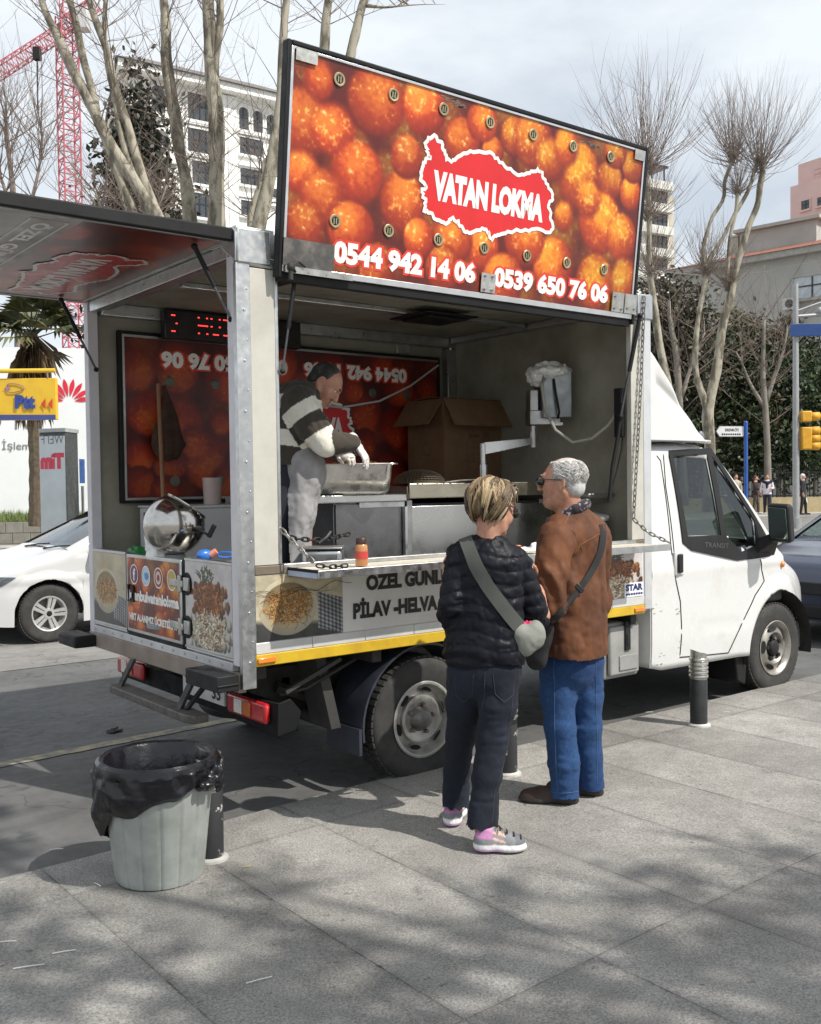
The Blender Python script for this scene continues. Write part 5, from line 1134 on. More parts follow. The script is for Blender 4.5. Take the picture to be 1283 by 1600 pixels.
mb = MB(); mb.bar(b1, b1-np.array([0, 0, .10]), .04, .25); mb.build('brush_head', CHAS, br)
ac = onpl(262, 668, 1, 1.84); s = SDF(.05).cap(ac+np.array([0, 0, .16]), ac-np.array([0, 0, .10]), .03, .12, n=(0, 1, 0), f=.4).cap(ac+np.array([0, 0, .16]), ac+np.array([-.02, 0, .26]), .012)
s.post = lambda P, d: d+.02*vnoise(P, 14)+.004*np.sin(P[:, 0]*90)
t = sdf_obj('hanging_bag', s, M('dark_cloth', (.055, .028, .018), .9, var=.3, scale=20), None, .008, org=tuple(ac)); tag(t, 'dark brown cloth bag hanging over the upside-down lokma print', 'bag')
MB().tube([ac+np.array([-.02, 0, .25]), ac+np.array([-.04, .03, .33])], .005, 5).build('bag_cord', CARD, t)
# under the side counter
ct = onpl(505, 870, 1, .40); ct[2] = .865
t = thing('steel_tin', (ct[0], ct[1], .865), 'square shiny steel tin standing behind the left end of the shelf', 'tin'); mb = MB(); mb.obox((ct[0], ct[1], 1.08), RL*.11, FL*.09, (0, 0, .215)); mb.build('tin_body', STEEL, t, bevel=.025, seg=3); MB().obox((ct[0], ct[1], 1.302), RL*.112, FL*.092, (0, 0, .006)).build('lid', STEELD, t, bevel=.005)
ct = onpl(940, 840, 1, .38)
t = thing('steel_bin', (2.86, .35, .865), 'wrapped steel drum behind the right end of the shelf', 'drum'); MB().lathe([(.10, 0), (.10, .46), (.108, .47), (.108, .50), (.095, .52), (.001, .53)], (2.83, .34, .865), (0, 0, 1), 28).build('drum_body', STEEL, t, smooth=40)
s = SDF(.03).ell((2.83, .34, 1.40), (.115, .115, .035)); film('foil_cover', s, .02, 26, M('foil_white', (.72, .72, .70), .3, .4), t)
mb = MB(); mb.box((2.62, .30, 1.50), (2.965, .62, 1.53)); mb.box((2.70, .24, 1.545), (2.96, .30, 1.565)); mb.build('corner_shelf', STEELD, truck, bevel=.004)
# things on the serving shelf
sb = np.array([.565, -.185, 1.2448])
t = thing('sauce_bottle', sb, 'small orange sauce bottle with a dark cap at the left end of the shelf', 'sauce bottle')
MB().lathe([(.001, 0), (.029, 0), (.031, .006), (.031, .095), (.027, .105), (.024, .108)], sb, (0, 0, 1), 24).build('bottle_body', M('sauce_orange', (.50, .24, .09), .3, coat=.5, c2=(.42, .16, .05), scale=12), t, smooth=40)
MB().lathe([(.0322, .035), (.0324, .04), (.0324, .068), (.0322, .072)], sb, (0, 0, 1), 24).build('paper_label', M('label_red', (.55, .06, .05), .5), t); MB().lathe([(.027, .106), (.027, .133), (.024, .137), (.001, .137)], sb, (0, 0, 1), 20).build('cap', M('cap_brown', (.05, .02, .015), .4), t, smooth=40)
pb = onpl(796, 845, 1, -.12); pb[2] = 1.2448
t = thing('paper_tray', pb, 'red patterned paper tray on the shelf between the two customers', 'food tray'); mb = MB()
mb.hexa([pb-RL*.05-FL*.03, pb+RL*.05-FL*.03, pb+RL*.05+FL*.03, pb-RL*.05+FL*.03]+[q+np.array([0, 0, .045]) for q in (pb-RL*.065-FL*.045, pb+RL*.065-FL*.045, pb+RL*.065+FL*.045, pb-RL*.065+FL*.045)]); mb.build('tray', M('tray_red', (.65, .10, .06), .6, c2=(.75, .55, .40), scale=60, lo=.45, hi=.55), t)
nb = onpl(822, 858, 1, -.15); nb[2] = 1.25; s = SDF(.01).ell(nb+np.array([0, 0, .012]), (.075, .055, .012)).ell(nb+RL*.05+np.array([0, 0, .03]), (.03, .02, .03)); t = film('napkins', s, .022, 30, M('napkin_white', (.78, .76, .78), .8), None, .006, org=tuple(nb)); tag(t, 'crumpled white paper napkins on the shelf in front of the man', 'napkins')
MB().box(nb+np.array([.02, -.05, .004]), nb+np.array([.09, -.01, .012])).build('pink_wrapper', M('pink_paper', (.75, .30, .42), .6), t)

# ------------------------------------------------------------------ people
ZU = np.array([0, 0, 1.])
def nrm(v): v = np.asarray(v, float); return v/np.linalg.norm(v)
SKIN = M('skin', (.40, .185, .12), .52, scale=22, bump=.12, bscale=220, c2=(.50, .28, .195), spec=.35, lo=.36, hi=.64)
EYEW = M('eye_white', (.7, .68, .64), .2); 
def add_head(s, c, fd, up, k=1., neck=None, nr=.056):
    fd = nrm(fd); up = nrm(np.asarray(up)-fd*np.dot(up, fd)); rt = np.cross(fd, up); A = np.stack([rt, fd, up])
    p = lambda x, y, z: np.asarray(c)+k*(rt*x+fd*y+up*z)
    E = lambda q, r, kk=.02, neg=False: s.ell(p(*q), tuple(k*a for a in r), A, kk, neg)
    E((0, -.018, .045), (.077, .097, .084), .02); E((0, .028, -.005), (.066, .066, .092), .03); E((0, .040, -.072), (.047, .047, .036), .03); E((0, .080, -.088), (.020, .016, .016), .02)
    for sg in (-1, 1):
        E((sg*.041, .055, -.018), (.026, .030, .034), .02)
        s.cap(p(sg*.060, -.005, -.03), p(sg*.036, .045, -.082), .020*k, .016*k, k=.02)
    s.cap(p(0, .090, .036), p(0, .113, -.012), .0075*k, .0125*k, k=.012)
    for sg in (-1, 1): E((sg*.012, .104, -.016), (.009, .011, .008), .008)
    s.cap(p(-.036, .080, .044), p(.036, .080, .044), .012*k, k=.02)
    for sg in (-1, 1): E((sg*.031, .102, .024), (.019, .018, .012), .012, True)
    s.cap(p(-.019, .088, -.046), p(.019, .088, -.046), .0085*k, k=.008); s.cap(p(-.015, .086, -.058), p(.015, .086, -.058), .0085*k, k=.008)
    E((0, .100, -.0515), (.022, .008, .0018), .003, True)
    for sg in (-1, 1):
        B = A.copy(); a = sg*.35; B[0], B[1] = A[0]*math.cos(a)+A[1]*math.sin(a), A[1]*math.cos(a)-A[0]*math.sin(a)
        s.ell(p(sg*.080, -.012, .006), (.008*k, .021*k, .033*k), B, .008); s.ell(p(sg*.088, -.010, .008), (.006*k, .011*k, .019*k), B, .006, True); s.ell(p(sg*.078, -.004, -.022), (.007*k, .009*k, .010*k), B, .008)
    if neck is not None: s.cap(p(0, -.022, -.055), neck, nr*k, nr*1.1, k=.03)
    return p, rt, fd, up
def fold(P, s, amp, st=(1, 1, 1)): return amp*2*(.16-np.abs(vnoise(P*np.array(st), s)))
def add_eyes(parent, p, k=1., brow=(.05, .04, .035)):
    mb = MB()
    for sg in (-1, 1): mb.tube([p(sg*.014, .098, .046), p(sg*.030, .095, .052), p(sg*.048, .078, .047)], [.004*k, .005*k, .002*k], 6)
    mb.build('eyebrow', M('brow_%d' % int(brow[0]*1000), brow, .8), parent, smooth=180)
    for sg in (-1, 1):
        e = MB().sphere(p(sg*.031, .076, .024), .0125*k, 8).build('eye', EYEW, parent, smooth=180); MB().sphere(p(sg*.031, .0835, .024), .0062*k, 6).build('iris', M('iris_dark', (.03, .018, .01), .15), e, smooth=180)
def add_hand(s, wr, d, nrmv, k=1., curl=.5, side=1, spread=.0):
    """palm, four fingers of unequal length with knuckle bends, thumb from the side of the palm. nrmv: back of the hand"""
    d = nrm(d); n = nrm(np.asarray(nrmv)-d*np.dot(nrmv, d)); x = np.cross(d, n)*side; wr = np.asarray(wr, float)
    s.cap(wr, wr+d*.03*k, .024*k, .026*k, n, .7, .012); s.cap(wr+d*.035*k, wr+d*.078*k, .034*k, .036*k, n, .42, .012)
    for i, (o, l) in enumerate(((-.030, .066), (-.010, .078), (.010, .073), (.029, .058))):
        b = wr+d*(.084-abs(o)*.25)*k+x*o*k; a1 = curl*.7; d1 = d*math.cos(a1)-n*math.sin(a1)+x*(o*spread*8); d1 = nrm(d1)
        m = b+d1*l*.46*k; a2 = curl*1.7; d2 = d*math.cos(a2)-n*math.sin(a2); t = m+d2*l*.30*k; a3 = curl*2.5; d3 = d*math.cos(a3)-n*math.sin(a3); e = t+d3*l*.24*k
        s.cap(b-d*.02*k, m, .0092*k, .0086*k, k=.003); s.cap(m, t, .0086*k, .0078*k, k=.003); s.cap(t, e, .0078*k, .0066*k, k=.003)
    b = wr+d*.028*k-x*.026*k; m = b+nrm(d*.6-x*.75-n*.35)*.042*k; t = m+nrm(d*.85-x*.15-n*.5)*.030*k
    s.cap(b, m, .014*k, .0105*k, k=.006); s.cap(m, t, .0105*k, .0085*k, k=.004)
def shoe(name, parent, heel, toe, wid, ht, mat, colf, upz=.05, org=None, sole=.03):
    """shoe of a walking person: sole slab, upper, ankle collar. heel/toe on the ground"""
    heel, toe = np.asarray(heel, float), np.asarray(toe, float); d = nrm(toe-heel); x = np.cross(d, ZU); Ln = np.linalg.norm(toe-heel); b = heel+ZU*.0
    A = np.stack([x, d, ZU]); s = SDF(.02)
    s.ell(b+d*Ln*.22+ZU*.014, (wid*.45, Ln*.24, .026), A); s.ell(b+d*Ln*.68+ZU*.014, (wid*.54, Ln*.34, .024), A, .02)
    s.cap(b+d*Ln*.17+ZU*.045, b+d*Ln*.62+ZU*.038, wid*.40, wid*.40, x, .95, .03); s.ell(b+d*Ln*.76+ZU*.036, (wid*.44, Ln*.22, .030), A, .02)
    s.cap(b+d*Ln*.20+ZU*.05, b+d*Ln*.25+ZU*ht, wid*.36, wid*.36, k=.03)
    s.ell(b+d*Ln*.23+ZU*(ht+.03), (wid*.28, wid*.30, .035), A, .01, True)
    s.post = lambda P, dd: np.maximum(dd, -(P[:, 2]-heel[2]-.002))
    def cf(V): q = V-b; return colf(q@d/Ln, q[:, 2], q@x)
    return sdf_obj(name, s, mat, parent, .005, colf=cf)
def raycast(s, u, v, d0, d1):
    dr = FW+RT*(u-641.5)/F-UP*(v-800)/F; d = d0
    for _ in range(60):
        p = CAM+dr*d; e = float(s.ev(p[None].astype(np.float32), False)[0]); d += e*.8
        if abs(e) < .001 or d > d1: break
    return CAM+dr*d, d < d1
def ribbon(mb, s, pxs, wpx, d0, d1, off=.006, n=30, th=.004, m=0):
    """a strap laid on a body: follow the pixel path, drop it on the surface"""
    P = np.array(pxs, float); cs = np.concatenate([[0], np.cumsum(np.linalg.norm(np.diff(P, axis=0), axis=1))]); rows = []
    for t in np.linspace(0, cs[-1], n):
        c = np.array([np.interp(t, cs, P[:, i]) for i in (0, 1)]); e = np.array([np.interp(min(t+4, cs[-1]), cs, P[:, i])-np.interp(max(t-4, 0), cs, P[:, i]) for i in (0, 1)]); e /= np.linalg.norm(e); q = np.array([-e[1], e[0]])*wpx/2
        row = []
        for a in (-1, -.4, .4, 1):
            p, ok = raycast(s, *(c+q*a), d0, d1); row.append((p, ok))
        if all(o for _, o in row): rows.append([p for p, _ in row])
    R_ = np.array(rows); g = s.grad(R_.reshape(-1, 3).astype(np.float32)).reshape(R_.shape)
    for _ in range(2): R_[1:-1] = (R_[:-2]+R_[1:-1]*2+R_[2:])/4
    a = R_+g*off; b = R_+g*(off-th); k = 4; nr = len(R_); fs = []
    for i in range(nr-1):
        for j in range(k-1): fs += [(i*k+j, i*k+j+1, (i+1)*k+j+1, (i+1)*k+j)]
        fs += [(i*k, (i+1)*k, nr*k+(i+1)*k, nr*k+i*k), (i*k+k-1, nr*k+i*k+k-1, nr*k+(i+1)*k+k-1, (i+1)*k+k-1)]
    mb.add(list(a.reshape(-1, 3))+list(b.reshape(-1, 3)), fs, m); return R_
def hair_strands(mb, c, rt, fd, up, rad, n, cols, th0=.1, th1=1.9, face=.9, rnd=None, flick=.01, r0=.0032, lift=.004, ln=None, swirl=.3):
    """short tapered locks that follow the skull from the crown outwards; the face stays clear"""
    g = rnd or random.Random(1)
    for _ in range(n):
        ph = g.uniform(0, 2*math.pi); front = math.sin(ph)      # +1 = face direction
        tmax = th1 if front < .25 else (face+(th1-face)*max(0, (.62-front)/.37) if front < .62 else face)
        a0 = g.uniform(th0, max(th0+.1, tmax-.3)) if ln else g.uniform(th0, th0+.9); a1 = min(tmax*g.uniform(.93, 1.06), a0+(ln or 9)); sw = g.uniform(-swirl, swirl); P = []; lf = g.uniform(0, lift)
        for t in np.linspace(0, 1, 9):
            th = a0+(a1-a0)*t; pp = ph+sw*t+.12*math.sin(t*7+ph*5); k = (1-.30*max(0, th-1.55))*(1+(lf+.010*math.sin(t*3.1)*g.uniform(.6, 1)+flick*t**4*g.uniform(-.6, 1))/.09)
            P.append(np.asarray(c)+k*(rt*rad[0]*math.sin(th)*math.cos(pp)+fd*rad[1]*math.sin(th)*math.sin(pp)+up*rad[2]*(1. if th < 1.57 else 1.5)*math.cos(th)))
        mb.cur = tuple(np.array(cols[g.randrange(len(cols))])*g.uniform(.8, 1.15)); rr = r0*g.uniform(.7, 1.2)
        mb.tube(P, [rr*.7, rr, rr, rr, rr, rr, rr*.85, rr*.6, rr*.2], 5)
HAIRM = MA('hair', .5, var=.18, nscale=120)

# ---- the woman in the dark quilted jacket
wf = at(752, 1312, 4.5); wf[2] = .053
wo = at(740, 1295, 4.55); wo[2] = .053
fdw = nrm(FL*.95+RL*.30); rdw = np.cross(fdw, ZU)
s = SDF(.03); hc = at(771, 797, 4.5)
hp, hrt, hfd, hup = add_head(s, hc, FL*.55+RL*.80-ZU*.38, ZU*1+FL*.2+RL*.12, .96, at(764, 862, 4.50), .05)
s.cap(at(762, 862, 4.50), at(757, 900, 4.5), .07, .12, fdw, .7); s.chain([at(757, 900, 4.5), at(757, 1030, 4.5)], [.13, .14], fdw, .6)
s.chain([at(818, 890, 4.55), at(846, 962, 4.60), at(840, 908, 4.74)], [.045, .036, .026], k=.02)
s.chain([at(708, 880, 4.5), at(697, 958, 4.5), at(722, 975, 4.78)], [.045, .036, .026], k=.02)
add_hand(s, at(840, 908, 4.74), nrm(-RL*.35+FL*.45+ZU*.75), nrm(RL*.8+FL*.3), .92, .55, 1); add_hand(s, at(722, 975, 4.78), nrm(FL*.8+RL*.5+ZU*.2), ZU, .92, .5, -1)
s.chain([at(731, 1035, 4.54), at(720, 1150, 4.62), at(713, 1245, 4.70), at(711, 1272, 4.74)], [.065, .045, .036, .033], k=.03); s.chain([at(779, 1035, 4.47), at(769, 1155, 4.45), at(754, 1285, 4.40), at(756, 1312, 4.40)], [.065, .045, .036, .034], k=.03)
w_skin = s
woman = sdf_obj('person', s, SKIN, None, .006, org=wo)
tag(woman, 'woman with short streaked blonde hair in dark quilted jacket and dark jeans, seen from behind', 'person')
add_eyes(woman, hp, .96)
s = SDF(.045)
s.cap(at(757, 895, 4.5), at(756, 955, 4.5), .176, .166, fdw, .64); s.cap(at(756, 955, 4.5), at(757, 1020, 4.49), .166, .186, fdw, .68)
s.cap(at(722, 872, 4.5), at(800, 876, 4.53), .072, .072, k=.04); s.cap(at(762, 858, 4.5), at(760, 880, 4.5), .068, .10, k=.03)
s.chain([at(717, 882, 4.5), at(705, 945, 4.46), at(703, 958, 4.50), at(720, 978, 4.74)], [.067, .059, .056, .046], k=.012)
s.chain([at(808, 886, 4.54), at(834, 950, 4.56), at(840, 968, 4.60)], [.070, .062, .054], k=.012); s.cap(at(841, 968, 4.6), at(842, 945, 4.66), .050, .042, k=.015)
s.cap(at(768, 846, 4.5), at(767, 830, 4.5), .05, .047, k=.01, neg=True)
wc = at(757, 900, 4.5)
def quilt(P, d):
    q = P-wc; r_ = q@rdw; zz = q[:, 2]+.16*np.abs(r_)+.012*np.sin(r_*19)+.02*vnoise(P, 5)
    ph = np.abs(np.sin(math.pi*zz/.058)); return d-.0062*np.sqrt(ph)+.004+fold(P, 13, .010)+fold(P, 34, .006)+.004*vnoise(P, 60)
s.post = quilt; w_jack = s
QUILT = M('quilted_navy', (.0045, .005, .0095), .52, var=.25, scale=40, bump=.12, bscale=220, spec=.22)
hemz = at(757, 1036, 4.5)[2]
sdf_obj('jacket', s, QUILT, woman, .0055, cut=lambda V: (V[:, 2] > hemz+.012*np.sin((V@RL)*17)))
s = SDF(.03)
s.cap(at(757, 1005, 4.5), at(758, 1042, 4.5), .165, .168, fdw, .74)
s.chain([at(731, 1050, 4.54), at(727, 1100, 4.57), at(720, 1150, 4.62), at(714, 1205, 4.66), at(713, 1262, 4.69)], [.096, .084, .068, .062, .066], k=.022)
s.chain([at(779, 1050, 4.47), at(778, 1100, 4.46), at(769, 1155, 4.45), at(760, 1215, 4.42), at(752, 1294, 4.40)], [.098, .086, .068, .062, .071], k=.022)
s.post = lambda P, d: d+fold(P, 6, .012, (1.2, 1.2, .8))+fold(P, 16, .007, (1, 1, 1.8))+.003*vnoise(P, 50)
zl, zr = at(713, 1259, 4.69)[2], at(753, 1290, 4.40)[2]
def jeans_w(V):
    f = np.clip(.5+2.2*vnoise(V, 4), 0, 1)[:, None]; return np.array((.005, .0078, .0155))*(1-f)+np.array((.013, .0185, .034))*f
w_jeans = s
dm = float((at(735, 1200, 4.54)-CAM)@FW)
sdf_obj('jeans', s, MA('denim_dark', .95, .35, 420, .0, .25, 90), woman, .006, colf=jeans_w, cut=lambda V: V[:, 2] > np.where((V-CAM)@FW > dm, zl, zr)+.008*np.sin((V@RL)*160)*.6)
def sneaker(t, z, x):
    c = np.tile(np.array((.20, .205, .22)), (len(t), 1)); c[(z > .06) & (t < .35)] = (.50, .22, .42); c[(t > .35) & (t < .6) & (np.abs(np.sin(z*130+t*9)) > .8)] = (.55, .36, .30)
    c[(t > .78) & (z > .03)] = (.13, .135, .15); c[z < .034] = (.70, .70, .70); c[(z < .016)] = (.60, .36, .58); c[(z < .016) & (t > .55)] = (.55, .55, .55); return c
SNK = MA('sneaker', .75, .3, 300, 0, .15, 60)
h1, t1 = at(742, 1336, 4.37), at(822, 1334, 4.36); h1[2] = t1[2] = .054
h2, t2 = at(705, 1297, 4.66), at(716, 1284, 4.88); h2[2] = t2[2] = .054
for h_, t_, ank in ((h1, t1, at(757, 1304, 4.39)), (h2, h2+nrm(t2-h2)*.245, at(711, 1270, 4.69))):
    sh_ = shoe('shoe', woman, h_, t_, .095, .085, SNK, sneaker)
    d = nrm(t_-h_); x = np.cross(d, ZU); mb = MB()
    for i in range(4): c = h_+d*(.11+.03*i)+ZU*(.092-.012*i); mb.tube([c-x*.025, c+ZU*.006, c+x*.025], .004, 5)
    mb.tube([h_+d*.10+ZU*.10+x*.0, h_+d*.10+ZU*.115+x*.02, h_+d*.12+ZU*.10+x*.035], .003, 5); mb.build('laces', M('lace_dark', (.03, .03, .032), .9), sh_)
# hair: base cap plus locks
s = SDF(.02); A = np.stack([hrt, hfd, hup])
s.ell(hp(0, -.022, .046), (.083, .103, .088), A); s.ell(hp(0, -.044, -.012), (.056, .050, .052), A); s.ell(hp(0, .105, -.04), (.085, .075, .09), A, .015, True)
for sg in (-1, 1): s.ell(hp(sg*.085, .012, .0), (.02, .028, .032), A, .01, True)
s.post = lambda P, d: d+.008*vnoise(P*np.array([1, 1, .3]), 60)+.012*vnoise(P, 18)
BL = [(.26, .18, .095), (.40, .30, .17), (.15, .10, .05), (.06, .038, .022), (.50, .40, .25), (.09, .06, .035), (.045, .03, .02), (.12, .08, .045)]
V, Fq = s.mesh(.006); st_ = vnoise(V*np.array([1, 1, .25]), 55); base = np.array((.06, .04, .022))+np.clip(st_+.15, 0, .6)[:, None]*np.array((.42, .32, .2))
mb = MB(); mb.add(V, Fq.tolist()); mb.c = [tuple(c) for c in base]
gh = random.Random(12)
for _ in range(175):           # tapering locks in layers, each of one tone
    ph = gh.uniform(0, 2*math.pi); fr = math.sin(ph); tmax = 2.62 if fr < .1 else (1.05+(1.57)*max(0, (.62-fr)/.52) if fr < .62 else 1.0); a0 = gh.uniform(.03, .75); a1 = tmax*gh.uniform(.66, 1.05); swp = gh.uniform(-.55, .55); lc_ = np.array(BL[gh.randrange(len(BL))])*gh.uniform(.8, 1.2); out = gh.uniform(.0, .012)+.010*(1-a1/2.5); fl = gh.uniform(-.004, .020)
    for _k in range(9):
        o1, o2 = gh.gauss(0, .10), gh.gauss(0, .03); P = []
        for t in np.linspace(0, 1, 10):
            th = a0+(a1-a0)*t; pp = ph+swp*t*t+o1*(1-t*.75)+.10*math.sin(t*5+ph*7); k = (1-.17*max(0, th-1.6))*(1+(out+o2*.05+.008*math.sin(t*3.1)+fl*t**3)/.09)
            P.append(np.asarray(hp(0, -.022, .035))+k*(hrt*.086*math.sin(th)*math.cos(pp)+hfd*.106*math.sin(th)*math.sin(pp)+hup*(.094 if th < 1.57 else .128)*math.cos(th)))
        mb.cur = tuple(lc_*gh.uniform(.85, 1.15)); rr = .0027*gh.uniform(.7, 1.2); mb.tube(P, [rr*.7, rr, rr, rr, rr, rr, rr*.9, rr*.75, rr*.5, rr*.15], 5)
mb.build('hair', HAIRM, woman, usecol=True, smooth=180)
mb = MB()
for sg in (-1, 1):
    mb.sphere(hp(sg*.034, .102, .018), .028, 8, sq=(1, 1, .85)); mb.tube([hp(sg*.062, .095, .028), hp(sg*.078, .05, .026), hp(sg*.084, -.012, .024)], .0028, 6)
mb.tube([hp(-.02, .112, .03), hp(0, .118, .034), hp(.02, .112, .03)], .003, 5); mb.build('sunglasses', M('sunglass_dark', (.012, .011, .010), .12, coat=.5), woman)
wp = at(841, 915, 4.725); mb = MB(); mb.tube([wp+nrm(RL)*.030*math.cos(a)+nrm(np.cross(RL, nrm(-RL*.1+FL*.5+ZU)))*.030*math.sin(a) for a in np.linspace(0, 2*math.pi, 21)[:-1]], .007, 6, closed=True); mb.obox(wp+RL*.025-FL*.018, RL*.008, FL*.012, ZU*.014); mb.build('wristwatch', BLK, woman)
# her grey cross-body bag
bo = at(828, 1003, 4.42)
s = SDF(.03).ell(at(826, 1000, 4.42), (.078, .045, .055), np.stack([nrm(RL*.55+ZU*.83), nrm(FL), nrm(np.cross(nrm(RL*.55+ZU*.83), nrm(FL)))])).ell(at(838, 992, 4.44), (.035, .045, .06)).ell(at(812, 990, 4.41), (.04, .035, .045))
s.post = lambda P, d: d+.010*vnoise(P, 20)+.004*vnoise(P, 55)
bag = sdf_obj('shoulder_bag', s, M('bag_grey', (.21, .215, .19), .8, var=.08, bump=.15, bscale=400), None, .005, org=bo); tag(bag, 'soft grey cross-body bag at the right hip of the woman in the quilted jacket', 'bag')
mb = MB(); ribbon(mb, w_jack, [(726, 838), (731, 852), (745, 885), (765, 920), (788, 952), (806, 976), (820, 990)], 21, 4.0, 4.7, .013, 34); mb.build('strap', M('strap_grey', (.06, .064, .058), .85, var=.08, bump=.2, bscale=500), bag, smooth=60)
s = SDF(.01).ell(at(824, 976, 4.44), (.022, .02, .022)); film('pink_pouch', s, .02, 40, M('pink_cloth', (.55, .03, .13), .7), bag, .005)

# ---- the man in the brown suede jacket
mo_ = at(890, 1250, 5.0); mo_[2] = .054
fdm = nrm(-RL*.75+FL*.62); rdm = np.cross(fdm, ZU)
s = SDF(.03); hc = at(878, 757, 4.98)
mp_, mrt, mfd, mup = add_head(s, hc, -RL*.95+FL*.30-ZU*.05, ZU, 1.0, at(893, 812, 5.0), .06)
s.ell(mp_(0, .03, -.095), (.045, .05, .03), np.stack([mrt, mfd, mup]), .03)
s.cap(at(893, 815, 5.0), at(893, 860, 5.0), .09, .15, fdm, .7); s.chain([at(893, 860, 5.), at(890, 1010, 5.)], [.15, .15], fdm, .7)
s.chain([at(866, 845, 4.85), at(858, 935, 4.78), at(838, 915, 5.02)], [.05, .04, .03], k=.02); s.chain([at(930, 850, 5.15), at(930, 940, 5.22), at(890, 945, 5.36)], [.05, .04, .03], k=.02)
add_hand(s, at(838, 915, 5.02), nrm(-RL*.7+FL*.6+ZU*.1), ZU, 1., .6, 1); add_hand(s, at(890, 945, 5.36), nrm(-RL*.9+FL*.4), ZU, 1., .5, -1)
s.chain([at(872, 1020, 4.98), at(873, 1130, 4.96), at(881, 1220, 4.98), at(880, 1236, 4.99)], [.085, .06, .04, .03]); s.chain([at(915, 1020, 5.03), at(917, 1125, 5.06), at(921, 1210, 5.10), at(920, 1224, 5.11)], [.085, .06, .04, .03])
man = sdf_obj('person', s, SKIN, None, .006, org=mo_); tag(man, 'grey haired man in brown suede jacket, blue jeans and sunglasses at the serving shelf', 'person')
add_eyes(man, mp_, 1., (.30, .28, .26))
s = SDF(.05)
s.cap(at(895, 850, 5.02), at(892, 935, 5.01), .198, .208, fdm, .74); s.cap(at(892, 935, 5.01), at(895, 1012, 5.0), .208, .208, fdm, .80)
s.cap(at(872, 838, 4.87), at(922, 832, 5.12), .080, .080, k=.05); s.cap(at(894, 806, 5.0), at(893, 830, 5.0), .085, .12, k=.04)
s.chain([at(868, 848, 4.84), at(860, 905, 4.75), at(860, 948, 4.76), at(842, 930, 4.98)], [.088, .080, .074, .056], k=.010); s.chain([at(928, 850, 5.14), at(932, 940, 5.22), at(893, 945, 5.35)], [.085, .072, .056], k=.035)
s.cap(at(884, 803, 4.97), at(876, 775, 4.96), .062, .07, k=.02, neg=True)
mc = at(893, 900, 5.0)
def suede_w(P, d):
    q = P-mc; folds = .011*np.sin((q[:, 2]*1.0+(q@RL)*1.6)*38+6*vnoise(P, 6))*np.exp(-((P-at(860, 915, 4.74))**2).sum(1)/.022)
    return d+folds+fold(P, 6, .022, (1.2, 1.2, .6))+fold(P, 15, .011, (1, 1, .7))+.006*vnoise(P, 40)
s.post = suede_w; m_jack = s
SUEDE = M('brown_suede', (.140, .047, .0138), .8, c2=(.058, .018, .006), scale=9, bump=.35, bscale=320, sheen=.0, lo=.34, hi=.66, rvar=.08, stretch=(1, 1, .4))
hz = at(895, 1022, 5.)[2]
sdf_obj('jacket', s, SUEDE, man, .0065, cut=lambda V: V[:, 2] > hz+.006*np.sin((V@RL)*14))
mb = MB()
for path in ([(921, 787), (905, 790), (893, 797), (886, 812), (882, 820)], [(885, 822), (896, 834), (904, 850), (910, 862)], [(906, 851), (916, 845), (932, 836), (946, 833)], [(905, 852), (898, 864)]):
    P = []
    pa = np.array(path, float); cs = np.concatenate([[0], np.cumsum(np.linalg.norm(np.diff(pa, axis=0), axis=1))])
    for t in np.linspace(0, cs[-1], 18):
        p, ok = raycast(m_jack, np.interp(t, cs, pa[:, 0]), np.interp(t, cs, pa[:, 1]), 4.4, 5.4)
        if ok:
            g = m_jack.grad(p[None].astype(np.float32))[0]; e = float(m_jack.ev((p)[None].astype(np.float32), True)[0]); P.append(p-g*e+g*.0008)
    if len(P) > 3: mb.tube(P, .0014, 5)
mb.build('stitching', M('stitch_tan', (.24, .11, .045), .8), man)
s = SDF(.03)
s.cap(at(893, 990, 5.0), at(893, 1030, 5.0), .17, .17, fdm, .85)
s.chain([at(872, 1035, 4.98), at(872, 1085, 4.97), at(874, 1135, 4.96), at(880, 1190, 4.97), at(883, 1246, 4.98)], [.100, .091, .077, .071, .074], k=.025); s.chain([at(914, 1035, 5.03), at(915, 1085, 5.05), at(917, 1135, 5.06), at(920, 1180, 5.08), at(923, 1234, 5.10)], [.100, .089, .074, .066, .069], k=.025)
s.post = lambda P, d: d+fold(P, 5, .013, (1.3, 1.3, .7))+fold(P, 15, .006, (1, 1, 1.6))+.003*vnoise(P, 50)
m_jeans = s
zl2, zr2 = at(883, 1243, 4.98)[2], at(923, 1230, 5.1)[2]; dm2 = float((at(903, 1240, 5.04)-CAM)@FW)
def jeans_m(V):
    f = np.clip(.5+2*vnoise(V*np.array([1, 1, .7]), 5), 0, 1)[:, None]; return np.array((.007, .030, .105))*(1-f)+np.array((.018, .060, .165))*f
sdf_obj('jeans', s, MA('denim_blue', .95, .35, 420, .0, .25, 90), man, .0065, colf=jeans_m, cut=lambda V: V[:, 2] > np.where((V-CAM)@FW > dm2, zr2, zl2))
BRN = MA('brown_shoe', .6, .2, 200, 0, .2, 30); bsc = lambda t, z, x: np.where((z < .028)[:, None], np.array((.022, .017, .014)), np.array((.035, .018, .012)))
for h_, t_ in (((903, 1254, 4.98), (815, 1252, 5.03)), ((942, 1240, 5.10), (862, 1236, 5.16))):
    a, b = at(*h_), at(*t_); a[2] = b[2] = .054; shoe('shoe', man, a, a+nrm(b-a)*.29, .105, .085, BRN, bsc)
s = SDF(.02); A = np.stack([mrt, mfd, mup])
s.ell(mp_(0, -.026, .046), (.082, .098, .085), A); s.ell(mp_(0, -.06, -.015), (.066, .055, .06), A); s.ell(mp_(0, .085, .02), (.09, .085, .16), A, .015, True)
for sg in (-1, 1): s.ell(mp_(sg*.085, .0, .0), (.02, .030, .036), A, .01, True)
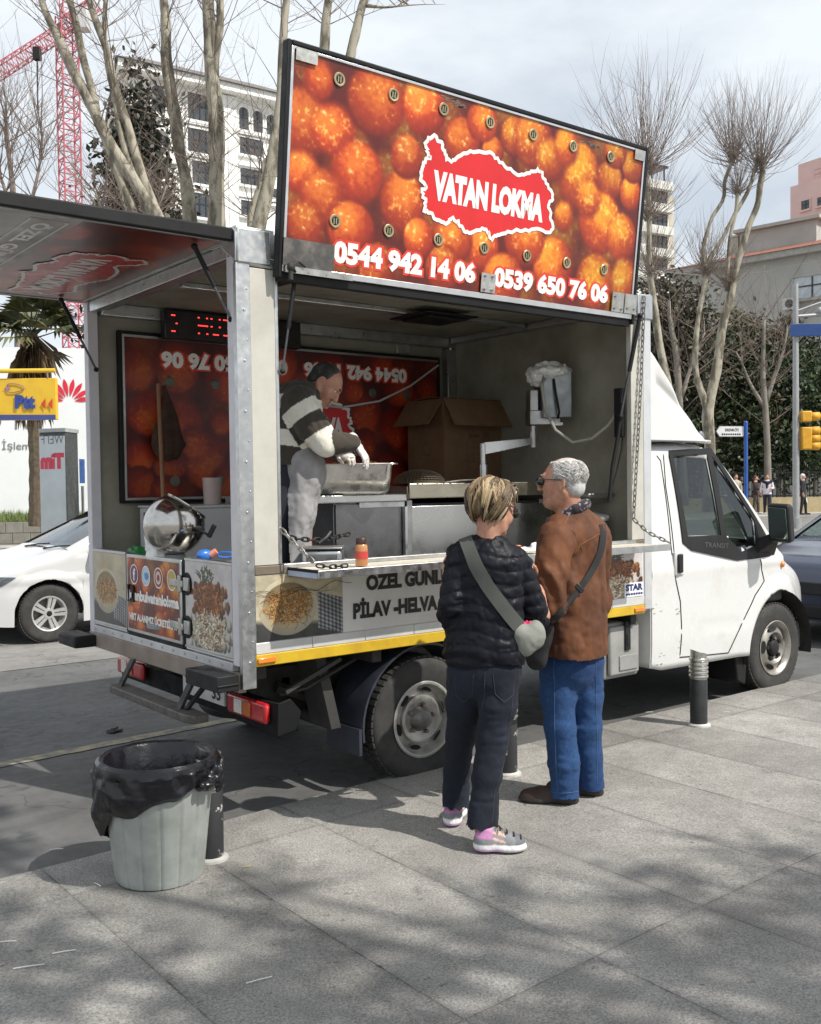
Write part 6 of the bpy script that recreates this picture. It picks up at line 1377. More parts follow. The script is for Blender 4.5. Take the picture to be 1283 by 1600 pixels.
s.post = lambda P, d: d+.002*vnoise(P, 40)
V, Fq = s.mesh(.006); mb = MB(); mb.add(V, Fq.tolist()); q = (V-mp_(0, -.02, .06)); topm = np.clip((q@mup-.045)/.03, 0, 1)*np.clip((q@mfd+.09)/.06, 0, 1)
cc = np.array((.52, .51, .49))+.16*vnoise(V*np.array([1, 1, .5]), 60)[:, None]; cc = cc*(1-.55*topm[:, None])+np.array((.50, .33, .26))*.55*topm[:, None]; mb.c = [tuple(c) for c in np.clip(cc, .05, .9)]
hair_strands(mb, mp_(0, -.026, .04), mrt, mfd, mup, (.083, .100, .087), 900, [(.56, .55, .53), (.50, .49, .47), (.62, .61, .58), (.42, .41, .40)], .55, 2.3, .85, random.Random(5), .001, .0014, .0004, .42, .06)
mb.build('hair', HAIRM, man, usecol=True, smooth=180)
mb = MB()
for sg in (-1, 1):
    mb.sphere(mp_(sg*.034, .100, .020), .027, 8, sq=(1, 1, .85)); mb.tube([mp_(sg*.062, .096, .030), mp_(sg*.078, .05, .028), mp_(sg*.086, -.012, .022)], .0026, 6)
mb.tube([mp_(-.02, .112, .032), mp_(0, .118, .036), mp_(.02, .112, .032)], .003, 5); mb.build('sunglasses', M('sunglass_dark', (.012, .011, .010), .12), man)
s = SDF(.02); nk = at(890, 806, 4.99)
s.chain([nk+ (mrt*.082*math.cos(a)+mfd*.085*math.sin(a))+ZU*(.012-.045*math.sin(a)) for a in np.linspace(0, 2*math.pi, 15)], [.020]*15); s.chain([nk+mfd*.085-ZU*.03-mrt*.03, at(858, 842, 4.83), at(842, 880, 4.86)], [.028, .022, .016])
s.post = lambda P, d: d+.012*vnoise(P, 34)
def dots(V): k = vnoise(V, 95) > .19; return np.where(k[:, None], np.array((.24, .22, .25)), np.array((.016, .009, .016)))
sdf_obj('scarf', s, MA('scarf_cloth', .85, .2, 300, .2, .2, 80), man, .005, colf=dots)
mb_o = at(842, 1000, 4.88); s = SDF(.02).cap(at(848, 985, 4.84), at(838, 1030, 4.84), .06, .055, nrm(-RL*.6+FL*-.8), .55)
s.post = lambda P, d: d+.008*vnoise(P, 24)
bag2 = sdf_obj('shoulder_bag', s, M('bag_black', (.016, .016, .017), .7, bump=.2, bscale=300), None, .006, org=mb_o); tag(bag2, 'small black shoulder bag hanging in front of the man in the brown jacket', 'bag')
mb = MB(); ribbon(mb, m_jack, [(928, 797), (937, 812), (941, 835), (936, 865), (922, 895), (905, 920), (885, 945), (866, 966), (852, 978)], 9.5, 4.3, 5.4, .010, 34); mb.build('strap', M('strap_black', (.009, .009, .0095), .7, bump=.2, bscale=400), bag2, smooth=60)
mb = MB(); p, ok = raycast(m_jack, 905, 919, 4.3, 5.4); mb.obox(p-FW*.014, nrm(RL*.55-ZU*-.6)*.012, nrm(RL*.7-ZU*.7)*.024, FW*.003); mb.build('buckle', M('buckle_dark', (.06, .06, .065), .3, .8), bag2, bevel=.002)

def seam_line(nm, s_, path, parent, mat, r=.002, d0=4.1, d1=5.4, n=40):
    pa = np.array(path, float); cs = np.concatenate([[0], np.cumsum(np.linalg.norm(np.diff(pa, axis=0), axis=1))]); P = []
    for t in np.linspace(0, cs[-1], n):
        p, ok = raycast(s_, np.interp(t, cs, pa[:, 0]), np.interp(t, cs, pa[:, 1]), d0, d1)
        if ok: g = s_.grad(p[None].astype(np.float32))[0]; e = float(s_.ev(p[None].astype(np.float32), True)[0]); P.append(p-g*e+g*.0004)
    if len(P) > 4: MB().tube(P, r, 5).build(nm, mat, parent)
SMW = M('seam_dark_denim', (.030, .036, .050), .9); SMM = M('seam_blue_denim', (.045, .10, .21), .9)
for pth in ([(806, 1050), (800, 1110), (788, 1180), (774, 1240), (768, 1285)], [(758, 1050), (757, 1085), (752, 1110)]): seam_line('seam', w_jeans, pth, woman, SMW)
for pth in ([(770, 1052), (774, 1085), (788, 1098), (802, 1086), (803, 1056)], [(710, 1056), (712, 1086), (725, 1098), (738, 1086), (740, 1056)]): seam_line('pocket_seam', w_jeans, pth, woman, SMW, .0016)
for pth in ([(866, 1030), (866, 1130), (871, 1240)], [(932, 1030), (932, 1130), (934, 1225)]): seam_line('seam', m_jeans, pth, man, SMM)
seam_line('hem', m_jeans, [(858, 1237), (875, 1240), (895, 1239), (906, 1236)], man, SMM)
# ---- the vendor in the striped sweater
vo = onpl(462, 870, 1, .62); vo = np.array([.70, .80, .862])
fdv = nrm(RL*.93+FL*.25); rdv = np.cross(fdv, ZU)
s = SDF(.03); hc = at(506, 603, 5.86)
vp_, vrt, vfd, vup = add_head(s, hc, RL*.68-ZU*.70-FL*.16, RL*.62+ZU*.74, 1.0, at(470, 622, 5.84), .062)
D = 5.82
s.cap(at(470, 622, 5.84), at(462, 650, D), .09, .14, fdv, .8); s.chain([at(460, 655, D), at(452, 750, D)], [.14, .14], fdv, .75)
arm_n = [at(468, 632, 5.62), at(506, 694, 5.62), at(556, 692, 5.70)]; arm_f = [at(474, 628, 6.0), at(500, 694, 6.02), at(524, 706, 5.86)]
s.chain(arm_n, [.048, .04, .03]); s.chain(arm_f, [.048, .04, .03])
for px in (440, 470): s.chain([at(px, 770, D+.06*(1 if px > 450 else -1)), at(px, 860, D), np.array([*at(px, 900, D)[:2], .90])], [.085, .06, .045])
vend = sdf_obj('person', s, SKIN, None, .006, org=vo); tag(vend, 'vendor in a striped brown and cream sweater and pale apron bending over the steel pan', 'person')
add_eyes(vend, vp_)
s = SDF(.05); sp_top, sp_bot = at(470, 615, D), at(452, 745, D)
s.cap(at(466, 640, D), at(455, 690, D), .17, .175, fdv, .82); s.cap(at(455, 690, D), at(452, 726, D), .175, .18, fdv, .85); s.cap(at(466, 626, 5.66), at(474, 622, 5.98), .085, .085, k=.05); s.cap(at(476, 612, 5.84), at(468, 630, 5.83), .07, .10, k=.03)
armS = SDF(.03).chain([at(470, 634, 5.63), at(488, 664, 5.61), at(508, 692, 5.62), at(550, 692, 5.69)], [.092, .082, .072, .050]).chain([at(476, 630, 6.0), at(500, 694, 6.02), at(522, 705, 5.87)], [.088, .07, .05])
for q in armS.p: s.p.append(q[:-2]+(.04, q[-1]))
s.cap(at(482, 604, 5.85), at(492, 590, 5.86), .058, .06, k=.015, neg=True)
s.post = lambda P, d: d+fold(P, 9, .014)+fold(P, 22, .008)+.008*np.sin(((P-at(508, 690, 5.62))@nrm(RL+ZU*.4))*75)*np.exp(-((P-at(506, 686, 5.62))**2).sum(1)/.008)
def stripes(V):
    vv = 800-F*((V-CAM)@UP)/((V-CAM)@FW); uu = 641.5+F*((V-CAM)@RT)/((V-CAM)@FW)
    tors = (V-at(466, 600, D))@nrm(-(sp_top-sp_bot))            # metres below the collar along the spine
    a0, a1, a2 = arm_n; t1 = np.clip(((V-a0)@(a1-a0))/((a1-a0)@(a1-a0)), 0, 1.05); d1 = np.linalg.norm(V-(a0+t1[:, None]*(a1-a0)), axis=1); t2 = np.clip(((V-a1)@(a2-a1))/((a2-a1)@(a2-a1)), 0, 1.1); d2 = np.linalg.norm(V-(a1+t2[:, None]*(a2-a1)), axis=1)
    b0, b1, b2 = arm_f; t3 = np.clip(((V-b0)@(b1-b0))/((b1-b0)@(b1-b0)), 0, 1.05); d3 = np.linalg.norm(V-(b0+t3[:, None]*(b1-b0)), axis=1)
    ona = (np.minimum(d1, d2) < .128) & (tors > .04); arm = np.where(d2 < d1, .27+t2*.19, t1*.27)+.0
    sv = np.where(ona, arm+.045, tors-.035); cr = (sv > .045) & (sv < .130) | (sv > .245) & (sv < .335)
    c = np.where(cr[:, None], np.array((.74, .72, .63)), np.array((.050, .042, .033))); return c
sdf_obj('sweater', s, MA('knit', .95, .35, 420, .1, .07, 150), vend, .006, colf=stripes, cut=lambda V: V[:, 2] > at(452, 728, D)[2])
s = SDF(.04)
s.cap(at(447, 720, D), at(447, 790, D), .16, .165, fdv, .8); s.chain([at(440, 790, D-.06), at(438, 860, D-.06), np.array([*at(438, 900, D-.06)[:2], .90])], [.11, .085, .07]); s.chain([at(455, 790, D+.08), at(455, 860, D+.08), np.array([*at(455, 900, D+.08)[:2], .90])], [.11, .085, .07]); s.post = lambda P, d: d+.014*vnoise(P, 12)
sdf_obj('trousers', s, M('trousers_navy', (.018, .02, .03), .85, var=.25, bump=.2, bscale=300), vend, .008)
s = SDF(.05)
s.cap(at(466, 690, D-.01), at(470, 740, D-.03), .150, .152, fdv, .85); s.cap(at(470, 740, D-.03), at(463, 800, D-.05), .155, .150, fdv, .75); s.cap(at(463, 800, D-.05), at(456, 885, D-.05), .150, .165, fdv, .62)
s.post = lambda P, d: d+.040*vnoise(P*np.array([1, 1, .45]), 8)+.022*vnoise(P*np.array([1, 1, .5]), 19)+.008*vnoise(P, 40)
bk = at(447, 760, D); topa = at(470, 692, D)[2]
sdf_obj('apron', s, M('apron_cloth', (.34, .335, .34), .9, c2=(.23, .225, .23), scale=9, bump=.15, bscale=300), vend, .007, cut=lambda V: ((V-bk)@fdv > -.02) & (V[:, 2] < topa))
for nm, wr, dr, bkn, side, cu in (('glove', at(556, 692, 5.70), nrm(RL*.50-ZU*.75), nrm(RL*.8+ZU*.5-FL*.3), 1, .35), ('glove', at(524, 706, 5.86), nrm(RL*.85-ZU*.25-FL*.3), nrm(ZU-FL*.3), -1, .75)):
    s = SDF(.01); add_hand(s, wr, dr, bkn, 1.06, cu, side, .06); s.cap(wr-dr*.035, wr, .031, .029, k=.01); s.post = lambda P, d: d+.003*vnoise(P, 90); sdf_obj(nm, s, M('latex_glove', (.70, .66, .62), .45, var=.06, bump=.1, bscale=150), vend, .004)
A = np.stack([vrt, vfd, vup]); s = SDF(.02).ell(vp_(0, -.022, .046), (.0805, .1005, .0865), A).ell(vp_(0, -.06, -.01), (.062, .05, .05), A).ell(vp_(0, .088, .03), (.11, .092, .13), A, .012, True)
for sg in (-1, 1): s.ell(vp_(sg*.085, .0, -.004), (.02, .030, .036), A, .01, True)
s.post = lambda P, d: d+.003*vnoise(P, 70)
def vh(V): k = np.clip((vnoise(V, 40)+.1)*2, 0, 1)[:, None]; sd_ = np.clip(((V-hc)@vfd+.0)/.05, 0, 1)[:, None]; return np.array((.028, .026, .025))*(1-.5*sd_)+np.array((.22, .21, .20))*.5*sd_+.03*k
sdf_obj('hair', s, MA('hair_short', .8, .5, 400, 0, .3, 200), vend, .005, colf=vh)
mb = MB(); t0 = at(560, 712, 5.70); 
for o in (-.008, .008): mb.bar(t0+RL*o, at(543, 684, 5.66)+RL*o, .008, .003)
tg = mb.build('tongs', STEEL, None, org=t0); tag(tg, 'steel tongs held in the gloved hand of the vendor over the pan', 'tongs')

# ------------------------------------------------------------------ cars
def make_car(name, label, T, nose, zt_pts, paint, glass, tone, loc, wheel_r=.31, wb=2.6, side=1):
    root = thing(name, loc, label, 'car')
    arch = [(0, wheel_r, wheel_r+.055), (-wb, wheel_r, wheel_r+.055)]
    zt = smooth_fn(zt_pts, .07); x0, x1 = zt_pts[0][0], zt_pts[-1][0]
    def hw(x, z):
        w = .885-.02*max(0, (.5-z)/.3)
        if z > .88: w -= .25*((z-.88)/.56)**1.2
        if x > .25: w -= .30*((x-.25)/.65)**2.2
        if x < -2.9: w -= .12*((-2.9-x)/.6)**2
        if .62 < z < .74: w += .012*math.sin((z-.62)/.12*math.pi)
        r = math.hypot(x-0, z-wheel_r)
        if wheel_r+.055 <= r < wheel_r+.16: w += .015*math.cos((r-wheel_r-.055)/.105*math.pi/2)
        return w
    b = Body(sill_line(x0, x1, arch, .05), arched(lerp_fn([(x0, .26), (-3, .2), (.4, .2), (x1, .24)]), arch), zt, hw, rc=lambda x: .12 if x < -.9 else .14, T=T, ns=26)
    sw = [(-.42, 1.0), (-1.02, 1.30), (-1.30, 1.365), (-2.2, 1.36), (-2.75, 1.04), (-2.2, .965), (-1.2, .955)]
    tw = lambda x, y, z, top: top and -.95 < x < -.22 and y < .66+.12*(x+.95)
    body = b.build('body', paint, root, side_holes=(sw,), top_holes=(tw,))
    for sd in (-1, 1):
        mb = MB(); c = (sum(p[0] for p in sw)/7, sum(p[1] for p in sw)/7); b.patch(mb, dens([(c[0]+1.03*(p[0]-c[0]), c[1]+1.03*(p[1]-c[1])) for p in sw], 3), -.006, sd); mb.build('side_window', glass, body, smooth=0)
        mb = MB(); b.ring(mb, dens([(c[0]+1.05*(p[0]-c[0]), c[1]+1.09*(p[1]-c[1])) for p in sw], 3), dens([(c[0]+.985*(p[0]-c[0]), c[1]+.97*(p[1]-c[1])) for p in sw], 3), .004, sd); mb.build('window_trim', BLK, body, smooth=0)
        mb = MB(); P = [b.pt(-.55, .95, sd, .02), b.pt(-.55, .95, sd, .10)]; q = [np.array(b.pt(-.50+i*.0, .98, sd, .03)) for i in range(1)][0]
        d = np.array(b.pt(-.5, .98, sd, .2))-np.array(b.pt(-.5, .98, sd, 0)); d /= np.linalg.norm(d); fx_ = np.array(T((1, 0, 0)))-np.array(T((0, 0, 0)))
        mb.obox(q+d*.09, d*.10, fx_*.045, (0, 0, .055)); mb.build('door_mirror', paint, root, bevel=.03, seg=3)
        mb = MB()
        for xs_, z0 in ((-.42, .95), (-1.45, .95)): mb.tube([b.pt(xs_-.02*i, z0-.11*i, sd, .0005) for i in range(7)], .003, 4)
        mb.build('door_gap', DARK, body)
        mb = MB(); mb.hexa([np.array(b.pt(a, z, sd, o)) for o in (.002, .016) for a, z in ((-1.05, .80), (-1.25, .80), (-1.25, .83), (-1.05, .83))]); mb.build('door_handle', paint, body, bevel=.004)
    mb = MB(); xs_ = np.linspace(-.98, -.18, 12); V = []
    for x in xs_:
        z = zt(x); w_ = .69+.12*(x+.95); V += [T((x, -w_+2*w_*j/8, z-.010-.03*abs(j/4-1)**2)) for j in range(9)]
    mb.add(V, [(i*9+j, i*9+j+1, i*9+10+j, i*9+9+j) for i in range(11) for j in range(8)]); mb.build('windscreen', glass, body, smooth=180)
    mb = MB()
    for x in (-.17, -.99): mb.tube([T((x, y, zt(x)-.004-.03*abs(y/.66)**2)) for y in np.linspace(-.70, .70, 13)], .014, 6)
    for s_ in (-.3, .35): mb.tube([T((-.12, s_, zt(-.12)+.006)), T((-.2, s_+.25, zt(-.2)+.012)), T((-.24, s_+.5, zt(-.24)+.008))], .008, 5)
    mb.build('wiper', BLK, body)
    mb = MB(); mb.hexa([T(p) for p in ((-.9, -.7, .5), (-.15, -.7, .5), (-.15, .7, .5), (-.9, .7, .5), (-.85, -.68, .93), (-.2, -.68, .93), (-.2, .68, .93), (-.85, .68, .93))]); mb.hexa([T(p) for p in ((-3.0, -.8, .3), (.0, -.8, .3), (.0, .8, .3), (-3.0, .8, .3), (-3.0, -.8, .42), (.0, -.8, .42), (.0, .8, .42), (-3.0, .8, .42))]); mb.build('dashboard', MATS['dash_grey'], body)
    for y in (-.38, .38):
        mb = MB(); mb.hexa([T(p) for p in ((-1.5, y-.24, .45), (-1.0, y-.24, .45), (-1.0, y+.24, .45), (-1.5, y+.24, .45), (-1.85, y-.22, 1.08), (-1.7, y-.22, 1.08), (-1.7, y+.22, 1.08), (-1.85, y+.22, 1.08))]); mb.hexa([T(p) for p in ((-1.84, y-.11, 1.10), (-1.74, y-.11, 1.10), (-1.74, y+.11, 1.10), (-1.84, y+.11, 1.10), (-1.86, y-.10, 1.26), (-1.78, y-.10, 1.26), (-1.78, y+.10, 1.26), (-1.86, y+.10, 1.26))]); mb.build('seat', SEAT, body, bevel=.03)
    for sd in (-1, 1):
        mb = MB(); hp_ = [(nose-.05, .60), (nose-.10, .70), (nose-.30, .735), (nose-.52, .72), (nose-.36, .63)]; b.patch(mb, dens(hp_, 3), .010, sd, 0, .012); hl = mb.build('headlight', M('headlight_glass', (.10, .12, .14), .06, .2, coat=1.), root, smooth=0)
        MB().sphere(np.array(b.pt(nose-.25, .69, sd, .012)), .035, 8, sq=(1, .4, .9)).build('lamp_unit', M('lamp_chrome', (.7, .7, .7), .1, 1.), hl)
        mb = MB()
    mb = MB(); mb.hexa([T(p) for p in ((nose-.03, -.42, .50), (nose+.015, -.42, .50), (nose+.015, .42, .50), (nose-.03, .42, .50), (nose-.06, -.45, .62), (nose-.005, -.45, .62), (nose-.005, .45, .62), (nose-.06, .45, .62))]); mb.build('grille', BLK, root, bevel=.01)
    mb = MB(); mb.hexa([T(p) for p in ((nose-.06, -.60, .26), (nose+.01, -.60, .26), (nose+.01, .60, .26), (nose-.06, .60, .26), (nose-.06, -.62, .40), (nose+.012, -.62, .40), (nose+.012, .62, .40), (nose-.06, .62, .40))]); mb.build('bumper_insert', BLK, root, bevel=.02)
    mb = MB()
    for xc in (0, -wb):
        A_ = np.linspace(R(-5), R(185), 20); V = [T((xc+(wheel_r+.053)*math.cos(a), y, wheel_r+(wheel_r+.053)*math.sin(a))) for a in A_ for y in (-.86, .86)]; mb.add(V, [(2*i, 2*i+1, 2*i+3, 2*i+2) for i in range(19)])
    mb.build('arch_liner', CHAS, root)
    for xc in (0, -wb):
        for sd in (-1, 1):
            c = np.array(T((xc, sd*.78, wheel_r))); d = np.array(T((xc, sd*1.78, wheel_r)))-c; wheel(root, c, wheel_r, .20, d, 'alloy')
    return root, b
fa = onpl(72, 962, 1, 6.62)
TW = lambda p: (fa[0]-p[0], 7.38-p[1], p[2]+.004)
HATCH = [(-3.42, .55), (-3.40, .80), (-3.2, 1.05), (-2.95, 1.28), (-2.5, 1.42), (-1.9, 1.465), (-1.3, 1.445), (-.98, 1.37), (-.18, .985), (.05, .93), (.5, .82), (.74, .72), (.86, .52)]
CARW = M('car_white', (.58, .585, .585), .18, var=.015, scale=2, coat=.8, rvar=.04)
GLC = MG('car_glass', (.42, .48, .47), .01)
make_car('parked_car', 'white hatchback with five-spoke alloy wheels on the road behind the food truck', TW, .86, HATCH, CARW, GLC, 0, (fa[0], 7.38, 0))
SEDAN = [(-3.5, .55), (-3.46, .90), (-3.1, .98), (-2.75, 1.0), (-2.15, 1.36), (-1.8, 1.41), (-1.3, 1.41), (-.98, 1.34), (-.18, .97), (.05, .925), (.5, .86), (.74, .78), (.86, .52)]
TBL = lambda p: (7.75-p[0], 1.22-p[1], p[2])
CARB = M('car_blue', (.022, .028, .055), .2, var=.1, scale=3, coat=.7, rvar=.05)
make_car('parked_car', 'dark blue car parked nose to nose in front of the food truck cab', TBL, .86, SEDAN, CARB, MG('car_glass_green', (.50, .62, .56), .01), 0, (7.75, 1.22, 0), .30)

# ------------------------------------------------------------------ bin and bollards
bcn = at(250, 1352, 4.22); bcn[2] = pz(bcn[0])
bin_ = thing('waste_bin', bcn, 'pale grey-green plastic bin lined with a black refuse bag on the pavement', 'bin')
n = 144; prof = [(.001, .012), (.160, .0), (.176, .004), (.184, .03), (.232, .475), (.238, .490), (.226, .490), (.172, .03), (.001, .026)]
V = []; fs = []
for i, (r, h) in enumerate(prof):
    for j in range(n):
        a = 2*math.pi*j/n; q = r*(1-(.026 if j % 9 == 0 and 2 <= i <= 4 else 0)); V.append(bcn+np.array([q*math.cos(a), q*math.sin(a), h]))
for i in range(len(prof)-1):
    for j in range(n): fs.append((i*n+j, i*n+(j+1) % n, (i+1)*n+(j+1) % n, (i+1)*n+j))
mkobj('bin_body', V, fs, M('bin_plastic', (.345, .37, .35), .5, c2=(.22, .24, .22), scale=7, lo=.4, hi=.75, bump=.05), bin_, smooth=35)
# refuse bag: falls inside, rolls over the rim, hangs outside with a slanting hem
n = 220; rows = []; gw = np.random.default_rng(6); WV = [(nrm(gw.normal(size=3)), gw.uniform(.05, .15), gw.uniform(0, 1), gw.uniform(.5, 1.)) for _ in range(9)]
def crease(p): return sum(a_*l_*(abs(((p@d_)/l_+o_) % 1-.5)*2-.5) for d_, l_, o_, a_ in WV)
th_l = math.atan2(-RL[1], -RL[0])
sec = [(.05, .10), (.12, .14), (.165, .26), (.188, .40), (.205, .475), (.220, .506), (.238, .512), (.252, .500), (.257, .484)]
for (r, h) in sec: rows.append([(r, h, 0)]*n)
outer = 26
for k in range(1, outer+1): rows.append([None]*n)
V = []
for i in range(len(rows)):
    for j in range(n):
        a = 2*math.pi*j/n; da = (a-th_l+math.pi) % (2*math.pi)-math.pi; pt = np.array([math.cos(a), math.sin(a), 0])
        drop = .075+.25*(.5+.5*math.cos(da+.45))**1.2+.02*math.sin(3*a+1)+.012*math.sin(7*a)
        if i < len(sec): r, h = sec[i]
        else:
            t = (i-len(sec)+1)/outer; bul = .012+.024*math.sin(t*math.pi*.9)*(.5+.5*math.cos(da)); r = .257+bul*t**.5-.012*max(0, t-.85)/.15-.03*t; h = .484-drop*t
        P = np.array([[r*math.cos(a)*.6, r*math.sin(a)*.6, h]]); t_ = i/len(rows)
        amp = .008 if i < 4 else (.003 if i < len(sec) else .015*min(1, (i-len(sec)+1)/3)); fold_ = math.sin(a*17+3*math.sin(h*14)+4*float(vnoise(P, 9)[0])); nn = crease(np.array([r*math.cos(a), r*math.sin(a), h]))*9+float(vnoise(P, 70)[0])*.25
        r += amp*(.22*fold_+.55*nn); h += amp*.35*nn
        V.append(bcn+np.array([r*math.cos(a), r*math.sin(a), h]))
fs = [(i*n+j, i*n+(j+1) % n, (i+1)*n+(j+1) % n, (i+1)*n+j) for i in range(len(rows)-1) for j in range(n)]+[tuple(range(n))[::-1]]
mkobj('bin_bag', V, fs, M('bag_polythene', (.006, .006, .009), .24, var=.2, spec=.5, bump=.5, bscale=55, rvar=.12), bin_, smooth=22)
s = SDF(.02).ell(bcn+RL*.238+ZU*.43-FL*.05, (.045, .035, .055)).ell(bcn+RL*.22+ZU*.41-FL*.11, (.04, .03, .03)); s.post = lambda P, d: d+fold(P, 16, .03)+fold(P, 34, .015)
sdf_obj('bag_knot', s, MATS['bag_polythene'], bin_, .005)
def bollard(u, v, d_y, label, chipped, h=.50):
    c = onpl(u, v, 1, d_y); c[2] = pz(c[0])
    root = thing('bollard', c, label, 'bollard', 'short bollards along the kerb')
    mb = MB(); mb.lathe([(.001, .001), (.075, .0), (.074, .010), (.058, .016), (.056, .018)], c, (0, 0, 1), 28); mb.build('base_flange', M('flange_pale', (.50, .49, .46), .6, .3, var=.2), root, smooth=35)
    MB().lathe([(.055, .012), (.056, h*.60), (.054, h*.61)], c, (0, 0, 1), 28).build('post', MATS['bollard_chipped'] if chipped else MATS['bollard_black'], root, smooth=35)
    pr = [(.054, h*.60)]
    for i in range(5): z = h*(.62+.055*i); pr += [(.053, z), (.061, z+.006), (.062, z+.016), (.060, z+.020), (.052, z+.023)]
    z = pr[-1][1]; pr += [(.052, h*.93)]
    rg = MB(); rg.lathe(pr, c, (0, 0, 1), 28); b0 = len(rg.v); n_ = 28
    sl = nrm(RL*.9+FL*.2); top = [c+np.array([.053*math.cos(a), .053*math.sin(a), h*.955-(.053*math.cos(a)*sl[0]+.053*math.sin(a)*sl[1])*.38]) for a in np.linspace(0, 2*math.pi, n_+1)[:-1]]
    low = [c+np.array([.052*math.cos(a), .052*math.sin(a), h*.90]) for a in np.linspace(0, 2*math.pi, n_+1)[:-1]]; rg.add(low+top, [(i, (i+1) % n_, n_+(i+1) % n_, n_+i) for i in range(n_)]+[tuple(range(n_, 2*n_))])
    rg.build('ring_cap', M('bollard_steel', (.52, .51, .48), .3, 1., var=.15, rvar=.15), root, smooth=35); return root
M('bollard_black', (.022, .023, .025), .5, var=.3, scale=12, bump=.1); M('bollard_chipped', (.024, .025, .027), .6, c2=(.40, .39, .37), lo=.575, hi=.60, scale=15)
bollard(1092, 1128, -.283, 'black bollard with bright ribbed steel cap standing clear near the front wheel', False)
bollard(793, 1208, -.267, 'scuffed bollard half hidden behind the legs of the woman', True)
bollard(330, 1336, -.279, 'bollard with flaking black and white paint tight behind the waste bin', True)

# ------------------------------------------------------------------ litter on the slabs
g = random.Random(9)
STRAW = M('straw_white', (.66, .64, .60), .7)
for (u, v, l, a, lab) in ((12, 1470, .06, .1, 'white paper stick at the left edge of the pavement'), (45, 1509, .10, .3, 'long white straw on the slabs below the waste bin'), (100, 1486, .08, .35, 'thin white straw on the slabs under the bin, right of the others'), (152, 1382, .05, 2.4, 'white cigarette end on the slab left of the bin'), (88, 1327, .06, .2, 'pale stick by the kerb left of the bin'), (405, 1532, .09, .5, 'long pale straw on the slabs at the bottom of the picture'), (385, 1358, .035, .2, 'yellow scrap of paper right of the bin'), (1015, 1122, .05, .1, 'white chip on the kerb stones left of the black bollard'), (1135, 1122, .05, 0, 'white chip on the kerb stones right of the black bollard')):
    p = onpl(u, v, 2, .02); p[2] = pz(p[0])+.006; d = RL*math.cos(a)+FL*math.sin(a)
    o = MB().tube([p-d*l/2, p+ZU*.001, p+d*l/2], .0019, 6).build('litter_stick', STRAW if 'yellow' not in lab else M('paper_yellow', (.55, .42, .15), .8), None, org=p); tag(o, lab, 'litter')
p = onpl(1205, 1226, 2, .05); o = MB().cyl(p, p+ZU*.004, .010, n=10).build('litter_scrap', STRAW, None, org=p); tag(o, 'single white scrap on the sunny slabs at the right', 'litter')
p = onpl(180, 1143, 2, .004); s = SDF(.01).ell(p, (.05, .04, .012)); film('road_rubbish', s, .03, 40, RUB, None, .005, org=tuple(p)); tag(bpy.data.objects['road_rubbish'], 'crumpled dark scrap lying on the road left of the truck step', 'litter')

# ------------------------------------------------------------------ foliage and trees
def leaves(name, cen, rad, n, size, cols, mat, parent=None, org=None, clump=60, seed=1, shell=.55, shape=None, flat=0., up=.0):
    """leaf-sized faces gathered in clumps through an uneven crown volume"""
    g = np.random.default_rng(seed); cen, rad = np.asarray(cen, float), np.asarray(rad, float); nc = max(4, n//clump)
    d = g.normal(size=(nc, 3)); d /= np.linalg.norm(d, axis=1, keepdims=True); rr = shell+(1-shell)*g.random(nc)**.6; C = d*rr[:, None]*(.8+.35*g.random(nc))[:, None]
    if shape is not None: C = shape(C, g)
    C = cen+C*rad; k = g.integers(0, nc, n); cs = (g.uniform(.12, .30, nc)*rad.min())[k][:, None]
    P = C[k]+g.normal(size=(n, 3))*cs*np.array([1, 1, .75]); a = g.normal(size=(n, 3)); a[:, 2] += up; a /= np.linalg.norm(a, axis=1, keepdims=True); b = g.normal(size=(n, 3)); b -= a*(a*b).sum(1, keepdims=True); b /= np.linalg.norm(b, axis=1, keepdims=True)
    sz = (size*g.uniform(.6, 1.4, n))[:, None]; a *= sz; b *= sz*.5
    V = np.stack([P-a, P+b, P+a, P-b], 1).reshape(-1, 3); Fq = np.arange(4*n).reshape(-1, 4)
    cc = np.array(cols)[g.integers(0, len(cols), nc)][k]*g.uniform(.7, 1.3, (n, 1)); return mkobj(name, V, Fq, mat, parent, org, smooth=0, cols=np.repeat(cc, 4, 0))
LEAF = MA('leaf', .55, var=.25, nscale=3.)
BARK = M('plane_bark', (.36, .33, .26), .9, c2=(.13, .115, .085), scale=5, lo=.44, hi=.57, stretch=(1, 1, .4), bump=.7, bscale=14)
BARK2 = M('grey_bark', (.26, .235, .20), .9, c2=(.15, .135, .115), scale=3, stretch=(1, 1, .4), bump=.5, bscale=18); TWIG = M('twig', (.21, .165, .14), .9, var=.2)
def limb_px(mb, pts, d, n=9, wob=.0):
    """pts: (u, v, width px); limb at depth d"""
    P = np.array(pts, float); m = len(P); T_ = np.linspace(0, m-1, (m-1)*4+1); Q = np.stack([np.interp(T_, np.arange(m), P[:, i]) for i in range(3)], 1)
    for _ in range(2): Q[1:-1] = (Q[:-2]+2*Q[1:-1]+Q[2:])/4
    Q[:, 0] += wob*np.sin(T_*3.7+P[0, 0])
    W = [at(u, v, d) for u, v, _ in Q]; r = Q[:, 2]/2*d/F; kn = vnoise(np.array(W), 1.6)+.6*vnoise(np.array(W)+7, 4.5); r = r*(1+.30*kn); mb.tube(W, r, n+2); return np.array(W), r
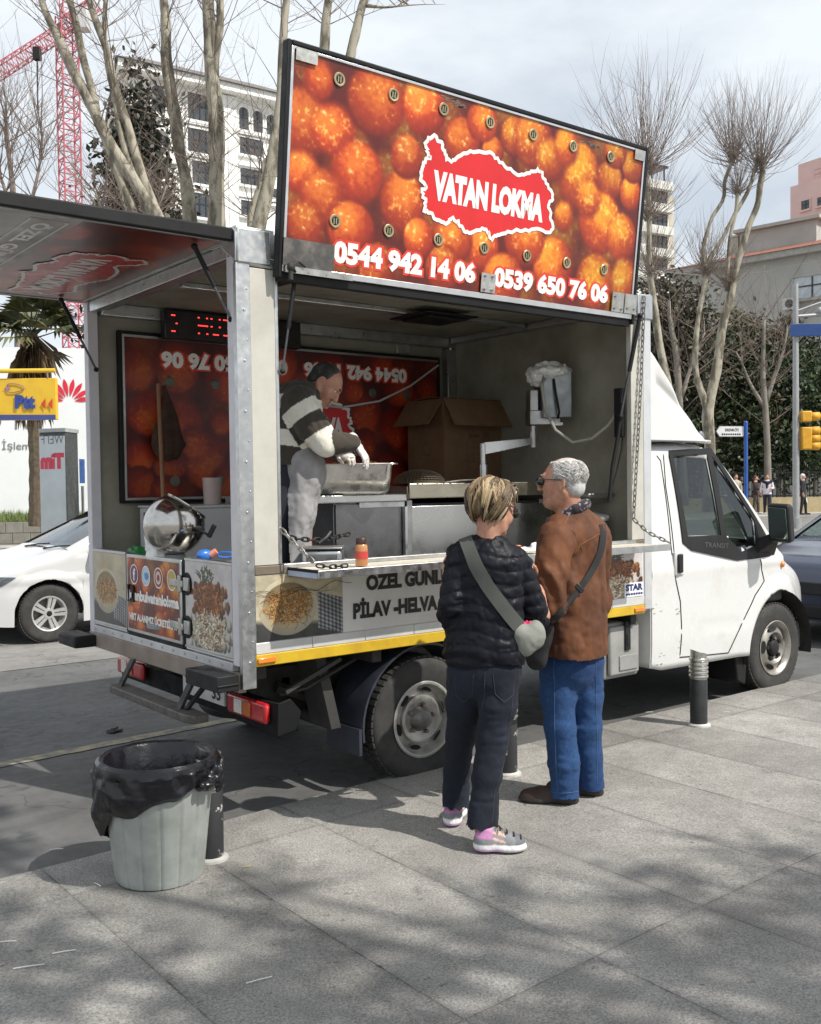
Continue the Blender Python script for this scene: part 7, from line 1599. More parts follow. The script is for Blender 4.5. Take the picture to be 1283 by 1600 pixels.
def twig(mb, p, d, l, r, g, curl=.35, sub=2, n=4, lift=.5):
    P = [np.asarray(p, float)]; v = nrm(d)
    for i in range(4): v = nrm(v+np.array([g.gauss(0, .10), g.gauss(0, .10), lift*.18+g.gauss(0, .06)])); P.append(P[-1]+v*l/4)
    mb.tube(P, [r, r*.85, r*.65, r*.42, r*.16], n, caps=False)
    if sub > 0:
        for _ in range(g.randint(1, 3)):
            k = g.randint(1, 3); dd = nrm(P[k+1]-P[k]+np.array([g.gauss(0, .5), g.gauss(0, .5), g.gauss(.2, .3)])); twig(mb, P[k], dd, l*g.uniform(.35, .6), r*.5, g, curl, sub-1, 3, lift)
def px_tree(name, label, d, limbs, ntw, tl, seed, bark=BARK, tw=TWIG, base=None, group=None, tr=.0105, up=.55, start=.35, sub=2):
    g = random.Random(seed); b0 = at(base[0], base[1], d) if base is not None else at(limbs[0][0][0], limbs[0][0][1], d); b0[2] = .1
    root = thing(name, b0, label, 'tree', group); mb = MB(); tb = MB(); ws = []
    for i, L_ in enumerate(limbs):
        if i == 0 or len(L_[0]) > 3: pass
        W, r = limb_px(mb, [p[:3] for p in L_], d, wob=1.2); ws.append((W, r))
    for bu, bw in (base[2] if base is not None and len(base) > 2 else []):
        pass
    mb.build('trunk', bark, root, smooth=180)
    for W, r in ws:
        L_ = len(W)
        for _ in range(int(ntw*.72/len(ws))):
            k = g.randint(int(L_*start), L_-1); a = g.uniform(0, 2*math.pi); q = RL*math.cos(a)+FL*math.sin(a)
            twig(tb, W[k], q*g.uniform(.5, 1)+ZU*up*g.uniform(.4, 1.6), tl*g.uniform(.5, 1.2), tr*g.uniform(.7, 1.2), g, sub=sub)
    tb.build('twigs', tw, root, smooth=180); return root
GT = 'bare plane trees behind the food truck'
px_tree('plane_tree', 'bare plane tree with four pale stems splaying left above the raised rear hatch', 19., [
    [(270, 740, 40), (262, 480, 34), (255, 380, 30), (250, 345, 24), (210, 284, 22), (165, 213, 21), (131, 142, 17), (94, 67, 15), (71, 19, 12), (55, -40, 10)],
    [(258, 400, 18), (217, 344, 15), (180, 262, 13), (157, 195, 13), (138, 123, 13), (123, 56, 12), (108, 0, 11), (98, -50, 9)],
    [(256, 380, 20), (243, 337, 17), (210, 232, 14), (187, 161, 14), (168, 86, 13), (153, 37, 13), (138, 0, 12), (120, -50, 10)],
    [(225, 300, 12), (202, 258, 10), (183, 180, 9), (168, 108, 8), (161, 22, 8), (170, -30, 6)]], 120, 2.0, 3, base=(270, 740), group=GT)
px_tree('plane_tree', 'bare plane tree with one knotted pale trunk just right of the conifer', 20., [[(312, 740, 26), (306, 420, 24), (299, 359, 22), (288, 270, 21), (277, 210, 20), (262, 112, 17), (258, 37, 15), (252, -50, 12)], [(281, 232, 9), (268, 190, 6), (262, 160, 3)]], 70, 1.9, 5, base=(312, 740), group=GT)
px_tree('plane_tree', 'thickest straight pale plane trunk in front of the white building', 19.5, [[(342, 740, 30), (341, 420, 27), (340, 348, 26), (338, 187, 24), (329, 94, 21), (326, 37, 19), (324, -50, 15)], [(336, 120, 13), (341, 60, 12), (345, 0, 11), (347, -50, 8)], [(331, 350, 12), (334, 300, 10), (337, 250, 6)]], 80, 1.9, 6, base=(342, 740), group=GT)
px_tree('plane_tree', 'leaning bare plane tree with a dark lower fork beside the big sign', 18.5, [[(395, 740, 26), (398, 440, 24), (402, 355, 22), (426, 262, 19), (438, 150, 16), (445, 37, 14), (450, -50, 11)], [(395, 420, 13), (389, 355, 11), (403, 300, 10), (415, 254, 9), (421, 246, 7)]], 70, 1.9, 8, base=(395, 740), group=GT)
px_tree('plane_tree', 'bare upright pale trunk rising above the big sign', 19., [[(490, 740, 24), (498, 300, 20), (505, 75, 16), (511, 30, 15), (516, -40, 12)]], 26, 1.6, 9, base=(490, 740), group=GT, start=.7)
px_tree('plane_tree', 'bare trunk leaning right above the top edge of the big sign', 19., [[(520, 740, 24), (530, 300, 19), (546, 84, 15), (561, 28, 14), (582, -40, 11)], [(570, 8, 7), (600, 12, 3), (640, 8, 2)]], 26, 1.6, 10, base=(520, 740), group=GT, start=.7)
def pollard(name, label, d, limbs, heads, seed, base, ln=3.0, n=60, tr=.012, group=None, spread=1.):
    g = random.Random(seed); b0 = at(*base, d); b0[2] = .1; root = thing(name, b0, label, 'tree', group); mb = MB(); tb = MB()
    for L_ in limbs: limb_px(mb, [(a_, b_, c_*.70) for a_, b_, c_ in L_], d, wob=1.2)
    for (u, v, k) in heads:
        h = at(u, v, d); mb.sphere(h, .12*k, 6)
        for _ in range(int(n*k)):
            a = g.uniform(0, 2*math.pi); e = g.uniform(.0, 1.)**.8*1.65*spread; q = (RL*math.cos(a)+FL*math.sin(a))*math.sin(e)+ZU*math.cos(e)
            P = [h+(RL*g.gauss(0, .07)+FL*g.gauss(0, .07)-ZU*g.uniform(0, .32))*k]; v_ = nrm(q); L_ = ln*k*g.uniform(.6, 1.1)
            for i in range(6): v_ = nrm(v_+np.array([g.gauss(0, .10), g.gauss(0, .10), .20+g.gauss(0, .03)])); P.append(P[-1]+v_*L_/6)
            tb.tube(P, [tr, tr*.9, tr*.8, tr*.66, tr*.5, tr*.34, tr*.12], 4, caps=False)
            for _q in range(g.randint(0, 2)): k_ = g.randint(1, 4); twig(tb, P[k_], nrm(P[k_+1]-P[k_]+np.array([g.gauss(0, .3), g.gauss(0, .3), .1])), L_*.35, tr*.6, g, sub=0)
    mb.build('trunk', BARK, root, smooth=180); tb.build('twigs', TWIG, root, smooth=180); return root
GP = 'pollarded plane trees right of the truck'
pollard('pollard_tree', 'pollarded plane tree with broom-like tufts of bare shoots, beside the grey house', 26., [
    [(1110, 800, 30), (1108, 690, 26), (1106, 640, 26), (1122, 560, 20), (1135, 480, 18), (1147, 442, 15), (1156, 393, 13), (1171, 354, 13), (1185, 313, 13), (1191, 278, 14), (1190, 255, 13)],
    [(1106, 645, 20), (1092, 600, 14), (1083, 555, 13), (1094, 486, 11), (1103, 428, 11), (1099, 378, 9), (1109, 348, 8), (1130, 313, 8), (1133, 284, 8), (1146, 243, 8)],
    [(1103, 418, 9), (1121, 384, 8), (1147, 340, 8), (1171, 293, 8), (1184, 255, 9)], [(1136, 455, 8), (1137, 392, 7), (1147, 348, 7), (1153, 296, 8)]],
    [(1146, 240, 1.), (1188, 250, 1.15), (1153, 295, .7), (1103, 418, .8), (1137, 440, .6)], 21, (1110, 800), 2.25, 120, .0065, GP)
pollard('pollard_tree', 'pollarded tree whose fan of bare shoots rises behind the right end of the big sign', 22., [[(1052, 800, 26), (1048, 640, 22), (1036, 560, 18), (1022, 490, 16), (1016, 420, 15), (1012, 300, 12), (1010, 250, 12)]], [(1010, 248, 1.2), (1014, 330, .8), (1018, 420, .7)], 22, (1052, 800), 2.2, 130, .0065, GP)
g = random.Random(31)
px_tree('bare_tree', 'fine reddish bare tree at the far left edge under the crane', 34., [[(30, 760, 16), (28, 480, 13), (22, 330, 10), (14, 240, 7), (8, 170, 4)], [(26, 420, 8), (48, 330, 6), (62, 250, 4), (70, 200, 2)], [(24, 360, 7), (2, 280, 5), (-14, 220, 3)]], 150, 3.2, 31, bark=TWIG, base=(30, 760), tr=.018, start=.4, sub=2, up=.9)
px_tree('bare_tree', 'brown bare thicket tree standing in front of the dark conifer', 40., [[(215, 740, 14), (212, 420, 12), (200, 340, 8), (188, 300, 5)], [(212, 400, 9), (240, 340, 6), (262, 290, 4)], [(212, 430, 8), (170, 360, 6), (150, 300, 4)]], 170, 3.2, 33, bark=BARK2, base=(215, 740), tr=.02, start=.35, sub=2, up=.5)
px_tree('bare_tree', 'slim dark bare tree between the truck fairing and the pollarded tree', 44., [[(1070, 790, 12), (1062, 600, 10), (1050, 520, 8), (1045, 470, 5)], [(1063, 620, 8), (1085, 560, 5), (1100, 520, 3)]], 80, 4.0, 34, bark=BARK2, base=(1070, 790), tr=.018, start=.3, up=.5)
px_tree('bare_tree', 'grey bare shrub tree in front of the wall of the grey house', 45., [[(1200, 790, 12), (1196, 620, 10), (1190, 560, 7), (1196, 500, 4)], [(1197, 630, 8), (1220, 560, 5), (1232, 510, 3)], [(1196, 640, 7), (1168, 590, 5), (1150, 550, 3)]], 90, 4.0, 35, bark=BARK2, base=(1200, 790), tr=.018, start=.3, up=.4)
# conifer: dark narrow cone with ragged tips
cb_ = at(226, 760, 47.); cb_[2] = .1; con = thing('conifer', cb_, 'dark narrow conifer between the splaying plane stems and the white building', 'tree')
cz_top = at(230, 150, 47.)[2]
def cone(C, g): h = (C[:, 2]-C[:, 2].min())/(np.ptp(C[:, 2])); k = (1.08-h)*(.8+.4*g.random(len(h))); C[:, :2] = C[:, :2]/(np.linalg.norm(C[:, :2], axis=1, keepdims=True)+.2)*k[:, None]; return C
leaves('crown', (cb_[0], cb_[1], cz_top*.5+1.0), (2.6, 2.6, cz_top*.5-.4), 24000, .19, [(.020, .030, .014), (.030, .034, .018), (.045, .036, .022), (.012, .020, .010), (.05, .04, .028)], LEAF, con, clump=30, seed=3, shape=cone, up=.5, shell=.1)
MB().tube([cb_, cb_+ZU*cz_top*.9], [.22, .04], 10).build('trunk', BARK2, con)
# evergreens and shrubs on the right
GE = 'evergreen trees behind the pavement on the right'
EVG = [(.022, .045, .014), (.04, .072, .022), (.010, .020, .008), (.065, .085, .028), (.05, .05, .024), (.075, .055, .03)]
for i, (u, v, d, rx, rz, cols, lab) in enumerate((
    (1050, 545, 46, 2.1, 3.6, [(.045, .045, .022), (.06, .055, .03), (.03, .034, .016), (.07, .055, .035)], 'olive-brown bushy evergreen just right of the big sign'),
    (1100, 600, 48.5, 3.2, 3.9, EVG, 'dark evergreen behind the pollarded trunk'),
    (1150, 560, 50, 2.0, 2.4, [(.07, .075, .02), (.10, .085, .02), (.045, .055, .018)], 'yellow-green evergreen right of the pollarded trunk'),
    (1165, 660, 49, 3.2, 3.2, EVG, 'low dark evergreen behind the blue signpost'),
    (1215, 640, 49, 3.0, 3.9, EVG[:3], 'glossy dark evergreen between the signpost and the traffic light'),
    (1272, 655, 50, 2.8, 3.5, [(.035, .06, .02), (.05, .075, .026), (.022, .036, .014)], 'brighter green evergreen right of the traffic light pole'),
    (1040, 680, 47, 3.0, 3.4, EVG, 'dark evergreen behind the cab roof'),
    (1225, 565, 51, 1.9, 1.9, [(.05, .05, .03), (.04, .045, .022)], 'thin grey-green shrub against the house wall'))):
    c = at(u, v, d); b_ = c.copy(); b_[2] = .1; t = thing('evergreen_tree', b_, lab, 'tree', GE)
    leaves('crown', c, (rx, rx*.8, rz), 9500, .13, cols, LEAF, t, clump=40, seed=50+i, shell=.22); g_ = random.Random(70+i); mb = MB(); mb.tube([b_, (b_+c)/2+RL*.1, c+ZU*rz*.5], [.12, .09, .03], 8)
    for _ in range(14): twig(mb, c+ZU*g_.uniform(-rz*.6, rz*.4), RL*g_.gauss(0, 1)+FL*g_.gauss(0, 1)+ZU*.6, rx*1.1, .02, g_, sub=1)
    mb.build('trunk', BARK2, t)
# palm
pb_ = at(56, 860, 25.); pb_[2] = .7; palm = thing('palm_tree', pb_, 'fan palm with a skirt of dead fronds in front of the white hoarding', 'tree')
pt_ = at(50, 520, 25.); mb = MB(); W = [pb_+(pt_-pb_)*t+RL*.05*math.sin(t*5) for t in np.linspace(0, 1, 22)]; mb.tube(W, [.16+.02*(i % 2) for i in range(22)], 10); mb.build('trunk', M('palm_trunk', (.10, .075, .05), .95, var=.35, scale=9, bump=.6, bscale=20), palm)
def fan(mb, o, d, l, g, cols, droop=.3):
    d = nrm(d); x = nrm(np.cross(d, ZU)); n_ = np.cross(x, d); st = o+d*l*.45-ZU*droop*l*.1; mb.cur = tuple(np.array(cols[0])*.9); mb.tube([o, (o+st)/2, st], [.02, .016, .012], 4)
    for i in range(15):
        a = (i-7)/7*1.25; q = d*math.cos(a)+x*math.sin(a); ll = l*.62*(1-.25*abs(a)); m = st+q*ll*.6-ZU*droop*ll*.12; e = st+q*ll-ZU*droop*ll*g.uniform(.4, .8); w_ = np.cross(q, n_)*.035*l
        mb.cur = tuple(np.array(cols[g.randrange(len(cols))])*g.uniform(.7, 1.3)); mb.add([st, m+w_, e, m-w_], [(0, 1, 2, 3)])
g = random.Random(77); mb = MB()
for i in range(34):
    a = g.uniform(0, 2*math.pi); e = g.uniform(-.15, 1.2); fan(mb, pt_+ZU*g.uniform(-.2, .3), RL*math.cos(a)*math.cos(e)+FL*math.sin(a)*math.cos(e)+ZU*math.sin(e), g.uniform(1.2, 1.6), g, [(.05, .065, .02), (.075, .085, .028), (.03, .04, .014), (.13, .12, .045)], .5)
mb.build('fronds', LEAF, palm, usecol=True, smooth=0)
mb = MB()
for i in range(260):
    a = g.uniform(0, 2*math.pi); z = g.uniform(.05, 1.5); q = RL*math.cos(a)+FL*math.sin(a); o = pt_-ZU*z+q*.12; e = o+q*g.uniform(.15, .48)*(1.4-z*.45)-ZU*g.uniform(.5, 1.1); m = (o+e)/2+q*.14; w_ = np.cross(q, ZU)*.03
    mb.cur = tuple(np.array([(.20, .14, .08), (.14, .095, .055), (.27, .20, .12), (.08, .055, .035)][g.randrange(4)])*g.uniform(.7, 1.2)); mb.add([o-w_, o+w_, m+w_, e, m-w_], [(0, 1, 2, 3, 4)])
mb.build('dead_fronds', LEAF, palm, usecol=True, smooth=0)

# ------------------------------------------------------------------ left side: hoarding, wall, verge, signs
WALLP = M('hoarding_white', (.74, .76, .77), .5, var=.04, scale=.8)
h0, h1_ = at(-140, 800, 31.5), at(175, 800, 33.0); hd = nrm((h1_-h0)*np.array([1, 1, 0])); hn = np.cross(hd, ZU)     # faces the camera
if hn@FL > 0: hn = -hn
def hp_px(u, v, o=0.):
    dr = FW+RT*(u-641.5)/F-UP*(v-800)/F; t = ((h0+hn*o-CAM)@hn)/(dr@hn); return CAM+dr*t
hz0, hz1 = .6, hp_px(60, 543)[2]
a, b = h0.copy(), h1_.copy()+hd*9.5; a[2] = b[2] = hz0
hoard = thing('hoarding', (a+b)/2, 'tall white advertising hoarding with a red petal emblem and grey lettering', 'hoarding')
mb = MB(); mb.prism([a, b, b+ZU*(hz1-hz0), a+ZU*(hz1-hz0)], -hn*.25); mb.build('board', WALLP, hoard, smooth=0)
mb = MB()
for i in range(6): mb.box(np.array([0, 0, 0])-.001, np.array([0, 0, 0])+.001)
mb = MB(); ec = hp_px(108, 628, .02); r8 = 26/F*31.8
for k in range(8):
    a0 = math.pi*(.06+.88*k/7); dd = -hd*math.cos(a0)*1.0+ZU*math.sin(a0); pp = np.cross(hn, dd); L_ = r8*(.95+.25*math.sin(a0)); w_ = r8*.20
    st = ec+dd*r8*.32
    mb.add([st+dd*L_*.95*t+pp*w_*math.sin(math.pi*min(1, t*1.04))**.8*(.35+.65*t)*s_ for s_, ts in ((1, np.linspace(0, 1, 9)), (-1, np.linspace(1, 0, 9)[1:-1])) for t in ts], [tuple(range(16))])
mb.build('petal_emblem', M('emblem_red', (.62, .02, .045), .5), hoard, smooth=0)
GRYI = M('grey_lettering', (.16, .165, .17), .6)
def htext(t, u0, v0, u1, v1, nm, bold=.0):
    p = hp_px(u0, v1, .02); mb = MB(); put_text(mb, t, p, hp_px(u1, v1, .02)-p, hp_px(u0, v0, .02)-p, bold); mb.build('lettering', nm, hoard, smooth=0)
htext('0 10', -14, 632, 53, 671, GRYI, -.01); htext('si İşlemci', -14, 686, 60, 706, GRYI)
# stone planter wall with the grass verge
SW = M('stone_blocks', (.27, .255, .22), .9, c2=(.20, .185, .155), scale=4, bump=.5, bscale=12)
s0, s1_ = at(-160, 852, 27.6), at(330, 852, 27.6); s0[2] = s1_[2] = .12
wl = thing('planter_wall', (s0+s1_)/2, 'low stone block wall holding back the grass verge on the far left', 'wall')
sd_ = nrm(s1_-s0); sn = np.cross(sd_, ZU); Ls = np.linalg.norm(s1_-s0); mb = MB(); g = random.Random(8)
for r_ in range(2):
    x = -.3*(r_ % 2)
    while x < Ls-.1:
        w_ = g.uniform(.45, .65); q = s0+sd_*(x+w_/2)+ZU*(.155+.30*r_); mb.obox(q+sn*g.uniform(-.008, .008), sd_*(w_/2-.006), sn*.12, ZU*.144); x += w_
mb.build('blocks', SW, wl, smooth=0, bevel=.012); mb = MB(); mb.obox((s0+s1_)/2+ZU*.31, sd_*Ls/2, sn*.10, ZU*.30); mb.build('mortar_core', M('mortar', (.10, .095, .085), .95), wl)
vg = [s0+ZU*.5-sn*0, s1_+ZU*.5, s1_+FL*6+ZU*.62, s0+FL*6+ZU*.62]
tag(MB().quad(*vg).build('verge', M('verge_soil', (.09, .10, .05), .95), smooth=0), kind='structure')
g2 = np.random.default_rng(4); n = 9000; tt = g2.random(n); dp_ = g2.random(n)**1.5*4.5+.1; P = s0+sd_*(tt*Ls)[:, None]+FL*dp_[:, None]+ZU*(.5+.02*dp_)[:, None]; hh = (.14+.16*vnoise(P, 1.3)+.16*g2.random(n))[:, None]; ang = g2.random(n)*6.28; q = np.stack([np.cos(ang), np.sin(ang), 0*ang], 1)
V = np.stack([P-q*.012, P+q*.012, P+ZU*hh+g2.normal(size=(n, 3))*.05], 1).reshape(-1, 3)
tag(mkobj('grass', V, np.arange(3*n).reshape(-1, 3), LEAF, smooth=0, cols=np.repeat(np.array([(.10, .16, .03), (.14, .20, .045), (.075, .11, .025), (.17, .19, .07)])[g2.integers(0, 4, n)], 3, 0)), kind='stuff')
# advertising totem
tp = at(96, 830, 21.0); tp[2] = .0; tot = thing('advert_totem', tp, 'glass fronted advertising totem with dark grey side standing by the road', 'advert totem')
def tpx(u, v, d=21.): return at(u, v, d)
zt0 = at(80, 676, 21.)[2]; uA, uB, uC = at(65, 800, 21.), at(104, 800, 20.8), at(124, 800, 21.45)
for q in (uA, uB, uC): q[2] = .12
uD = uA+(uC-uB); mb = MB(); mb.hexa([uA, uB, uC, uD]+[p+ZU*(zt0-.12) for p in (uA, uB, uC, uD)]); mb.build('casing', M('totem_dark', (.05, .055, .055), .45), tot, smooth=0, bevel=.01)
fn_ = np.cross(uB-uA, ZU); fn_ /= np.linalg.norm(fn_)
if fn_@FL > 0: fn_ = -fn_
mb = MB(); mb.prism([uA+ZU*.2+fn_*.004, uB+ZU*.2+fn_*.004, uB+ZU*(zt0-.2)+fn_*.004, uA+ZU*(zt0-.2)+fn_*.004], fn_*.02); mb.build('glass_front', M('totem_glass', (.50, .55, .57), .12, var=.08, scale=2, coat=.5), tot, smooth=0)
mb = MB(); mb.hexa([p+ZU*(zt0-.119)+(p-(uA+uB+uC+uD)/4)*.06 for p in (uA, uB, uC, uD)]+[p+ZU*(zt0-.04)+(p-(uA+uB+uC+uD)/4)*.06 for p in (uA, uB, uC, uD)]); mb.build('cap', M('totem_cap', (.36, .37, .37), .5), tot, smooth=0)
def tq(f, z): return uA+(uB-uA)*f+ZU*z+fn_*.026
zz = lambda v: at(85, v, 21.)[2]
mb = MB(); put_text(mb, 'WEI F', tq(.98, zz(703)), (uA-uB)*.90, ZU*(zz(689)-zz(703)), .0); mb.build('mirrored_lettering', GRYI, tot, smooth=0)
mb = MB(); put_text(mb, 'Tim', tq(.98, zz(742)), (uA-uB)*.95, ZU*(zz(717)-zz(742)), .08); mb.build('mirrored_lettering', M('totem_red', (.60, .05, .09), .4), tot, smooth=0)
mb = MB(); mb.obox((uC+uB)/2+(uC-uB)*.8+ZU*(zz(745)), nrm(uC-uB)*.13, FL*.02, ZU*.26); bb = mb.build('blue_board', M('board_blue', (.03, .16, .55), .5), None, org=(uC+uB)/2+(uC-uB)*.8); tag(bb, 'small blue board behind the totem', 'board')
bb.parent = None; mb = MB(); e_ = (uC+uB)/2+(uC-uB)*.8; mb.cyl((e_[0], e_[1], .0), (e_[0], e_[1], zz(745)-.2), .03); mb.build('post', STEELD, bb)
# post office sign on its yellow bracket
dS = 13.; sg = at(40, 615, dS); pp0 = at(-75, 800, dS); pp0[2] = 0
ptt = thing('hanging_sign', pp0, 'yellow hanging post office sign with blue Ptt lettering on a yellow bracket', 'sign')
YS = M('sign_yellow', (.72, .45, .03), .45, var=.07); bz = at(0, 580, dS)[2]; mb = MB(); mb.cyl(pp0, pp0+ZU*(bz+.15), .05, n=16); mb.build('post', YS, ptt)
mb = MB(); mb.cyl(np.array([pp0[0], pp0[1], bz]), at(86, 580, dS)*np.array([1, 1, 0])+ZU*bz, .028, n=12); mb.build('bracket', YS, ptt)
q0, q1 = at(-62, 600, dS), at(87, 600, dS); z0_, z1_ = at(40, 656, dS)[2], at(40, 591, dS)[2]; q0[2] = q1[2] = z0_
nS = -FL; mb = MB(); mb.prism([q0, q1, q1+ZU*(z1_-z0_), q0+ZU*(z1_-z0_)], FL*.08); brd = mb.build('sign_board', YS, ptt, bevel=.006, smooth=0)
mb = MB(); mb.cyl(q1-RL*.1+ZU*(z1_-z0_), q1-RL*.1+ZU*(bz-z0_), .008); mb.cyl(q0+RL*.2+ZU*(z1_-z0_), q0+RL*.2+ZU*(bz-z0_), .008); mb.build('hanger', STEELD, ptt)
px_ = lambda u, v: at(u, v, dS-.012)
mb = MB(); put_text(mb, 'Ptt', px_(23, 639), px_(55, 639)-px_(23, 639), px_(23, 617)-px_(23, 639), .07); mb.build('lettering', M('sign_blue', (.03, .06, .28), .5), brd, smooth=0)
mb = MB()
for u in (64, 75): mb.add([px_(u, 631), px_(u+7, 622), px_(u+7, 640)], [(0, 1, 2)])
mb.build('arrow_marks', M('arrow_red', (.55, .05, .02), .5), brd, smooth=0)
mb = MB(); mb.tube([px_(21+14*math.cos(a)+3*math.cos(2*a), 606+7*math.sin(a)) for a in np.linspace(0, 6.28, 21)[:-1]], .006, 5, closed=True); mb.add([px_(4, 608), px_(16, 603), px_(16, 609)], [(0, 1, 2)]); mb.build('horn_emblem', M('emblem_mauve', (.32, .18, .22), .5), brd, smooth=0)
mb = MB(); mb.prism([px_(-40, 656), px_(86.5, 656), px_(86.5, 648), px_(-40, 648)], FL*.005); mb.build('blue_band', M('band_blue', (.05, .07, .22), .5), brd, smooth=0)

# ------------------------------------------------------------------ tower crane
CRR = M('crane_red_hazed', (.46, .09, .12), .5, var=.15); dC = 120.  # red faded in the colour itself to stand for haze
crn = thing('tower_crane', at(105, 760, dC)*np.array([1, 1, 0]), 'red lattice tower crane far behind the bare trees at top left', 'crane')
def lattice(mb, a, b, w_, nb, r, x=None):
    a, b = np.asarray(a, float), np.asarray(b, float); X, Y, D_ = frame(b-a); C_ = [X+Y, X-Y, -X-Y, Y-X]
    for c in C_: mb.bar(a+c*w_/2, b+c*w_/2, r, r)
    for i in range(nb):
        p, q = a+(b-a)*i/nb, a+(b-a)*(i+1)/nb
        for k in range(4):
            c, c2 = C_[k]*w_/2, C_[(k+1) % 4]*w_/2; mb.bar(p+c, p+c2, r*.6, r*.6); mb.bar(p+c, q+c2, r*.6, r*.6) if i % 2 else mb.bar(p+c2, q+c, r*.6, r*.6)
mb = MB(); b0 = at(106, 760, dC); b0[2] = 0; t0 = at(104, 24, dC); b0[:2] = t0[:2]; lattice(mb, b0, t0, 2.0, 44, .15); mb.build('mast', CRR, crn, smooth=0)
mb = MB(); lattice(mb, t0-ZU*1.5, at(-60, 150, dC-4), 1.4, 22, .11); lattice(mb, t0-ZU*1, at(150, 5, dC+6), 1.4, 6, .11); mb.build('jib', CRR, crn, smooth=0)
mb = MB(); lattice(mb, t0, t0+ZU*6, 1.2, 5, .11); mb.build('tower_top', CRR, crn, smooth=0)
mb = MB(); c = t0+RL*1.9-ZU*.6; mb.obox(c, RL*.8, FL*.8, ZU*1.2); mb.build('cabin', M('crane_cab', (.55, .55, .55), .4), crn, bevel=.1)
mb = MB(); mb.cyl(at(58, 80, dC-2), at(59, 172, dC-2), .09, n=6); mb.obox(at(58, 84, dC-2), RL*.4, FL*.4, ZU*.7); mb.build('hook_rope', BLK, crn)

# ------------------------------------------------------------------ buildings
WGL = M('window_glass', (.045, .055, .065), .08, .0, var=.3, coat=.6); WFR = M('window_frame', (.60, .60, .59), .5); WDK = M('window_dark', (.03, .032, .035), .25)
def facade(name, label, u0, d0, u1, d1, vtop, thick, mat, wins, back=None, base=0., frames=.12, wmat=None):
    """flat front through two photo points; windows given in pixels lie on that front"""
    A, B = at(u0, 760, d0), at(u1, 760, d1); A[2] = B[2] = base; e = nrm(B-A); n = np.cross(e, ZU)
    if n@FL > 0: n = -n
    def px(u, v, o=0.): dr = FW+RT*(u-641.5)/F-UP*(v-800)/F; return CAM+dr*(((A+n*o-CAM)@n)/(dr@n))
    h = px(u0, vtop)[2]; root = thing(name, (A+B)/2-n*thick/2, label, 'building')
    bk_ = -n*thick if back is None else (at(back, 760, d0+thick)-A)*np.array([1, 1, 0])
    mb = MB(); mb.prism([A, B, B+bk_, A+bk_], ZU*(h-base)); wall = mb.build('wall', mat, root, smooth=0)
    for wn_ in wins:
        a, b_, c, d = wn_[:4]; arch_ = len(wn_) > 4 and wn_[4]; nx = wn_[5] if len(wn_) > 5 else 2
        p0, p1 = px(a, d), px(c, d); um = (a+c)/2; zb, zt_ = px(um, d)[2], px(um, b_)[2]; p0[2] = p1[2] = zb; W_ = p1-p0; w_ = np.linalg.norm(W_); ew = W_/w_; H_ = zt_-zb
        def outline(s):
            if not arch_: return [(s, s), (w_-s, s), (w_-s, H_-s), (s, H_-s)]
            r_ = w_/2-s; return [(s, s), (w_-s, s)]+[(w_/2+r_*math.cos(t), H_-w_/2+r_*math.sin(t)) for t in np.linspace(0, math.pi, 13)]
        P3 = lambda q, o: p0+ew*q[0]+ZU*q[1]+n*o
        o_, i_ = outline(-frames), outline(0.); k = len(o_); fm = MB(); fm.add([P3(q, .10) for q in o_]+[P3(q, .10) for q in i_]+[P3(q, -.02) for q in o_]+[P3(q, .02) for q in i_], [f for i in range(k) for j in [(i+1) % k] for f in ((i, j, k+j, k+i), (2*k+i, 2*k+j, j, i), (k+i, k+j, 3*k+j, 3*k+i))])
        win = fm.build('window', mat, root, smooth=0)
        mb = MB(); mb.add([P3(q, .03) for q in i_], [tuple(range(k))]); mb.build('pane', wmat or WGL, win, smooth=0)
        mb = MB()
        for j in range(1, nx): mb.obox(P3((w_*j/nx, H_/2*.96), .05), ew*.04, n*.02, ZU*H_*.48)
        mb.obox(P3((w_/2, H_*.55), .05), ew*w_/2*.98, n*.018, ZU*.035); mb.build('mullion', WDK, win, smooth=0)
        MB().obox(P3((w_/2, -.12), .08), ew*(w_/2+.15), n*.14, ZU*.07).build('sill', mat, win, smooth=0)
    return root, px, A, B, n, e, h
WB = M('building_white', (.84, .84, .81), .8, var=.05, scale=.5)
wins = [(293, 148, 332, 190, False, 4), (293, 203, 332, 240, False, 4), (300, 253, 332, 288, False, 3), (302, 303, 332, 340, False, 3), (236, 134, 258, 180, True), (373, 168, 388, 203, True), (395, 174, 410, 209, True), (416, 180, 431, 214, True), (374, 217, 410, 243, False, 3), (375, 265, 410, 290, False, 3), (376, 315, 410, 338, False, 3), (377, 362, 410, 385, False, 3), (418, 295, 434, 318, False, 2), (240, 205, 262, 240, False), (240, 255, 262, 290, False)]
rb_, px, A, B, n, e, h = facade('apartment_building', 'white corner building with arched top windows behind the bare plane trunks', 214, 60., 480, 66.5, 118, 14., WB, wins, back=192)
mb = MB(); ov = .9; BK_ = (at(192, 760, 74.5)-A)*np.array([1, 1, 0])
mb.prism([A-e*ov+n*ov+ZU*(h), B+e*ov+n*ov+ZU*h, B+e*ov+BK_+ZU*h, A-e*ov+BK_+ZU*h], ZU*.45); mb.build('cornice', WB, rb_, smooth=0)
mb = MB(); C4 = [A-e*1.1+n*1.1, B+e*1.1+n*1.1, B+e*1.1+BK_, A-e*1.1+BK_]; C5 = [A+e*2-n*2.5, B-e*2-n*2.5, B-e*2+BK_*.8, A+e*2+BK_*.8]; mb.hexa([p+ZU*(h+.455) for p in C4]+[p+ZU*(h+2.2) for p in C5]); mb.build('roof', M('roof_grey', (.16, .145, .14), .85), rb_, smooth=0)
mb = MB()
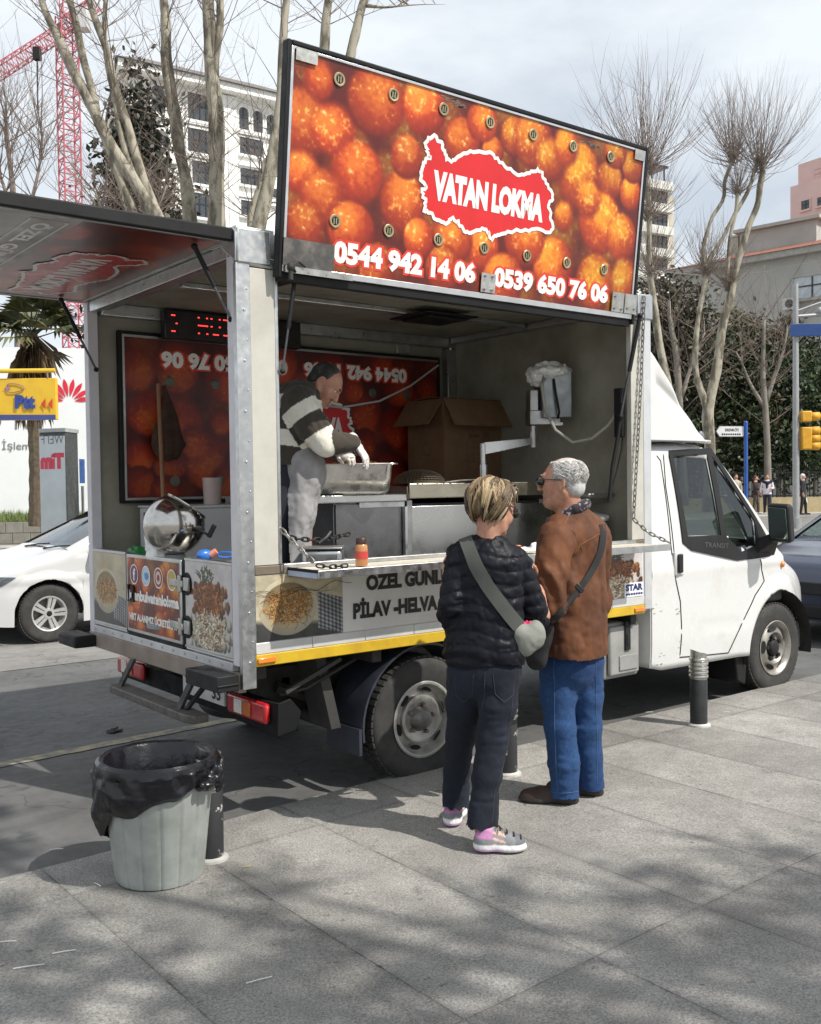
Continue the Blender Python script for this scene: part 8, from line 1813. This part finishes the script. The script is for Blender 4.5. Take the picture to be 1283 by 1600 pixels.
for v0 in (200, 250, 300): 
    z = px(330, v0-3)[2]; mb.obox((A+B)/2+ZU*z+n*.09, (B-A)/2, n*.10, ZU*.14)
mb.build('string_course', WB, rb_, smooth=0)
mb = MB()
for u in (272, 348, 362): q = px(u, 300); q[2] = h/2; mb.obox(q+n*.12, e*.35, n*.13, ZU*h/2*.995)
mb.build('pilaster', WB, rb_, smooth=0)
# white tower block seen past the sign
TB = M('tower_white', (.66, .66, .62), .8, var=.05, scale=.4)
wins = [(1014, 297+35*i, 1042, 324+35*i, False, 4) for i in range(5)]
r2, px, A, B, n, e, h = facade('apartment_building', 'white tower block with glazed balconies just right of the big sign', 985, 74., 1047, 76., 283, 10., TB, wins, frames=.1)
mb = MB(); q = px(1058, 350); mb.prism([B+e*.01-n*.6, B+e*1.15-n*.6, B+e*1.15-n*9, B+e*.01-n*9], ZU*(px(1058, 302)[2])); mb.build('side_wall', M('tower_beige', (.50, .46, .38), .85, var=.06), r2, smooth=0)
mb = MB()
for i in range(6): z = px(1030, 292+35*i)[2]; mb.obox((A+B)/2+ZU*z+n*.25, (B-A)/2*1.01, n*.28, ZU*.30)
mb.build('balcony_slab', TB, r2, smooth=0)
mb = MB(); zt_ = h
for f in (.35, .68, .995): mb.bar(A+(B-A)*f-n*.4+ZU*zt_, A+(B-A)*f-n*.4+ZU*(zt_+1.5), .08, .08)
mb.obox(A+(B-A)*.67+ZU*(zt_+1.55)-n*1.2, (B-A)*.34, n*1.2, ZU*.08); mb.build('roof_frame', WDK, r2, smooth=0)
# pink building
PK = M('building_pink', (.66, .46, .43), .85, var=.06, scale=.4)
wins = [(1253, 313, 1266, 327, False), (1253, 345, 1266, 358, False), (1278, 307, 1294, 320, False), (1278, 340, 1294, 352, False)]
r3, px, A, B, n, e, h = facade('apartment_building', 'pink rendered apartment block at the right edge of the sky', 1236, 90., 1345, 84., 292, 14., PK, wins)
mb = MB(); mb.prism([A-n*.01, A-e*1.2-n*1.6, A-e*1.2-n*14, A-n*14], ZU*h*.998); mb.build('side_wall', PK, r3, smooth=0)
mb = MB(); q = px(1238, 290); mb.prism([A+e*.05-n*1, A+e*7-n*1, A+e*7-n*8, A+e*.05-n*8], ZU*(h+2.1)); s_ = mb.build('penthouse', PK, r3, smooth=0)
mb = MB()
for z in (.45, .85): mb.cyl(A+e*2.5-n*.1+ZU*(h+z), B-n*.1+ZU*(h+z), .03, n=6)
for i in range(9): q = A+e*(2.5+.5*i)-n*.1; mb.cyl(q+ZU*h, q+ZU*(h+.85), .025, n=6)
mb.build('roof_railing', M('rail_pink', (.40, .22, .2), .6), r3)
mb = MB(); mb.cyl(A+e*1.7-n*3+ZU*(h+2.1), A+e*1.7-n*3+ZU*(h+4.6), .05, n=6); mb.build('aerial', BLK, r3)
# grey house with red roof
HG = M('house_grey', (.44, .435, .41), .9, c2=(.36, .355, .33), scale=.5)
wins = [(1241, 428, 1330, 462, False, 3), (1241, 560, 1330, 600, False, 3)]
r4, px, A, B, n, e, h = facade('house', 'grey rendered house with a low red tiled roof behind the pollarded tree', 1058, 62., 1360, 54., 432, 15., HG, wins, wmat=M('shutter_white', (.50, .55, .58), .5))
z0h = px(1150, 425)[2]
mb = MB(); C4 = [A-e*.6+n*.6, B+e*.6+n*.6, B+e*.6-n*11.6, A-e*.6-n*11.6]; C5 = [A+e*3.2-n*4.5, B-e*3-n*4.5, B-e*3-n*7, A+e*3.2-n*7]; mb.hexa([p+ZU*(h+.36) for p in C4]+[p+ZU*(h+1.75) for p in C5]); mb.build('roof', M('roof_tiles', (.27, .105, .065), .85, c2=(.20, .075, .05), scale=6, bump=.4, bscale=20), r4, smooth=0)
mb = MB(); mb.prism([p+ZU*h for p in (A-e*.5+n*.5, B+e*.5+n*.5, B+e*.5-n*11.5, A-e*.5-n*11.5)], ZU*.355); mb.build('eaves', M('eaves_grey', (.36, .35, .33), .9), r4, smooth=0)
mb = MB(); q = A+e*4.6-n*6; mb.obox(q+ZU*(h+1.9), e*2.4, n*2, ZU*1.0); mb.prism([q-e*2.7+n*2.3+ZU*(h+2.905), q+e*2.7+n*2.3+ZU*(h+2.905), q+e*2.7-n*2.3+ZU*(h+2.905), q-e*2.7-n*2.3+ZU*(h+2.905)], ZU*.2); mb.build('dormer', HG, r4, smooth=0)
for (u, v0, v1) in ((1177, 360, 415), (1150, 372, 415)):
    q = px(u, v1, -5.); zt_ = px(u, v0, -5.)[2]; mb = MB(); mb.obox((q[0], q[1], (zt_+h)/2), e*.3, n*.3, ZU*((zt_-h)/2)); mb.obox((q[0], q[1], zt_+.06), e*.36, n*.36, ZU*.055); mb.build('chimney', M('chimney_cream', (.46, .43, .36), .9), r4, smooth=0)
q = px(1236, 475, .25); mb = MB(); mb.obox(q, e*.42, n*.22, ZU*.32); ac_ = mb.build('air_conditioner', M('ac_white', (.58, .58, .56), .6), r4, bevel=.03); MB().lathe([(.24, .0), (.24, .02), (.20, .02), (.05, .012), (.001, .012)], q+n*.222, n, 20).build('fan_grille', WDK, ac_)
mb = MB(); mb.tube([at(1000, 422, 38.), at(1120, 432, 36.), at(1200, 424, 35.), at(1300, 402, 34.)], .012, 5); cbl = mb.build('overhead_cable', M('cable_grey', (.35, .34, .32), .7), None, org=at(1120, 432, 36.)); tag(cbl, 'thin overhead cable crossing in front of the grey house', 'cable')
# far railing and low wall on the right
f0, f1 = at(1040, 790, 45.5), at(1420, 790, 45.5); f0[2] = f1[2] = .12
fw_ = thing('low_wall', (f0+f1)/2, 'low yellowish stone wall below the black railing behind the pedestrians', 'wall'); ed = nrm(f1-f0); mb = MB(); mb.obox((f0+f1)/2+ZU*.34, ed*np.linalg.norm(f1-f0)/2, np.cross(ed, ZU)*.15, ZU*.34); mb.build('stonework', M('wall_yellow', (.46, .38, .22), .9, c2=(.36, .29, .17), scale=3, bump=.4, bscale=9), fw_, smooth=0)
rl = thing('railing', (f0+f1)/2+ZU*.68, 'black metal railing on top of the low yellowish wall', 'railing'); mb = MB(); Lf = np.linalg.norm(f1-f0)
for z in (.75, 1.80): mb.bar(f0+ZU*z, f1+ZU*z, .05, .05)
mb.build('rails', BLK, rl); mb = MB()
for i in range(60): q = f0+ed*Lf*i/59; mb.bar(q+ZU*.68, q+ZU*1.85, .03, .03)
tag(mb.build('balusters', BLK, rl), kind='stuff')
# ------------------------------------------------------------------ street pole with signals, finger sign
dP = 33.; pb2 = at(1244, 812, dP); pb2[2] = .0; pole = thing('signal_pole', pb2, 'tall grey street pole carrying two yellow traffic signals and a blue sign', 'traffic light')
GAL = M('galvanised', (.36, .37, .37), .5, .5, var=.1); zP = lambda v: at(1244, v, dP)[2]
mb = MB(); mb.tube([pb2, pb2+ZU*zP(640), pb2+ZU*zP(445)], [.11, .10, .085], 14); mb.cyl(pb2, pb2+ZU*.35, .17, n=14); mb.build('pole', GAL, pole)
mb = MB(); mb.cyl(pb2+ZU*zP(496), pb2+RL*2.4+ZU*(zP(496)+.15), .06, n=10); mb.cyl(pb2+ZU*zP(488), pb2+RL*1.1+ZU*zP(470), .03, n=8); mb.sphere(pb2+RL*.8+ZU*(zP(490)+.05), .13, 6); mb.build('arm', GAL, pole)
mb = MB(); mb.obox(pb2+RL*1.15+ZU*zP(518)-FL*.14, RL*1.38, FL*.03, ZU*.20); mb.build('blue_sign', M('sign_navy', (.010, .05, .19), .45), pole, bevel=.01, smooth=0)
SY = M('signal_yellow', (.62, .32, .02), .5, var=.1)
for v0, v1, nl in ((668, 703, 3), (643, 660, 1)):
    zc, hh_ = (zP(v0)+zP(v1))/2, (zP(v0)-zP(v1))/2; c = pb2+RL*.30-FL*.05; mb = MB(); mb.obox((c[0], c[1], zc), RL*.17, FL*.14, ZU*hh_); sgn = mb.build('signal_head', SY, pole, bevel=.04)
    mb = MB()
    for i in range(nl):
        z = zc+hh_*(1-(2*i+1)/nl); mb.tube([np.array([c[0], c[1], z])+RL*.10+RL*t for t in (0, .34)], [.13, .145], 12, caps=False)
        md_ = None
    vz = mb.build('visor', SY, sgn); m_ = vz.modifiers.new('thick', 'SOLIDIFY'); m_.thickness = .012
    mb = MB(); mb.bar((pb2[0], pb2[1], zc), (c[0], c[1], zc), .05, .05); mb.build('bracket', GAL, sgn)
dB = 29.; bp_ = at(1166, 815, dB); bp_[2] = .0; fs_ = thing('finger_sign', bp_, 'white arrow-shaped street sign pointing left on a blue post', 'street sign'); zB = lambda v: at(1166, v, dB)[2]
mb = MB(); mb.cyl(bp_, bp_+ZU*zB(661), .055, n=14); mb.sphere(bp_+ZU*zB(661), .06, 6); mb.build('post', M('post_blue', (.02, .09, .36), .4), fs_)
bpx = lambda u, v: at(u, v, dB-.07); mb = MB(); mb.prism([bpx(1163, 683), bpx(1163, 665), bpx(1124, 665), bpx(1118, 674), bpx(1124, 683)], FL*.03); ab = mb.build('arrow_board', M('board_black_edge', (.03, .03, .03), .5), fs_, smooth=0)
mb = MB(); o_ = -FL*.004; mb.add([p+o_ for p in (bpx(1162, 681.8), bpx(1162, 666.2), bpx(1124.6, 666.2), bpx(1119.6, 674), bpx(1124.6, 681.8))], [(0, 1, 2, 3, 4)]); mb.build('white_face', M('face_white', (.72, .72, .72), .5), ab, smooth=0)
mb = MB(); p = bpx(1133, 674)-FL*.008; put_text(mb, 'ERENKÖY', p, bpx(1155, 674)-bpx(1133, 674), ZU*.10, .02)
for i in range(9): mb.obox(bpx(1129+i*3.4, 678.5)-FL*.008, RL*.022, FL*.001, ZU*.022)
mb.build('lettering', BLKI, ab, smooth=0)
# ------------------------------------------------------------------ pedestrians far off
def pedestrian(u, vf, d, h, label, top, legs, hairc, face, pose):
    o = at(u, vf, d); o[2] = .125; k = h/1.72; fd = nrm(face); rd = np.cross(fd, ZU); P = lambda x, y, z: o+rd*x*k+fd*y*k+ZU*z*k
    s = SDF(.03); s.ell(P(0, .01, 1.60), (.078*k, .09*k, .115*k), np.stack([rd, fd, ZU])); s.cap(P(0, .10, 1.59), P(0, .115, 1.57), .012, .014, k=.01); s.cap(P(0, -.01, 1.50), P(0, 0, 1.42), .055, .06)
    s.cap(P(0, 0, 1.33), P(0, 0, 1.05), .17, .155, fd, .65); s.cap(P(0, 0, 1.02), P(0, 0, .90), .16, .165, fd, .7); s.cap(P(-.14, 0, 1.37), P(.14, 0, 1.37), .07)
    for sg, (el, ha) in zip((-1, 1), pose):
        s.chain([P(sg*.19, 0, 1.36), P(*el), P(*ha)], [.055, .045, .034], k=.02); add_hand(s, P(*ha), np.array(P(*ha))-np.array(P(*el)), rd*sg, 1., .6, sg)
    for sg, st in ((-1, .10), (1, -.08)):
        s.chain([P(sg*.09, 0, .88), P(sg*.10, st*.6+.02, .48), P(sg*.10, st, .09)], [.085, .065, .05]); s.cap(P(sg*.10, st-.03, .045), P(sg*.105, st+.15, .035), .042, .036)
    th, lc = np.array(top), np.array(legs)
    def cf(V):
        z = (V[:, 2]-o[2])/k; c = np.tile(np.array((.46, .27, .19)), (len(V), 1)); c[(z < 1.45) & (z > .86)] = th; c[z <= .86] = lc; c[z < .08] = (.05, .045, .04) if face is not None and label.find('white top') < 0 else (.6, .6, .58)
        for sg, (el, ha) in zip((-1, 1), pose): c[np.linalg.norm(V-P(*ha), axis=1) < .10] = (.46, .27, .19)
        return c
    r = sdf_obj('person', s, MA('figure', .85, var=.2, nscale=14), None, .016, org=o, colf=cf); tag(r, label, 'person')
    s = SDF(.02).ell(P(0, -.02, 1.65), (.088*k, .10*k, .09*k), np.stack([rd, fd, ZU])).ell(P(0, -.05, 1.56), (.08*k, .06*k, .09*k), np.stack([rd, fd, ZU])); sdf_obj('hair', s, M('ped_hair_%d' % int(hairc[0]*1000), hairc, .8), r, .014); return r, P
dn = ((-.26, -.02, 1.08), (-.25, .05, .84)); dr_ = ((.26, -.02, 1.08), (.25, .05, .84)); fw1 = ((-.24, .05, 1.12), (-.10, .28, 1.10)); fw2 = ((.24, .05, 1.12), (.10, .28, 1.10))
pedestrian(1150, 802, 43.5, 1.74, 'man in an open pale jacket walking just left of the blue signpost', (.42, .38, .30), (.06, .055, .05), (.03, .02, .015), -FL+RL*.2, (dn, dr_))
pedestrian(1181, 803, 43.5, 1.66, 'woman with reddish hair and dark top beside the one in the white top', (.045, .025, .025), (.09, .07, .055), (.10, .04, .02), -FL*.6+RL*.9, (fw1, fw2))
r, P = pedestrian(1199, 803, 43., 1.72, 'person in a white top with a dark scarf over the shoulders and dark trousers', (.66, .62, .68), (.018, .02, .035), (.08, .06, .04), -FL-RL*.3, (fw1, dr_))
s = SDF(.03).chain([P(-.17, .03, 1.40), P(0, .12, 1.34), P(.17, .03, 1.40)], [.06, .07, .06]).cap(P(0, .13, 1.34), P(.02, .15, 1.14), .06, .04).cap(P(-.17, -.04, 1.42), P(.17, -.04, 1.42), .06); sdf_obj('scarf', s, M('scarf_navy', (.012, .012, .03), .9), r, .014)
r, P = pedestrian(1255, 806, 42., 1.70, 'white haired person in a dark coat carrying a white bag', (.022, .022, .026), (.02, .02, .022), (.62, .60, .58), RL*.9-FL*.5, (dn, dr_))
s = SDF(.02).cap(P(-.25, .05, .62), P(-.25, .05, .50), .12, .15, RL, .6); s.post = lambda P_, d: d+.03*vnoise(P_, 9); cbg = sdf_obj('carrier_bag', s, M('carrier_white', (.74, .74, .74), .5), None, .014, org=P(-.25, .05, .62)); tag(cbg, 'white carrier bag held by the white haired person in the dark coat', 'bag')
for sg in (-1, 1): MB().tube([P(-.25, .05+sg*.05, .72), P(-.25, .05+sg*.03, .80), P(-.25, .05, .84)], .01, 5).build('bag_handle', MATS['carrier_white'], cbg)

# ------------------------------------------------------------------ tree behind the camera whose branches dapple the slabs
def up_sun(x, y, z): return np.array([x, y, 0])+sdir*z/sdir[2]
sh_root = thing('shade_tree', up_sun(1.0, -3.6, 7)*np.array([1, 1, 0]), 'leafy street tree standing on the pavement behind the viewer', 'tree')
tb0 = up_sun(1.0, -3.6, 7)*np.array([1, 1, 0]); mb = MB(); g = random.Random(14); mb.tube([tb0, tb0+ZU*3+RL*.2, tb0+ZU*6], [.22, .17, .10], 12)
SPOTS = [(-1.2, -1.0, 0.7, 420), (-0.6, -1.5, 0.6, 380), (-1.6, -0.1, 0.6, 420), (-1.3, 0.8, 0.6, 420), (-0.1, -2.1, 0.6, 420), (0.5, -2.4, 0.55, 420), (1.1, -2.2, 0.45, 300), (0.2, -1.5, 0.35, 200), (1.6, -2.5, 0.5, 380), (2.2, -2.3, 0.45, 300), (0.9, -2.9, 0.6, 420), (-0.5, -2.7, 0.6, 420), (2.7, -1.9, 0.35, 180), (1.5, -1.75, 0.3, 180), (0.75, -1.75, 0.35, 220), (1.9, -3.1, 0.6, 420), (3.0, -2.6, 0.5, 380), (-0.3, -0.75, 0.3, 220), (3.3, -1.7, 0.3, 150)]
for (x, y, r, k) in SPOTS:
    c = up_sun(x, y, 7+((x*13+y*7) % 1)*1.5); mb.tube([tb0+ZU*3.5, (tb0+ZU*4.5+c)/2, c], [.09, .06, .02], 7)
    for _ in range(10): twig(mb, c, np.array([g.gauss(0, 1), g.gauss(0, 1), g.gauss(.2, .6)]), r*1.6, .018, g, sub=1)
mb.build('trunk', BARK2, sh_root, smooth=180)
for i, (x, y, r, k) in enumerate(SPOTS):
    c = up_sun(x, y, 7+((x*13+y*7) % 1)*1.5); leaves('leaf_cluster', c, (r, r*.8, r*.7), int(k*r*r*.6), .10, [(.06, .09, .03), (.045, .07, .022)], LEAF, sh_root, clump=14, seed=200+i, shell=.15)

# ------------------------------------------------------------------ every loose piece of a part becomes a part of its own
def split_pieces(o, most=40):
    me = o.data; n = len(me.vertices)
    if n == 0 or n > 60000: return
    ed = np.empty(len(me.edges)*2, np.int32); me.edges.foreach_get('vertices', ed); ed = ed.reshape(-1, 2); lab = np.arange(n)
    while True:
        m = np.minimum(lab[ed[:, 0]], lab[ed[:, 1]]); new = lab.copy(); np.minimum.at(new, ed[:, 0], m); np.minimum.at(new, ed[:, 1], m); new = new[new]
        if (new == lab).all(): break
        lab = new
    ids, isl = np.unique(lab, return_inverse=True); k = len(ids)
    if k < 2 or k > 700: return
    co_ = np.empty(n*3, np.float32); me.vertices.foreach_get('co', co_); co_ = co_.reshape(-1, 3); lo = np.full((k, 3), 1e9); hi = -lo
    np.minimum.at(lo, isl, co_); np.maximum.at(hi, isl, co_); size = (hi-lo).max(1); par = list(range(k))
    def fd_(a):
        while par[a] != a: par[a] = par[par[a]]; a = par[a]
        return a
    for i in range(k-1):
        gap = np.linalg.norm(np.maximum(0, np.maximum(lo[i]-hi[i+1:], lo[i+1:]-hi[i])), axis=1); near = np.nonzero(gap < .5*np.maximum(size[i], size[i+1:]))[0]
        for j in near: par[fd_(i)] = fd_(int(j)+i+1)
    grp_ = np.array([fd_(i) for i in range(k)]); u = np.unique(grp_)
    if len(u) < 2 or len(u) > most: return
    import bmesh
    pv = grp_[isl]; src = me.copy()
    for q, gid in enumerate(u):
        m2 = me if q == 0 else src.copy(); bm = bmesh.new(); bm.from_mesh(src); bm.verts.ensure_lookup_table()
        bmesh.ops.delete(bm, geom=[v for v in bm.verts if pv[v.index] != gid], context='VERTS'); bm.to_mesh(m2); bm.free()
        if q: c = o.copy(); c.data = m2; col.objects.link(c); c.parent = o.parent
    bpy.data.meshes.remove(src)
SKIP = {'twigs', 'eyebrow', 'crown', 'fronds', 'dead_fronds', 'leaf_cluster', 'grass', 'mesh_bowl', 'hair', 'trunk', 'tread', 'balusters', 'blocks', 'stitching', 'chassis'}
for nm, new in (('bolts', 'bolt'), ('rivets', 'rivet'), ('rails', 'rail'), ('laces', 'lace'), ('paint_chips', 'paint_chip')):
    for o in [o for o in bpy.data.objects if o.name.split('.')[0] == nm]: o.name = new
for o in [o for o in col.objects if o.type == 'MESH' and o.data.users == 1]:
    if o.name.split('.')[0] in SKIP or 'kind' in o: continue
    if o.parent is None: continue
    split_pieces(o)
